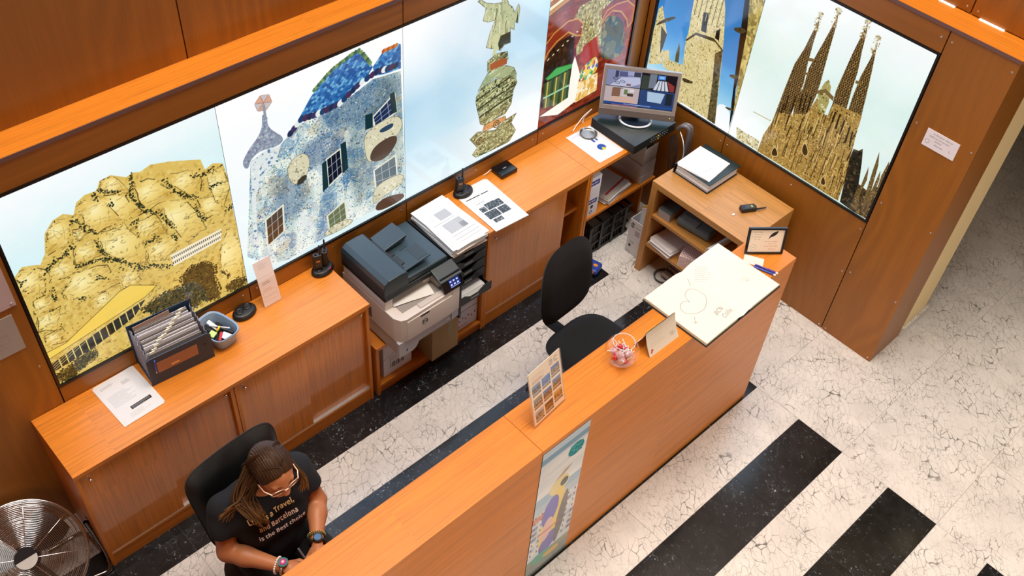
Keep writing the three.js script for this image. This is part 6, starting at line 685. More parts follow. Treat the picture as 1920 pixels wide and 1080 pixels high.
{ // things on and in the oak desk
  const b = thing('ring_binder', 'black ring binder topped with white papers on the oak desk', 'binder', [-0.215, 0.7505, 0.806], 0.0); const r = rng(71);
  part(b, 'lower_cover', bx(-0.15, 0.14, 0, 0.004, -0.13, 0.13), M.black); for (let i = 0; i < 7; i++) { const s = part(b, 'page_bundle', bx(-0.142, 0.132, 0, 0.0065, -0.122, 0.126), [M.paper, std(0xc9c4bd, 0.85), M.paperEdge][i % 3]); s.position.set(-0.004 + (r() - 0.5) * 0.01, 0.0045 + i * 0.0085, (r() - 0.5) * 0.008); s.rotation.y = (r() - 0.5) * 0.03; }
  part(b, 'spine', bx(-0.154, 0.144, 0, 0.068, -0.137, -0.132), M.black); const cv = part(b, 'upper_cover', bx(-0.15, 0.146, 0, 0.004, -0.132, 0.136), std(0x11211d, 0.35)); cv.position.y = 0.066; for (const x of [-0.1, 0.09]) part(b, 'ring', new THREE.TorusGeometry(0.02, 0.002, 8, 24).rotateY(Math.PI / 2).translate(x, 0.04, -0.118), M.chrome);
  const tx = canvasTex(256, 256, (g) => { g.fillStyle = '#f6f6f8'; g.fillRect(0, 0, 256, 256); lines(g, 40, 40, 150, 2, 10, '#d6d8de', 2); g.strokeStyle = '#7c8088'; g.lineWidth = 2; g.beginPath(); g.moveTo(58, 196); g.bezierCurveTo(80, 180, 90, 210, 108, 196); g.bezierCurveTo(120, 190, 122, 206, 134, 200); g.stroke(); });
  const pp = thing('paper_sheet', 'white papers lying on the black ring binder', 'paper', [-0.235, 0.8215, 0.785], 0.05); for (let i = 0; i < 4; i++) { const [g, m] = sheet(0.235, 0.225, 0.0015, M.paperEdge, i === 3 ? std(0xdcdad7, 0.85, { map: tx }) : M.paper); const s = part(pp, 'sheet', g, m); s.position.set((i - 3) * 0.002, i * 0.0016, (3 - i) * 0.002); s.rotation.y = (3 - i) * 0.02; }
  const rt = canvasTex(128, 200, (g, w, h) => { g.fillStyle = '#17191b'; g.fillRect(0, 0, w, h); g.fillStyle = '#9a9440'; g.fillRect(34, 24, 60, 36); g.fillStyle = '#565b60'; for (let j = 0; j < 3; j++) for (let i = 0; i < 3; i++) g.fillRect(28 + i * 27, 78 + j * 24, 18, 12); });
  radio('black radio lying on the oak desk', [-0.284, 0.7505, 1.18], -2.42 + Math.PI / 2 + 0.1 - Math.PI / 2 + 0.25, true, { tex: rt });
  const e = thing('eraser', 'tiny white eraser bit on the oak desk beside the radio', 'eraser', [-0.384, 0.7505, 1.152]); part(e, 'body', bx(-0.009, 0.009, 0, 0.006, -0.006, 0.006, { r: 0.002 }), M.white);
  const s = thing('small_box', 'small grey box on the upper shelf of the oak desk', 'box', [-0.44, 0.5025, 0.758], 0.05); part(s, 'base', bx(-0.06, 0.06, 0, 0.058, -0.045, 0.045, { r: 0.002 }), std(0x9d958c, 0.7)); part(s, 'lid', bx(-0.06, 0.061, 0.0582, 0.062, -0.046, 0.046), std(0x4b5252, 0.6));
  const g = thing('fabric_pouch', 'flat grey cloth pouch on the upper shelf of the oak desk', 'pouch', [-0.41, 0.504, 0.955], 0.1); const gp = new RoundedBoxGeometry(0.12, 0.06, 0.24, 5, 0.02); { const p = gp.attributes.position; for (let i = 0; i < p.count; i++) p.setY(i, p.getY(i) * (0.75 + 0.35 * nz(1, p.getX(i) * 60 + 8, p.getZ(i) * 40 + 9))); gp.computeVertexNormals(); } part(g, 'pouch', gp.translate(0, 0.0335, 0), std(0x59605c, 0.8)); part(g, 'flap', bx(-0.055, 0.0, 0.061, 0.064, -0.1, 0.02, { r: 0.002 }), std(0x767d78, 0.7));
  const ro = thing('paper_roll', 'rolled white paper on the upper shelf of the oak desk', 'paper roll', [-0.46, 0.5025, 1.135], 0.0); const rg = rod([-0.06, 0.021, 0], [0.14, 0.021, 0.02], 0.02, 0.02, 24); part(ro, 'roll', rg, M.paper); part(ro, 'inner_turn', new THREE.TorusGeometry(0.011, 0.002, 6, 20).rotateY(Math.PI / 2).translate(-0.0605, 0.021, 0), std(0x6b675f, 0.8));
  const ps = thing('paper_stack', 'stack of papers and envelopes on the lower shelf of the oak desk', 'paper', [-0.39, 0.2605, 0.795], -0.06); let y = 0; for (let i = 0; i < 9; i++) { const t = 0.004 + 0.003 * r(); const q = part(ps, 'sheet_bundle', bx(-0.125, 0.12, 0, t * 0.9, -0.08, 0.1), [M.paper, std(0xcfc8cf, 0.8), std(0xd9d2cf, 0.85)][i % 3]); q.position.set((r() - 0.5) * 0.02, y, (r() - 0.5) * 0.01); q.rotation.y = (r() - 0.5) * 0.1; y += t; }
  const rt2 = canvasTex(256, 256, (g) => { g.fillStyle = '#e8ded8'; g.fillRect(0, 0, 256, 256); g.strokeStyle = '#b8323a'; g.lineWidth = 7; for (let j = 0; j < 14; j++) for (let i = 0; i < 6; i++) { g.beginPath(); g.moveTo(i * 46 + (j % 2) * 22, j * 19); g.lineTo(i * 46 + 30 + (j % 2) * 22, j * 19); g.stroke(); } });
  const rm = std(0xffffff, 0.6, { map: rt2 }); const rb = thing('patterned_box', 'white box with red dash pattern on the lower shelf of the oak desk', 'box', [-0.44, 0.2605, 0.985], 0.35); part(rb, 'box', new THREE.BoxGeometry(0.13, 0.085, 0.12).translate(0, 0.0425, 0), rm);
  const co = thing('cable_coil', 'coiled dark cable with a beige adapter on the floor under the oak desk', 'cable', [-0.44, 0.0005, 0.83]); const cm = std(0x4a4640, 0.5); for (let i = 0; i < 3; i++) part(co, 'coil', tube(Array.from({ length: 14 }, (_, k) => [Math.cos(k / 14 * 6.283) * (0.055 + i * 0.006), 0.004 + i * 0.007, Math.sin(k / 14 * 6.283) * (0.07 - i * 0.006)]), 0.0035, 60, 8, true), cm); part(co, 'adapter', new RoundedBoxGeometry(0.05, 0.03, 0.07, 3, 0.012).translate(0.0, 0.036, 0.02), std(0x8d8473, 0.5)); part(co, 'lead', tube([[0.02, 0.03, 0.0], [0.06, 0.05, -0.02], [0.09, 0.02, 0.05], [0.12, 0.006, 0.1]], 0.0035, 30), cm);
}

// ---------------------------------------------------------------- on the counter and on the walls
{ // sign holder
  const tex = canvasTex(320, 450, (g, w, h) => {
    g.fillStyle = '#efdcc6'; g.fillRect(0, 0, w, h); g.strokeStyle = '#c9a98a'; g.lineWidth = 6; g.strokeRect(3, 3, w - 6, h - 6); lines(g, 24, 40, 150, 6, 12, '#c3a690', 3); lines(g, 30, 84, 140, 2, 12, '#b4533c', 4);
    g.strokeStyle = '#5a4a3a'; g.lineWidth = 3; g.font = 'bold 58px sans-serif'; g.strokeText('B', 205, 66); g.strokeText('C', 252, 66);
    const r = rng(81); for (let j = 0; j < 3; j++) for (let i = 0; i < 3; i++) { const x = 20 + i * 98, y = 116 + j * 112 - (i === 2 ? 26 : 0); const c = [['#4a3a34', '#6a8fb8', '#8a3a2c'], ['#2d62b0', '#3f82c8', '#c98a3c'], ['#7a5c44', '#3a68b8', '#c8b43c'], ['#5a4434', '#9a7a4a', '#b8c4d0'], ['#6a4428', '#2f5a9c', '#caa45a'], ['#8a6a3a', '#4f7ab8', '#5a4020'], ['#6a5a44', '#a8aec0', '#c8a868'], ['#7a4a20', '#3a2412', '#d0a050'], ['#9a6a34', '#c89a54', '#4a3018']][j * 3 + i]; g.fillStyle = c[0]; g.fillRect(x, y, 84, 68); g.fillStyle = c[1]; g.fillRect(x, y, 84, 24); for (let k = 0; k < 40; k++) { g.fillStyle = c[Math.floor(r() * 3)]; g.fillRect(x + r() * 74, y + 18 + r() * 42, 4 + 8 * r(), 3 + 7 * r()); } g.fillStyle = '#3a2f2a'; g.fillRect(x, y + 74, 84, 16); g.fillStyle = '#c9b8a8'; g.fillRect(x + 4, y + 79, 60, 2); g.fillRect(x + 4, y + 84, 70, 2); }
  });
  const o = thing('sign_holder', 'clear stand with a cream photo-grid card on the counter', 'sign', [-2.447, KH + 0.0005, 1.662], 0.113);
  const cl = phys(0xffffff, 0.04, { transmission: 1, thickness: 0, ior: 1.49 });
  part(o, 'foot', bx(-0.105, 0.105, 0, 0.0025, -0.085, 0.0), cl); const k = new THREE.Group(); k.name = 'leaning_pane'; k.rotation.x = -0.24; k.position.set(0, 0.003, 0); o.add(k);
  part(k, 'card', new THREE.BoxGeometry(0.206, 0.292, 0.003).translate(0, 0.15, 0), [M.cream_paper, M.cream_paper, M.cream_paper, M.cream_paper, std(0xffffff, 0.5, { map: tex }), M.cream_paper]); part(k, 'front_pane', bx(-0.106, 0.106, 0.002, 0.298, 0.0025, 0.0045), cl); part(k, 'back_pane', bx(-0.106, 0.106, 0.002, 0.298, -0.005, -0.003), cl);
}
{ // glass bowl of lollipops
  const cx = -2.003, cz = 1.66, R = 0.078; const gl = phys(0xffffff, 0.02, { transmission: 1, thickness: 0, ior: 1.45, side: THREE.DoubleSide });
  const o = thing('glass_bowl', 'round glass bowl of lollipops on the counter', 'bowl', [cx, KH + 0.0005, cz]); const p = [[0, 0.004]]; for (let i = 3; i <= 25; i++) { const a = i / 32 * Math.PI; p.push([Math.sin(a) * R, 0.078 - Math.cos(a) * R]); } const rim = p[p.length - 1];
  part(o, 'bowl', lathe(p, 56), gl); part(o, 'rim', new THREE.TorusGeometry(rim[0], 0.0022, 10, 56).rotateX(Math.PI / 2).translate(0, rim[1], 0), phys(0xf2fbff, 0.05, { transmission: 0.6, thickness: 0.004 })); part(o, 'foot', lathe([[0, 0], [0.03, 0], [0.032, 0.003], [0, 0.0035]], 32), phys(0xffffff, 0.05, { transmission: 0.9, thickness: 0 }));
  const r = rng(91), red = phys(0xc4141c, 0.15, { clearcoat: 1 }), wrap = phys(0xf6e9ec, 0.2, { transmission: 0.62, thickness: 0, side: THREE.DoubleSide }), pink = std(0xe27f86, 0.35);
  const where = ['near the rim', 'low in the bowl', 'by the back', 'by the front', 'at the left', 'at the right', 'in the middle', 'on top', 'under the others'];
  for (let i = 0; i < 15; i++) {
    const a = i * 2.4, q = i < 8 ? 0.042 : 0.026, y = i < 8 ? 0.04 + 0.02 * r() : i < 12 ? 0.074 : 0.05, x = Math.cos(a) * q, z = Math.sin(a) * q;
    const t = thing('lollipop', 'red lollipop with a white stick in the glass bowl', 'lollipop', [cx + x * (i < 8 ? 0.82 : 1), KH + y, cz + z * (i < 8 ? 0.82 : 1)], r() * 6.28, 'lollipops in the glass bowl');
    part(t, 'candy', new THREE.SphereGeometry(0.0145, 18, 12), i % 4 === 3 ? pink : red); const wg = new THREE.IcosahedronGeometry(0.0175, 2); { const pp = wg.attributes.position; for (let k = 0; k < pp.count; k++) { const s = 0.9 + 0.3 * nz(2, pp.getX(k) * 900 + 20, pp.getY(k) * 900 + pp.getZ(k) * 700 + 30); pp.setXYZ(k, pp.getX(k) * s, pp.getY(k) * s, pp.getZ(k) * s); } wg.computeVertexNormals(); }
    if (i % 2) part(t, 'wrapper', wg, wrap); const e = [(-x) * 0.9 + (r() - 0.5) * 0.03, 0.02 + 0.03 * r(), (-z) * 0.9 + (r() - 0.5) * 0.03]; const L = Math.hypot(...e), u = e.map((v) => v / L); part(t, 'stick', rod(u.map((v) => v * 0.01), u.map((v) => v * (i < 8 ? 0.046 : 0.056)), 0.0024), M.white);
  }
}
{ // folded tent card
  const tex = canvasTex(320, 220, (g, w, h) => { g.fillStyle = '#efe6d6'; g.fillRect(0, 0, w, h); lines(g, 40, 40, 240, 2, 14, '#d8a89a', 2); lines(g, 60, 84, 170, 2, 16, '#d9b8a8', 2); lines(g, 30, 124, 210, 3, 15, '#b8a890', 2); g.fillStyle = '#d8402c'; g.save(); g.translate(34, 186); g.rotate(-0.95); g.fillRect(-16, -7, 22, 14); g.beginPath(); g.moveTo(4, -15); g.lineTo(22, 0); g.lineTo(4, 15); g.fill(); g.restore(); g.strokeStyle = '#8f9a9c'; g.lineWidth = 2; for (let i = 0; i < 5; i++) { g.beginPath(); g.arc(250 + i * 9, 150 + (i % 2) * 12, 12, 0, 5); g.stroke(); } });
  const o = thing('tent_card', 'folded cream card with a red arrow beside the guest book', 'card', [-1.78, KH + 0.0005, 1.683], 0.0); const cm = std(0xdcdad7, 0.85, { map: tex, side: THREE.DoubleSide }), pl = std(0xefe4d0, 0.85, { side: THREE.DoubleSide });
  const leaf = (s) => { const pos = [], uv = [], idx = [], n = 10; for (let i = 0; i <= n; i++) { const t = i / n, y = 0.124 * (1 - t) + 0.0002, z = s * (0.002 + 0.05 * Math.pow(t, 1.5)); for (const u of [0, 1]) { pos.push(-0.101 + 0.202 * u, y, z); uv.push(s > 0 ? u : 1 - u, 1 - t); } } for (let i = 0; i < n; i++) { const a = 2 * i; idx.push(a, a + 2, a + 1, a + 1, a + 2, a + 3); } const g = new THREE.BufferGeometry(); g.setAttribute('position', new THREE.Float32BufferAttribute(pos, 3)); g.setAttribute('uv', new THREE.Float32BufferAttribute(uv, 2)); g.setIndex(idx); g.computeVertexNormals(); return g; };
  part(o, 'front_leaf', leaf(1), cm); part(o, 'back_leaf', leaf(-1), pl);
}
{ // open guest book
  const left = canvasTex(400, 512, (g, w, h) => { g.fillStyle = '#f6f3ee'; g.fillRect(0, 0, w, h); g.strokeStyle = '#8f8b84'; g.lineWidth = 3; g.beginPath(); g.moveTo(230, 320); g.bezierCurveTo(90, 330, 60, 210, 150, 190); g.bezierCurveTo(170, 186, 190, 200, 200, 220); g.bezierCurveTo(200, 130, 330, 110, 330, 220); g.bezierCurveTo(330, 280, 270, 300, 230, 320); g.stroke(); g.beginPath(); g.moveTo(80, 360); g.lineTo(120, 320); g.moveTo(80, 360); g.lineTo(84, 340); g.moveTo(80, 360); g.lineTo(102, 358); g.moveTo(320, 130); g.lineTo(372, 70); g.stroke(); g.fillStyle = '#85817a'; g.font = 'italic 44px sans-serif'; g.save(); g.translate(240, 410); g.rotate(-0.12); g.fillText('BCN', 0, 0); g.fillText('Collin', 14, 52); g.restore(); });
  const right = canvasTex(400, 512, (g, w, h) => { g.fillStyle = '#f8f6f2'; g.fillRect(0, 0, w, h); g.save(); g.translate(60, 60); g.rotate(0.9); lines(g, 0, -40, 120, 9, 15, '#96928a', 2.4); g.restore(); g.strokeStyle = '#b9b5ae'; g.lineWidth = 2; for (let i = 0; i < 3; i++) { g.beginPath(); g.arc(250 + i * 12, 330 + i * 6, 20 - i * 3, 0, 5.4); g.stroke(); } });
  const o = thing('guest_book', 'large open guest book with a drawn heart on the counter', 'book', [-1.345, KH + 0.0012, 1.662], 0.02); const Z = 0.19, W = 0.288;
  part(o, 'cover', merge([bx(-W - 0.006, -0.006, 0.0002, 0.004, -Z - 0.004, Z + 0.006), bx(0.006, W + 0.006, 0, 0.004, -Z - 0.004, Z + 0.006), bx(-0.0065, 0.0065, 0, 0.003, -Z - 0.004, Z + 0.006)]), M.black);
  const block = (s, tex) => { const n = 18, top = [], g2 = []; for (let i = 0; i <= n; i++) { const t = i / n; top.push([s * t * W, 0.0042 + 0.02 * Math.pow(Math.sin(Math.min(1, t * 3.2) * Math.PI / 2), 0.9) - 0.005 * t]); } const pos = [], uv = [], idx = []; top.forEach(([x, y], i) => { for (const z of [-Z, Z]) { pos.push(x, y, z); const u = s > 0 ? i / n : 1 - i / n; uv.push(u, z < 0 ? 1 : 0); } }); for (let i = 0; i < n; i++) { const a = 2 * i; if (s > 0) idx.push(a, a + 1, a + 2, a + 2, a + 1, a + 3); else idx.push(a, a + 2, a + 1, a + 1, a + 2, a + 3); } const g = new THREE.BufferGeometry(); g.setAttribute('position', new THREE.Float32BufferAttribute(pos, 3)); g.setAttribute('uv', new THREE.Float32BufferAttribute(uv, 2)); g.setIndex(idx); g.computeVertexNormals(); part(o, 'page', g, std(0xeceae7, 0.85, { map: tex, side: THREE.DoubleSide })); const sh = top.slice(3).concat([[s * W, 0.0042], [top[3][0], 0.0042]]).map(([a, b]) => [a, Math.max(0.0042, b - 0.0025)]); part(o, 'page_block', extrude(s > 0 ? sh.slice().reverse() : sh, 2 * Z - 0.002).translate(0, 0, -Z + 0.001), std(0xece2c4, 0.85)); };
  block(-1, left); block(1, right);
  const c = thing('white_card', 'small white paper slip under the blue pens', 'paper', [-1.0, KH + 0.0005, 1.652], 0.5); part(c, 'slip', bx(-0.032, 0.03, 0, 0.001, -0.05, 0.05), M.paper);
  for (const [dx, col, l] of [[0, 0x3b2a9a, 'violet-blue pen beside the guest book, nearer the framed notice'], [-0.018, 0x2a4fb8, 'bright blue pen beside the guest book, nearer the pages']]) { const p = thing('pen', l, 'pen', [-1.005 + dx, KH + 0.0068, 1.73], 0.32); part(p, 'barrel', rod([0, 0, -0.055], [0, 0, 0.052], 0.0048), std(col, 0.3)); part(p, 'cap', rod([0, 0, 0.0525], [0, 0, 0.064], 0.0048, 0.004), M.white); part(p, 'clip', bx(-0.0015, 0.0015, 0.0045, 0.0065, 0.01, 0.05), std(col, 0.3)); }
}
{ // framed notice
  const tex = canvasTex(330, 240, (g, w, h) => { g.fillStyle = '#efe0cc'; g.fillRect(0, 0, w, h); g.fillStyle = '#6a5d50'; g.font = '13px monospace'; g.fillText('NEED CHANGE?', 30, 32); g.fillText('please ask', 44, 56); g.fillText('WE ARE HERE', 24, 82); g.fillText('for you', 46, 106); g.fillStyle = '#8a5a48'; g.fillText('YOU WILL SCRIBBLE', 152, 132); g.fillText('some words', 196, 156); g.fillText('IN OUR GUEST BOOK', 156, 182); g.fillText('thank you', 200, 212); g.strokeStyle = '#8f8578'; g.lineWidth = 2; g.beginPath(); g.arc(54, 190, 30, 0, 6.3); g.stroke(); g.beginPath(); g.moveTo(38, 200); g.lineTo(70, 178); g.moveTo(40, 188); g.lineTo(68, 198); g.stroke(); g.fillStyle = '#16181a'; g.beginPath(); g.moveTo(190, 92); g.quadraticCurveTo(196, 30, 270, 14); g.quadraticCurveTo(262, 66, 206, 80); g.lineTo(186, 106); g.fill(); });
  const d = Math.atan2(-0.635, 0.772), o = thing('picture_frame', 'black framed notice with a feather drawing on the counter end', 'frame', [-0.921, KH + 0.0005, 1.652], d); const k = new THREE.Group(); k.name = 'leaning_frame'; k.rotation.x = -0.22; o.add(k);
  const W = 0.098, H = 0.152, q = 0.011; part(k, 'rail', bx(-W, W, 0.002, q, -0.008, 0.008, { r: 0.002 }), M.blackGloss); part(k, 'rail', bx(-W, W, H - q, H, -0.008, 0.008, { r: 0.002 }), M.blackGloss); part(k, 'rail', bx(-W, -W + q, q, H - q, -0.008, 0.008, { r: 0.002, grain: 'y' }), M.blackGloss); part(k, 'rail', bx(W - q, W, q, H - q, -0.008, 0.008, { r: 0.002, grain: 'y' }), M.blackGloss);
  part(k, 'notice', new THREE.BoxGeometry(2 * (W - q), H - 2 * q, 0.002).translate(0, H / 2, 0.0), [M.cream_paper, M.cream_paper, M.cream_paper, M.cream_paper, std(0xffffff, 0.5, { map: tex }), M.cream_paper]); part(k, 'back_board', bx(-W + 0.003, W - 0.003, 0.004, H - 0.004, -0.007, -0.003), M.blackMatte); const st = part(o, 'easel_leg', bx(-0.02, 0.02, 0, 0.125, -0.0015, 0.0015), M.blackMatte); st.position.set(0, 0.001, -0.078); st.rotation.x = 0.4;
}
{ // printed panel set into the counter front
  const tex = canvasTex(256, 980, (g, w, h) => {
    const r = rng(95); g.fillStyle = '#cfe2f2'; g.fillRect(0, 0, w, h); g.fillStyle = '#8fb4d0'; g.fillRect(0, 44, w, 36); g.fillStyle = '#eef5fb'; g.fillRect(0, 90, w, 250); for (let i = 0; i < 40; i++) { g.fillStyle = 'rgba(255,255,255,0.35)'; g.beginPath(); g.ellipse(r() * w, 100 + r() * 300, 60, 16, 0, 0, 6.3); g.fill(); }
    g.fillStyle = '#9fc4e0'; g.fillRect(0, 330, w, 60); g.fillStyle = '#b8cfe0'; g.fillRect(0, 390, w, 60); for (let j = 0; j < 8; j++) for (let i = 0; i < 7; i++) { g.fillStyle = ['#e6e6ea', '#c9ccd6', '#8a92a8', '#f2f0ee'][Math.floor(r() * 4)]; g.fillRect(i * 38, 450 + j * 44, 34, 30); g.fillStyle = '#5f6680'; g.fillRect(i * 38 + 8, 458 + j * 44, 10, 16); } g.fillStyle = '#d8785a'; g.fillRect(0, 470, 90, 40); g.fillStyle = '#8c9a80'; g.fillRect(0, 830, w, 40); g.fillStyle = '#7d8a86'; g.fillRect(0, 870, w, 110);
    g.fillStyle = '#2a9aa6'; g.beginPath(); g.ellipse(196, 136, 44, 42, 0, 0, 6.3); g.fill(); for (let i = 0; i < 60; i++) { g.fillStyle = ['#37b0b4', '#1f8794', '#55c0c0'][Math.floor(r() * 3)]; g.beginPath(); g.arc(160 + r() * 72, 100 + r() * 70, 3 + 4 * r(), 0, 6.3); g.fill(); }
    // loose abstract patches of colour
    const blob = (x, y, a, b, c, t = 0) => { g.fillStyle = c; g.beginPath(); g.ellipse(x, y, a, b, t, 0, 6.3); g.fill(); }; blob(130, 330, 56, 60, '#f0e2a0'); blob(120, 600, 62, 250, '#f4d868', 0.08); blob(100, 500, 44, 110, '#5a5ac8', 0.1); blob(120, 760, 50, 80, '#6a62c4', 0.4); blob(96, 640, 30, 90, '#f2c6c0', 0.1); blob(176, 620, 24, 200, '#5e5e62', 0.06); blob(158, 330, 22, 28, '#20222a'); blob(90, 860, 70, 40, '#3fa890', 0.2); blob(150, 880, 50, 22, '#d8b048', 0.1); g.fillStyle = '#d0503c'; g.fillRect(40, 640, 130, 10); g.fillStyle = '#cbb49a'; g.beginPath(); g.moveTo(96, 280); g.lineTo(150, 236); g.lineTo(196, 232); g.lineTo(150, 268); g.fill();
  });
  const o = thing('poster', 'tall colourful print on the counter front', 'poster', [-2.455, 0.003, 1.7775]); part(o, 'print', new THREE.BoxGeometry(0.29, 1.116, 0.009).translate(0, 0.558, 0), [M.black, M.black, M.black, M.black, phys(0xffffff, 0.2, { map: tex, clearcoat: 0.5, clearcoatRoughness: 0.08 }), M.black]);
}
{ // paper notes on the walls
  const tex = canvasTex(300, 170, (g, w, h) => { g.fillStyle = '#ece8f0'; g.fillRect(0, 0, w, h); g.fillStyle = '#54505e'; g.font = 'italic 21px sans-serif'; g.fillText('Le Bonjour, help yo', 60, 34); g.fillText('Staff, but en escribir', 34, 66); g.fillText('OFFICE', 92, 96); g.fillText('Reservas', 100, 128); g.strokeStyle = '#77737f'; g.lineWidth = 3; g.beginPath(); g.arc(36, 116, 19, 0, 6.3); g.stroke(); g.beginPath(); g.arc(250, 110, 10, 1, 4.4); g.stroke(); });
  const o = thing('wall_note', 'small handwritten white note on the wooden pier', 'note', [-0.002, 1.584, 1.951], -Math.PI / 2); part(o, 'card', new THREE.BoxGeometry(0.181, 0.102, 0.003), [M.paper, M.paper, M.paper, M.paper, std(0xffffff, 0.8, { map: tex }), M.paper]);
  const t2 = canvasTex(300, 260, (g, w, h) => { g.fillStyle = '#c2b8b2'; g.fillRect(0, 0, w, h); lines(g, 130, 30, 120, 3, 12, '#8a827e', 2); lines(g, 30, 80, 220, 12, 12, '#9a918c', 2); g.strokeStyle = '#9a918c'; g.strokeRect(170, 120, 70, 50); });
  const a = thing('wall_notice', 'printed paper notice at the far left below the white plaque', 'notice', [-4.08, 1.341, 0.002]); part(a, 'sheet', new THREE.BoxGeometry(0.24, 0.21, 0.002), [M.paper, M.paper, M.paper, M.paper, std(0xdcdad7, 0.85, { map: t2 }), M.paper]);
  const b = thing('plaque', 'pale plaque with metal screws at the far left edge', 'plaque', [-4.08, 1.64, 0.004]); part(b, 'plate', bx(-0.152, 0.152, -0.153, 0.153, -0.003, 0.003), std(0xc4b0b4, 0.35)); for (const [x, y] of [[0.136, -0.137], [-0.136, -0.137], [0.136, 0.137], [-0.136, 0.137]]) part(b, 'screw', new THREE.SphereGeometry(0.007, 12, 8).scale(1, 1, 0.5).translate(x, y, 0.004), M.metal);
}

// ---------------------------------------------------------------- office chairs and the floor fan
function roundedOutline(w, h, top, n = 40, taper = 0) { const p = []; for (let i = 0; i < n; i++) { const a = i / n * Math.PI * 2, c = Math.cos(a), s = Math.sin(a), e = 2 / top; let x = Math.sign(c) * Math.pow(Math.abs(c), e) * w, y = Math.sign(s) * Math.pow(Math.abs(s), e) * h; x *= 1 + taper * (y / h); p.push([x, y]); } return p; }
function pad(outline, t, puff, bend) {       // cushion: outline in x-y, thick in z
  const n = outline.length, rings = 7, pos = [], idx = [], side = (s) => { const base = pos.length / 3; for (let k = 0; k <= rings; k++) { const f = k / rings, sc = f, prof = Math.sqrt(Math.max(0, 1 - Math.pow(f, puff))); for (let i = 0; i < n; i++) { const x = outline[i][0] * sc, y = outline[i][1] * sc; pos.push(x, y, s * t * prof + bend(x, y)); } } for (let k = 0; k < rings; k++) for (let i = 0; i < n; i++) { const a = base + k * n + i, b = base + k * n + (i + 1) % n, c = a + n, d = b + n; if (s > 0) idx.push(a, c, b, b, c, d); else idx.push(a, b, c, b, d, c); } };
  side(1); side(-1); const g = new THREE.BufferGeometry(); g.setAttribute('position', new THREE.Float32BufferAttribute(pos, 3)); g.setIndex(idx); g.computeVertexNormals(); const uv = new Float32Array(pos.length / 3 * 2); for (let i = 0; i < uv.length / 2; i++) { uv[2 * i] = pos[3 * i]; uv[2 * i + 1] = pos[3 * i + 1]; } g.setAttribute('uv', new THREE.BufferAttribute(uv, 2)); return g;
}
const leather = phys(0x0f1214, 0.42, { bumpMap: noiseTex, bumpScale: 0.0006 }), fabric = phys(0x0f1013, 0.95, { map: clothTex, sheen: 0.3, sheenRoughness: 0.6 });
function chair(label, pos, turn, o) {
  const t = thing('office_chair', label, 'chair', pos, turn);
  part(t, 'gas_column', rod([0, 0.1, 0], [0, 0.43, 0], 0.026, 0.02, 20), M.black); part(t, 'hub', new THREE.CylinderGeometry(0.04, 0.045, 0.06, 20).translate(0, 0.09, 0), M.black);
  for (let i = 0; i < 5; i++) { const a = i * 1.2566 + 0.3, c = Math.cos(a), s = Math.sin(a); const leg = part(t, 'base_leg', rod([c * 0.03, 0.095, s * 0.03], [c * 0.28, 0.07, s * 0.28], 0.019, 0.014), M.black); part(leg, 'castor', merge([new THREE.CylinderGeometry(0.026, 0.026, 0.02, 18).rotateX(Math.PI / 2).translate(0, 0, 0.014), new THREE.CylinderGeometry(0.026, 0.026, 0.02, 18).rotateX(Math.PI / 2).translate(0, 0, -0.014), rod([0, 0, 0], [0, 0.05, 0], 0.009)]), M.blackMatte).position.set(c * 0.28, 0.0265, s * 0.28); }
  const sg = pad(roundedOutline(o.sw, o.sd, 3.2), 0.045, 6, (x, y) => -0.02 * Math.pow(Math.abs(y) / o.sd, 3)); sg.rotateX(-Math.PI / 2); part(t, 'seat', sg.translate(0, 0.447, 0.03), o.mat); part(t, 'seat_pan', bx(-0.17, 0.17, 0.38, 0.402, -0.13, 0.18, { r: 0.01 }), M.blackMatte);
  const bg = pad(roundedOutline(o.bw, o.bh, o.round, 48, o.taper), o.bt, 5, (x, y) => 0.35 * x * x - 0.12 * y * Math.abs(y)); const b = part(t, 'backrest', bg, o.mat); b.position.set(0, o.by, -0.2 - o.bz); b.rotation.x = -0.1; if (o.pipe) part(b, 'piping', tube(roundedOutline(o.bw * 0.985, o.bh * 0.985, o.round, 40, o.taper).map(([x, y]) => [x, y, 0.35 * x * x - 0.12 * y * Math.abs(y) + 0.001]), 0.004, 160, 6, true), M.blackMatte);
  part(t, 'back_bracket', merge([bx(-0.035, 0.035, 0.39, 0.405, -0.27 - o.bz, 0.0, { r: 0.004 }), bx(-0.035, 0.035, 0.39, o.by, -0.275 - o.bz, -0.255 - o.bz, { grain: 'y', r: 0.004 })]), M.blackMatte);
  return t;
}
chair('black leather office chair with the seated woman', [-3.535, 0.0005, 1.12], 0.08, { sw: 0.235, sd: 0.235, bw: 0.215, bh: 0.28, bt: 0.045, by: 0.79, bz: 0.03, round: 6.5, taper: 0.1, mat: leather, pipe: true });
chair('empty black fabric office chair behind the lollipop bowl', [-1.545, 0.0005, 1.14], 0.05, { sw: 0.23, sd: 0.225, bw: 0.205, bh: 0.255, bt: 0.035, by: 0.79, bz: 0.02, round: 3.0, taper: -0.06, mat: fabric });
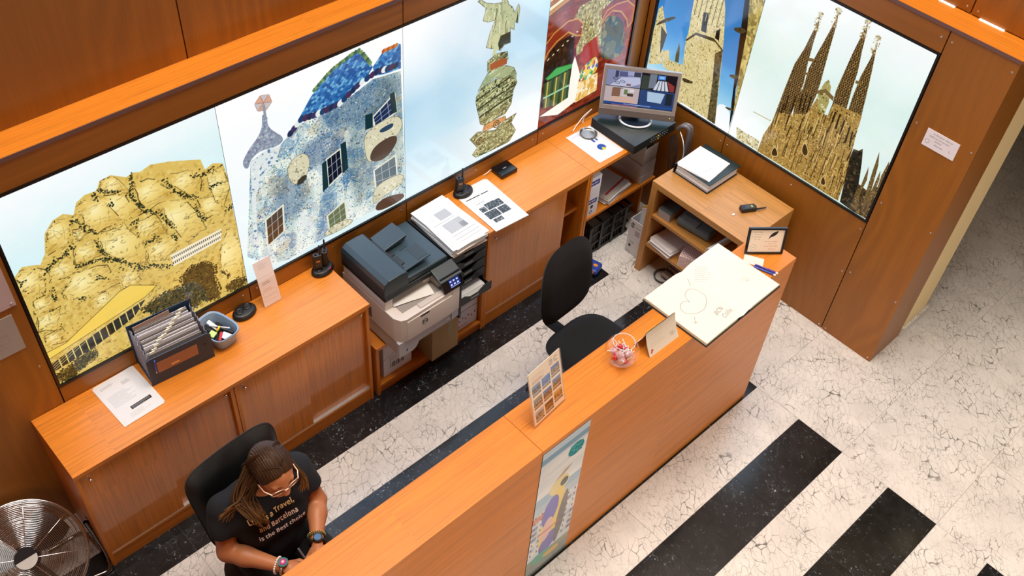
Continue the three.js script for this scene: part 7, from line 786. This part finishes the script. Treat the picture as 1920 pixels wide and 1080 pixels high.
{
  const o = thing('floor_fan', 'chrome floor fan tilted upwards beside the leftmost cabinet', 'fan', [-4.365, 0.0005, 0.27]); const R = 0.262;
  const h = new THREE.Group(); h.name = 'fan_head'; h.position.set(0, 0.28, 0.0); h.rotation.set(-0.93, -0.08, 0); o.add(h);
  const ring = (r, z, t) => new THREE.TorusGeometry(r, t, 6, 72).translate(0, 0, z); const front = [], back = []; for (let i = 0; i < 27; i++) { const r = 0.055 + (R - 0.06) * i / 26, z = 0.035 + 0.035 * (1 - Math.pow(r / R, 3)); front.push(ring(r, z, 0.0013)); } for (let i = 0; i < 12; i++) back.push(ring(0.06 + (R - 0.07) * i / 11, -0.05 - 0.02 * (1 - Math.pow((0.06 + (R - 0.07) * i / 11) / R, 3)), 0.0013));
  part(h, 'front_grille', merge(front), M.chrome); part(h, 'back_grille', merge(back), M.chrome); for (let i = 0; i < 8; i++) { const a = i * Math.PI / 4 + 0.35, c = Math.cos(a), s = Math.sin(a); part(h, 'spoke', tube([[c * 0.05, s * 0.05, 0.072], [c * 0.15, s * 0.15, 0.067], [c * R * 0.9, s * R * 0.9, 0.046], [c * R, s * R, 0.03]], 0.0022, 20, 6), M.chrome); }
  part(h, 'rim', merge([ring(R, 0.03, 0.007), ring(R, -0.045, 0.006), new THREE.CylinderGeometry(R, R, 0.02, 72, 1, true).rotateX(Math.PI / 2).translate(0, 0, 0.02)]), std(0xcfd2d5, 0.2, { metalness: 1, side: THREE.DoubleSide })); part(h, 'hub_badge', new THREE.CylinderGeometry(0.05, 0.052, 0.012, 40).rotateX(Math.PI / 2).translate(0, 0, 0.072), std(0x26262a, 0.25)); part(h, 'badge_half', new THREE.CircleGeometry(0.048, 32, Math.PI, Math.PI).translate(0, 0, 0.0785), std(0xd2d2d0, 0.3));
  for (let i = 0; i < 3; i++) { const b = new THREE.Shape(); b.moveTo(0.03, -0.02); b.quadraticCurveTo(0.12, -0.11, 0.2, -0.09); b.quadraticCurveTo(0.235, 0.0, 0.2, 0.09); b.quadraticCurveTo(0.12, 0.07, 0.03, 0.03); b.closePath(); const g = new THREE.ExtrudeGeometry(b, { depth: 0.0016, bevelEnabled: false, curveSegments: 12 }); const p = g.attributes.position; for (let k = 0; k < p.count; k++) p.setZ(k, p.getZ(k) + p.getY(k) * 0.28); g.computeVertexNormals(); part(h, 'blade', g.rotateZ(i * 2.094 + 0.5), std(0x55585b, 0.35, { metalness: 0.9 })); }
  part(h, 'motor', new THREE.CylinderGeometry(0.05, 0.06, 0.1, 28).rotateX(Math.PI / 2).translate(0, 0, -0.09), M.black);
  const tb = std(0x8b8a8c, 0.15, { metalness: 1 }); for (const s of [-1, 1]) { part(o, 'stand_tube', tube([[s * 0.285, 0.28, 0], [s * 0.292, 0.2, 0.03], [s * 0.295, 0.06, 0.1], [s * 0.275, 0.0135, 0.13], [s * 0.2, 0.0125, 0.12], [s * 0.06, 0.0125, 0.1]], 0.012, 48, 10), tb); part(o, 'stand_leg', tube([[s * 0.29, 0.2, 0.02], [s * 0.285, 0.08, -0.08], [s * 0.26, 0.0135, -0.14], [s * 0.1, 0.0125, -0.15]], 0.011, 40, 10), tb); part(o, 'knob', new THREE.CylinderGeometry(0.02, 0.02, 0.022, 20).rotateZ(Math.PI / 2).translate(s * 0.305, 0.28, 0), M.blackGloss); }
}

// ---------------------------------------------------------------- the woman at the desk
const vsub = (a, b) => [a[0] - b[0], a[1] - b[1], a[2] - b[2]], vdot = (a, b) => a[0] * b[0] + a[1] * b[1] + a[2] * b[2];
function capsule(a, b, ra, rb, flat = 1) { const ab = vsub(b, a), L = vdot(ab, ab) || 1e-9; return (p) => { const ap = vsub(p, a), t = Math.max(0, Math.min(1, vdot(ap, ab) / L)); const d = [ap[0] - ab[0] * t, (ap[1] - ab[1] * t) * flat, ap[2] - ab[2] * t]; return Math.sqrt(vdot(d, d)) - (ra + (rb - ra) * t); }; }
function ellip(c, r) { return (p) => { const d = vsub(p, c), q = [d[0] / r[0], d[1] / r[1], d[2] / r[2]], k = Math.sqrt(vdot(q, q)), m = Math.min(...r); return (k - 1) * m * (k < 1 ? 1 : 1); }; }
const smin = (a, b, k) => { const h = Math.max(k - Math.abs(a - b), 0) / k; return Math.min(a, b) - h * h * k * 0.25; };
const blend = (list, k) => (p) => { let d = list[0](p); for (let i = 1; i < list.length; i++) d = smin(d, list[i](p), k); return d; };
function surfaceNet(lo, hi, cell, f) {
  const n = [0, 1, 2].map((i) => Math.ceil((hi[i] - lo[i]) / cell) + 1), [nx, ny, nz_] = n, F = new Float32Array(nx * ny * nz_), id = (x, y, z) => (z * ny + y) * nx + x;
  for (let z = 0; z < nz_; z++) for (let y = 0; y < ny; y++) for (let x = 0; x < nx; x++) F[id(x, y, z)] = f([lo[0] + x * cell, lo[1] + y * cell, lo[2] + z * cell]);
  const V = new Int32Array(nx * ny * nz_).fill(-1), pos = [], idx = [];
  for (let z = 0; z < nz_ - 1; z++) for (let y = 0; y < ny - 1; y++) for (let x = 0; x < nx - 1; x++) {
    let m = 0, c = 0, s = [0, 0, 0]; const g = []; for (let k = 0; k < 8; k++) { g[k] = F[id(x + (k & 1), y + (k >> 1 & 1), z + (k >> 2))]; if (g[k] < 0) m |= 1 << k; }
    if (m === 0 || m === 255) continue;
    for (let a = 0; a < 8; a++) for (let b = 0; b < 3; b++) { const e = a ^ (1 << b); if (e < a || (g[a] < 0) === (g[e] < 0)) continue; const t = g[a] / (g[a] - g[e]); const A = [a & 1, a >> 1 & 1, a >> 2], B = [e & 1, e >> 1 & 1, e >> 2]; for (let i = 0; i < 3; i++) s[i] += A[i] + (B[i] - A[i]) * t; c++; }
    V[id(x, y, z)] = pos.length / 3; pos.push(lo[0] + (x + s[0] / c) * cell, lo[1] + (y + s[1] / c) * cell, lo[2] + (z + s[2] / c) * cell);
  }
  for (let z = 1; z < nz_ - 1; z++) for (let y = 1; y < ny - 1; y++) for (let x = 1; x < nx - 1; x++) {
    const a = F[id(x, y, z)] < 0; const q = (v0, v1, v2, v3, flip) => { if (v0 < 0 || v1 < 0 || v2 < 0 || v3 < 0) return; if (flip) idx.push(v0, v2, v1, v0, v3, v2); else idx.push(v0, v1, v2, v0, v2, v3); };
    if (a !== F[id(x + 1, y, z)] < 0) q(V[id(x, y - 1, z - 1)], V[id(x, y, z - 1)], V[id(x, y, z)], V[id(x, y - 1, z)], !a);
    if (a !== F[id(x, y + 1, z)] < 0) q(V[id(x - 1, y, z - 1)], V[id(x - 1, y, z)], V[id(x, y, z)], V[id(x, y, z - 1)], !a);
    if (a !== F[id(x, y, z + 1)] < 0) q(V[id(x - 1, y - 1, z)], V[id(x, y - 1, z)], V[id(x, y, z)], V[id(x - 1, y, z)], !a);
  }
  const g = new THREE.BufferGeometry(); g.setAttribute('position', new THREE.Float32BufferAttribute(pos, 3)); g.setIndex(idx); g.computeVertexNormals();
  const N = g.attributes.normal, e = cell * 0.6; for (let i = 0; i < N.count; i++) { const p = [pos[3 * i], pos[3 * i + 1], pos[3 * i + 2]], d = [0, 1, 2].map((k) => { const a = p.slice(), b = p.slice(); a[k] += e; b[k] -= e; return f(a) - f(b); }), L = Math.hypot(...d) || 1; N.setXYZ(i, d[0] / L, d[1] / L, d[2] / L); }
  g.setAttribute('uv', new THREE.Float32BufferAttribute(new Float32Array(pos.length / 3 * 2), 2)); return g;
}
{
  const O = [-3.53, 0, 1.05];                              // everything below is written in room coordinates and moved to this base
  const o = thing('person', 'woman with brown hair and glasses in a black T-shirt, writing at the desk', 'person', [O[0], 0.0005, O[2]]);
  const fit = (g) => g.translate(-O[0], 0, -O[2]);
  const skin = phys(0xb9784f, 0.5, { sheen: 0.2 }), cloth = phys(0x0e1119, 0.92, { sheen: 0.25, sheenRoughness: 0.5 }), trouser = std(0x0c0d11, 0.9);
  const SR = [-3.705, 0.965, 1.045], ER = [-3.752, 0.772, 1.115], WR = [-3.628, 0.79, 1.322], SL = [-3.358, 0.965, 1.075], EL = [-3.335, 0.785, 1.16], WL = [-3.452, 0.79, 1.33];
  // head frame: u sideways, v up the head, w out of the face; bowed forward
  const HC = [-3.497, 1.152, 1.135], th = 0.27, up = [0.0, Math.cos(th), Math.sin(th)], fw = [0.0, -Math.sin(th), Math.cos(th)];
  const H = (u, v, w) => [HC[0] + u, HC[1] + up[1] * v + fw[1] * w, HC[2] + up[2] * v + fw[2] * w];
  const loc = (p) => { const d = vsub(p, HC); return [d[0], vdot(d, up), vdot(d, fw)]; };
  const inHead = (f) => (p) => f(loc(p));
  const skull = blend([ellip([0, 0.025, -0.012], [0.074, 0.086, 0.094]), ellip([0, -0.035, 0.03], [0.058, 0.078, 0.06]), ellip([0, -0.082, 0.045], [0.03, 0.03, 0.034])], 0.04);
  const face = blend([skull, capsule([0, 0.012, 0.083], [0, -0.03, 0.103], 0.009, 0.0125), ellip([0.013, -0.034, 0.092], [0.008, 0.007, 0.01]), ellip([-0.013, -0.034, 0.092], [0.008, 0.007, 0.01]), ellip([0, -0.058, 0.083], [0.024, 0.006, 0.01]), ellip([0, -0.07, 0.08], [0.02, 0.007, 0.011]), capsule([-0.04, 0.022, 0.073], [0.04, 0.022, 0.073], 0.008, 0.008), ellip([0.034, -0.025, 0.062], [0.022, 0.02, 0.018]), ellip([-0.034, -0.025, 0.062], [0.022, 0.02, 0.018])], 0.014);
  const eyesock = (p) => Math.min(ellip([0.031, 0.002, 0.087], [0.017, 0.011, 0.012])(p), ellip([-0.031, 0.002, 0.087], [0.017, 0.011, 0.012])(p));
  const headF = inHead((p) => { let d = face(p); const e = eyesock(p); d = Math.max(d, -e); return Math.min(d, Math.min(ellip([0.031, 0.002, 0.076], [0.0125, 0.0125, 0.0125])(p), ellip([-0.031, 0.002, 0.076], [0.0125, 0.0125, 0.0125])(p)), ellip([0.076, -0.005, -0.012], [0.008, 0.031, 0.018])(p), ellip([-0.076, -0.005, -0.012], [0.008, 0.031, 0.018])(p)); });
  const neck = capsule([-3.528, 0.985, 1.045], [-3.505, 1.085, 1.1], 0.056, 0.05);
  const arms = blend([capsule(SR, ER, 0.05, 0.041), capsule(ER, [(ER[0] * 2 + WR[0]) / 3, 0.78, (ER[2] * 2 + WR[2]) / 3], 0.041, 0.042), capsule([(ER[0] * 2 + WR[0]) / 3, 0.78, (ER[2] * 2 + WR[2]) / 3], WR, 0.042, 0.026)], 0.02);
  const armsL = blend([capsule(SL, EL, 0.05, 0.041), capsule(EL, [(EL[0] * 2 + WL[0]) / 3, 0.786, (EL[2] * 2 + WL[2]) / 3], 0.041, 0.042), capsule([(EL[0] * 2 + WL[0]) / 3, 0.786, (EL[2] * 2 + WL[2]) / 3], WL, 0.042, 0.026)], 0.02);
  const chestSkin = ellip([-3.527, 0.95, 1.06], [0.13, 0.07, 0.075]);
  function hand(W, dir, side, curl) {                       // wrist, pointing direction, thumb side, finger curl
    const f = dir, s = [f[2] * side, 0, -f[0] * side], at = (a, b, c) => [W[0] + f[0] * a + s[0] * b, W[1] + c, W[2] + f[2] * a + s[2] * b], L = [];
    L.push(capsule(at(0, 0, 0), at(0.03, 0, 0), 0.024, 0.026)); for (let i = 0; i < 4; i++) L.push(capsule(at(0.03, 0.02 - i * 0.014, 0), at(0.082 - Math.abs(i - 1) * 0.004, 0.027 - i * 0.018, 0.004), 0.015, 0.0105));
    const palm = blend(L, 0.012), fingers = [];
    for (let i = 0; i < 4; i++) { const b = 0.027 - i * 0.0185, a0 = 0.082 - Math.abs(i - 1) * 0.004, len = [0.036, 0.041, 0.038, 0.03][i], c1 = curl, c2 = curl * 1.9, p0 = at(a0, b, 0.004), p1 = at(a0 + len * Math.cos(c1), b * 0.98, 0.004 - len * Math.sin(c1)), p2 = at(a0 + len * Math.cos(c1) + len * 0.62 * Math.cos(c2), b * 0.94, 0.004 - len * Math.sin(c1) - len * 0.62 * Math.sin(c2)), p3 = at(a0 + len * Math.cos(c1) + len * 0.62 * Math.cos(c2) + len * 0.45 * Math.cos(c2 * 1.25), b * 0.9, 0.004 - len * Math.sin(c1) - len * 0.62 * Math.sin(c2) - len * 0.45 * Math.sin(c2 * 1.25)); fingers.push(blend([capsule(p0, p1, 0.0095, 0.0088), capsule(p1, p2, 0.0088, 0.0082), capsule(p2, p3, 0.0082, 0.0068)], 0.003)); }
    const t0 = at(0.022, 0.022, -0.006), t1 = at(0.05, 0.046, -0.012), t2 = at(0.082, 0.05, -0.016), t3 = at(0.105, 0.044, -0.018), thumb = blend([capsule(t0, t1, 0.014, 0.0115), capsule(t1, t2, 0.0105, 0.0095), capsule(t2, t3, 0.0095, 0.0078)], 0.004);
    return (p) => Math.min(smin(palm(p), thumb(p), 0.01), ...fingers.map((q) => smin(palm(p), q(p), 0.005)));
  }
  const nrm = (v) => { const L = Math.hypot(v[0], v[2]); return [v[0] / L, 0, v[2] / L]; };
  const dR = nrm([0.55, 0, 0.83]), dL = nrm([-0.5, 0, 0.87]);
  const hR = hand([WR[0] + dR[0] * 0.012, 0.789, WR[2] + dR[2] * 0.012], dR, 1, 0.32), hL = hand([WL[0] + dL[0] * 0.012, 0.789, WL[2] + dL[2] * 0.012], dL, -1, 0.14);
  const around = (c, r) => [[c[0] - r[0], c[1] - r[1], c[2] - r[2]], [c[0] + r[0], c[1] + r[1], c[2] + r[2]]];
  const hb = (W, d) => around([W[0] + d[0] * 0.085, 0.785, W[2] + d[2] * 0.085], [0.115, 0.05, 0.12]);
  // one skin surface: neck and arms, head, both hands
  part(o, 'body', fit(merge([surfaceNet([-3.85, 0.7, 0.96], [-3.24, 1.1, 1.36], 0.0085, (p) => Math.min(smin(neck(p), chestSkin(p), 0.05), arms(p), armsL(p))), surfaceNet(...around(H(0, -0.02, 0.01), [0.11, 0.145, 0.15]), 0.0042, (p) => smin(headF(p), neck(p), 0.02)), surfaceNet(...hb(WR, dR), 0.0034, hR), surfaceNet(...hb(WL, dL), 0.0034, hL)])), skin);
  // T-shirt
  const torso = blend([capsule([-3.655, 0.955, 1.045], [-3.405, 0.955, 1.065], 0.068, 0.068), ellip([-3.53, 0.86, 1.07], [0.185, 0.16, 0.108]), ellip([-3.598, 0.84, 1.137], [0.082, 0.085, 0.078]), ellip([-3.465, 0.843, 1.147], [0.082, 0.078, 0.075]), ellip([-3.535, 0.69, 1.085], [0.165, 0.17, 0.145]), ellip([-3.54, 0.55, 1.04], [0.185, 0.1, 0.14])], 0.06);
  const slv = (S, E) => { const a = vsub(E, S), L = Math.hypot(...a), u = a.map((v) => v / L), c = capsule(S, E, 0.064, 0.059); return (p) => Math.max(c(p), vdot(vsub(p, S), u) - L * 0.56); };
  const sR = slv(SR, ER), sL = slv(SL, EL), collar = ellip([-3.515, 1.035, 1.085], [0.078, 0.05, 0.075]);
  const wob = (p) => 0.004 * Math.sin(p[1] * 38 + p[0] * 22) * Math.sin(p[0] * 31 - p[1] * 17) ;
  const shirtF = (p) => Math.max(smin(smin(torso(p), sR(p), 0.03), sL(p), 0.03) + wob(p), -collar(p), 0.515 - p[1]);
  const shirt = part(o, 'shirt', fit(surfaceNet([-3.84, 0.45, 0.88], [-3.25, 1.06, 1.27], 0.0085, shirtF)), cloth, 'black T-shirt with pale lettering');
  // lettering follows the chest
  {
    const tex = canvasTex(640, 300, (g, w, h) => { g.clearRect(0, 0, w, h); g.textAlign = 'left'; g.font = 'bold 74px sans-serif'; g.fillStyle = '#f6dea0'; g.fillText('Life is a Travel,', 10, 80); g.font = 'bold 66px sans-serif'; g.fillStyle = '#f2e2d0'; g.fillText('and Barcelona', 78, 170); g.fillStyle = '#f8f2f4'; g.fillText('is the Best choice', 40, 260); });
    const nu = 44, nv = 30, pos = [], uv = [], idx = []; const x0 = -3.66, x1 = -3.41, y1 = 0.962, ds = 0.132 / nv; const front = (x, y) => { let z = 1.3; while (z > 1.0 && shirtF([x, y, z]) > 0.0022) z -= 0.0008; return z; };
    const rowY = [y1]; { let y = y1, zz = front((x0 + x1) / 2 - 0.06, y1); for (let j = 1; j <= nv; j++) { let ny = y, nzv = zz; while (Math.hypot(ny - y, nzv - zz) < ds) { ny -= 0.0006; nzv = front((x0 + x1) / 2 - 0.06, ny); } y = ny; zz = nzv; rowY.push(y); } rowY.reverse(); }
    for (let j = 0; j <= nv; j++) for (let i = 0; i <= nu; i++) { const x = x0 + (x1 - x0) * i / nu, y = rowY[j]; pos.push(x, y, front(x, y)); uv.push(i / nu, j / nv); }
    for (let j = 0; j < nv; j++) for (let i = 0; i < nu; i++) { const a = j * (nu + 1) + i; idx.push(a, a + 1, a + nu + 1, a + 1, a + nu + 2, a + nu + 1); }
    const g = new THREE.BufferGeometry(); g.setAttribute('position', new THREE.Float32BufferAttribute(pos, 3)); g.setAttribute('uv', new THREE.Float32BufferAttribute(uv, 2)); g.setIndex(idx); g.computeVertexNormals();
    part(shirt, 'lettering', fit(g), new THREE.MeshStandardMaterial({ map: tex, alphaTest: 0.5, roughness: 0.5, side: THREE.DoubleSide }), 'pale printed words');
  }
  // trousers and shoes
  const legF = blend([ellip([-3.54, 0.575, 1.05], [0.175, 0.075, 0.15]), capsule([-3.63, 0.58, 1.1], [-3.68, 0.57, 1.5], 0.085, 0.062), capsule([-3.45, 0.58, 1.1], [-3.37, 0.57, 1.5], 0.085, 0.062), capsule([-3.68, 0.56, 1.5], [-3.68, 0.12, 1.42], 0.06, 0.043), capsule([-3.37, 0.56, 1.5], [-3.37, 0.12, 1.42], 0.06, 0.043)], 0.03);
  part(o, 'trousers', fit(surfaceNet([-3.82, 0.06, 0.86], [-3.24, 0.7, 1.6], 0.013, (p) => Math.max(legF(p), 0.085 - p[1]))), trouser);
  for (const x of [-3.68, -3.37]) part(o, 'shoe', fit(surfaceNet([x - 0.06, -0.02, 1.33], [x + 0.06, 0.13, 1.63], 0.008, (p) => Math.max(blend([capsule([x, 0.05, 1.4], [x, 0.04, 1.55], 0.045, 0.04), capsule([x, 0.05, 1.4], [x, 0.1, 1.41], 0.043, 0.04)], 0.02)(p), 0.002 - p[1]))), M.blackMatte);
  // hair: cap, then locks
  const hm = new THREE.MeshPhysicalMaterial({ color: 0xffffff, vertexColors: true, roughness: 0.5, specularIntensity: 0.5, side: THREE.DoubleSide });
  const tint = (g, f) => { const p = g.attributes.position, c = new Float32Array(p.count * 3); for (let i = 0; i < p.count; i++) { const q = f(p.getX(i), p.getY(i), p.getZ(i), i); c.set(q, 3 * i); } g.setAttribute('color', new THREE.BufferAttribute(c, 3)); return g; };
  const D0 = [0.018, 0.0075, 0.0035], D1 = [0.25, 0.11, 0.03], mix = (t) => D0.map((v, i) => v + (D1[i] - v) * t);
  const capF = inHead((p) => { const part_ = 0.004 * Math.exp(-Math.pow((p[0] - 0.006) / 0.0035, 2)) * (p[2] > -0.06 ? 1 : 0); const str = 0.0016 * Math.sin(p[0] * 620 + p[2] * 40 + 3 * Math.sin(p[1] * 60)); const d = blend([ellip([0, 0.03, -0.016], [0.083, 0.09, 0.1]), ellip([0, -0.05, -0.055], [0.072, 0.08, 0.06])], 0.03)(p) + part_ + str; const wl = p[1] > 0.06 ? 0.04 + (p[1] - 0.06) * 1.0 : 0.04 - (0.06 - p[1]) * 0.45; return Math.max(d, p[2] - wl - Math.min(0.02, Math.abs(p[0] - 0.006) * 0.3)); });
  const cap = tint(surfaceNet(...around(H(0, 0.0, -0.02), [0.115, 0.16, 0.15]), 0.0044, capF), (x, y, z) => { const l = loc([x, y, z]); const n = nz(3, l[0] * 260 + 40, l[2] * 40 + 40); return mix(0.04 + 0.1 * n + Math.max(0, -l[1]) * 0.6); });
  const locks = []; const r = rng(101);
  const lock = (pts, w0, w1, c0, c1) => { const cv = new THREE.CatmullRomCurve3(pts.map((p) => new THREE.Vector3(...p))), g = new THREE.TubeGeometry(cv, 18, 1, 6, false), p = g.attributes.position; for (let i = 0; i < p.count; i++) { const k = Math.floor(i / 7), t = k / 18, c = cv.getPointAt(Math.min(1, t)), w = w0 * (1 - t) + w1 * t; p.setXYZ(i, c.x + (p.getX(i) - c.x) * w, c.y + (p.getY(i) - c.y) * w, c.z + (p.getZ(i) - c.z) * w); } g.computeVertexNormals(); locks.push(tint(g.toNonIndexed(), () => [0, 0, 0])); const q = locks[locks.length - 1], N = q.attributes.position; const cc = new Float32Array(N.count * 3); const gi = g.index.array; for (let i = 0; i < N.count; i++) { const t = Math.floor(gi[i] / 7) / 18; cc.set(mix(c0 + (c1 - c0) * t * t), 3 * i); } q.setAttribute('color', new THREE.BufferAttribute(cc, 3)); };
  for (let i = 0; i < 90; i++) {                             // locks over her right side, down to the chest and shoulder
    const a = r(), s = H(-0.07 - 0.014 * r(), 0.03 - 0.09 * r(), 0.02 - 0.1 * a), m = [-3.585 - 0.05 * r() - 0.05 * a, 1.07 + 0.03 * r(), 1.13 + 0.03 * r() - 0.03 * a], front = i < 62;
    const e = front ? [-3.585 - 0.05 * r(), 0.925 + 0.05 * r(), 1.185 + 0.03 * r()] : [-3.69 - 0.06 * r(), 0.985 + 0.05 * r(), 1.09 + 0.04 * r()]; const k = front ? [(m[0] + e[0]) / 2 - 0.008 + 0.02 * r(), (m[1] + e[1]) / 2, 1.19 + 0.02 * r()] : [(m[0] + e[0]) / 2, (m[1] + e[1]) / 2 + 0.02, 1.12 + 0.02 * r()];
    lock([s, m, k, e], 0.0048, 0.0012, 0.06 + 0.08 * r(), 0.5 + 0.6 * r());
  }
  for (let i = 0; i < 46; i++) { const s = H(0.07 + 0.014 * r(), 0.03 - 0.08 * r(), 0.03 - 0.07 * r()), m = [-3.415 + 0.02 * r(), 1.09 + 0.03 * r(), 1.15 + 0.03 * r()], e = [-3.43 + 0.05 * r(), 0.975 + 0.05 * r(), 1.19 + 0.02 * r()]; lock([s, m, [(m[0] + e[0]) / 2 + 0.01, (m[1] + e[1]) / 2, 1.185 + 0.015 * r()], e], 0.0045, 0.0012, 0.06 + 0.1 * r(), 0.6 + 0.5 * r()); }
  for (let i = 0; i < 60; i++) { const sd = i % 2 ? 1 : -1, t = r(), s = H(0.006 + sd * 0.004, 0.112 - 0.012 * t, 0.04 - 0.09 * t), m = H(sd * (0.062 + 0.008 * r()), 0.082 - 0.02 * r(), 0.0 - 0.07 * t), e = H(sd * (0.08 + 0.004 * r()), 0.02 - 0.08 * r(), -0.03 - 0.06 * t); lock([s, H(sd * 0.035, 0.107 - 0.006 * r(), 0.02 - 0.08 * t), m, e], 0.0026, 0.003, 0.02 + 0.1 * r(), 0.12 + 0.2 * r()); }
  part(o, 'hair', fit(merge([cap.toNonIndexed(), ...locks].map((g) => { const k = g.index ? g.toNonIndexed() : g; if (!k.attributes.uv) k.setAttribute('uv', new THREE.Float32BufferAttribute(new Float32Array(k.attributes.position.count * 2), 2)); return k; }))), hm, 'long brown hair with lighter ends');
  // eyes, brows, lips, glasses
  for (const s of [-1, 1]) { part(o, 'eyebrow', fit(tube([H(s * 0.014, 0.022, 0.088), H(s * 0.03, 0.027, 0.083), H(s * 0.047, 0.02, 0.07)], 0.0026, 12, 6)), std(0x23130a, 0.8)); part(o, 'eye', fit(new THREE.SphereGeometry(0.0055, 12, 8).translate(...H(s * 0.031, -0.002, 0.086))), std(0x1c120c, 0.2)); }
  part(o, 'lips', fit(tube([H(-0.022, -0.063, 0.08), H(-0.008, -0.061, 0.092), H(0, -0.063, 0.093), H(0.008, -0.061, 0.092), H(0.022, -0.063, 0.08)], 0.0042, 20, 8)), std(0x9a4a40, 0.5));
  const gold = std(0xd9b09a, 0.25, { metalness: 0.6 }), gg = []; const lensR = (s) => Array.from({ length: 16 }, (_, i) => { const a = i / 16 * 6.283, c = Math.cos(a), n = Math.sin(a); return H(s * 0.034 + 0.027 * Math.sign(c) * Math.pow(Math.abs(c), 0.75), -0.002 + 0.02 * Math.sign(n) * Math.pow(Math.abs(n), 0.75), 0.1 - 0.012 * Math.abs(s * 0.034 + 0.027 * c) / 0.06); });
  for (const s of [-1, 1]) gg.push(tube(lensR(s), 0.0026, 60, 8, true), rod(H(s * 0.061, 0.008, 0.09), H(s * 0.078, 0.008, 0.06), 0.003), rod(H(s * 0.078, 0.008, 0.06), H(s * 0.081, 0.0, -0.02), 0.003)); gg.push(rod(H(-0.009, 0.003, 0.101), H(0.009, 0.003, 0.101), 0.0025));
  const gf = part(o, 'glasses', fit(merge(gg)), gold, 'pale gold glasses'); for (const s of [-1, 1]) { const L = lensR(s), c = H(s * 0.034, -0.002, 0.098), pos = []; for (let i = 0; i < 16; i++) pos.push(...c, ...L[i], ...L[(i + 1) % 16]); const g = new THREE.BufferGeometry(); g.setAttribute('position', new THREE.Float32BufferAttribute(pos, 3)); g.computeVertexNormals(); g.setAttribute('uv', new THREE.Float32BufferAttribute(new Float32Array(96), 2)); part(gf, 'lens', fit(g), phys(0xd8d0c8, 0.03, { transmission: 1, thickness: 0, side: THREE.DoubleSide })); }
  for (const s of [-1, 1]) part(o, 'earring', fit(new THREE.SphereGeometry(0.006, 14, 10).translate(...H(s * 0.083, -0.046, 0.0))), phys(0x1f8a9a, 0.2), 'small teal earring');
  // wrist wear
  const wristRing = (W, d, rr, n, f) => { const s = [d[2], 0, -d[0]]; for (let i = 0; i < n; i++) { const a = i / n * 6.283; f([W[0] + s[0] * Math.cos(a) * rr, W[1] + Math.sin(a) * rr, W[2] + s[2] * Math.cos(a) * rr], i); } };
  { const c = [WR[0] - dR[0] * 0.014, 0.789, WR[2] - dR[2] * 0.014], beads = []; wristRing(c, dR, 0.034, 22, (p) => beads.push(new THREE.SphereGeometry(0.0047, 10, 8).translate(...p))); part(o, 'pearl_bracelet', fit(merge(beads)), std(0xf0ece4, 0.25), 'bracelet of white pearls');
    const w = [WR[0] + dR[0] * 0.014, 0.789, WR[2] + dR[2] * 0.014], st = []; wristRing(w, dR, 0.031, 26, (p) => st.push(new THREE.SphereGeometry(0.0062, 8, 6).translate(...p))); const wt = part(o, 'watch', fit(merge(st)), M.metal, 'wristwatch with a teal and pink dial'); part(wt, 'case', fit(new THREE.CylinderGeometry(0.021, 0.021, 0.008, 30).translate(w[0], w[1] + 0.037, w[2])), std(0x1f7a80, 0.35)); part(wt, 'dial', fit(new THREE.CylinderGeometry(0.0145, 0.0145, 0.002, 30).translate(w[0], w[1] + 0.0422, w[2])), std(0xb03a78, 0.3)); part(wt, 'centre', fit(new THREE.CylinderGeometry(0.006, 0.006, 0.002, 20).translate(w[0], w[1] + 0.0436, w[2])), std(0xf0d0e0, 0.3)); }
  { const w = [WL[0] + dL[0] * 0.004, 0.789, WL[2] + dL[2] * 0.004], st = []; wristRing(w, dL, 0.0325, 26, (p) => st.push(new THREE.SphereGeometry(0.0068, 8, 6).translate(...p))); const wt = part(o, 'watch', fit(merge(st)), M.blackGloss, 'black wristwatch with a blue dial'); part(wt, 'case', fit(new THREE.CylinderGeometry(0.019, 0.02, 0.009, 30).translate(w[0] + 0.006, w[1] + 0.038, w[2])), std(0x15181c, 0.25)); part(wt, 'dial', fit(new THREE.CylinderGeometry(0.015, 0.015, 0.002, 30).translate(w[0] + 0.006, w[1] + 0.0432, w[2])), std(0x4a78a8, 0.2));
    const c = [WL[0] - dL[0] * 0.024, 0.789, WL[2] - dL[2] * 0.024], a = []; wristRing(c, dL, 0.0355, 24, (p) => a.push(new THREE.SphereGeometry(0.004, 8, 6).translate(...p))); part(o, 'bead_bracelet', fit(merge(a)), std(0x2f5a34, 0.35), 'green bead bracelet'); const b = []; wristRing([c[0] - dL[0] * 0.009, c[1], c[2] - dL[2] * 0.009], dL, 0.0365, 24, (p) => b.push(new THREE.SphereGeometry(0.0036, 8, 6).translate(...p))); part(o, 'gold_bracelet', fit(merge(b)), std(0xd8b060, 0.25, { metalness: 0.8 }), 'gold bracelet'); }
  const pen = thing('pen', 'grey pen held in the hand of the woman', 'pen', [-3.545, 0.7505, 1.405]); part(pen, 'barrel', rod([0.012, 0.012, 0.02], [-0.006, 0.13, -0.055], 0.0042), std(0x6a7078, 0.3)); part(pen, 'tip', rod([0.0145, 0.0008, 0.0275], [0.012, 0.012, 0.02], 0.0008, 0.0038), M.chrome);
}

renderer.render(scene, camera);
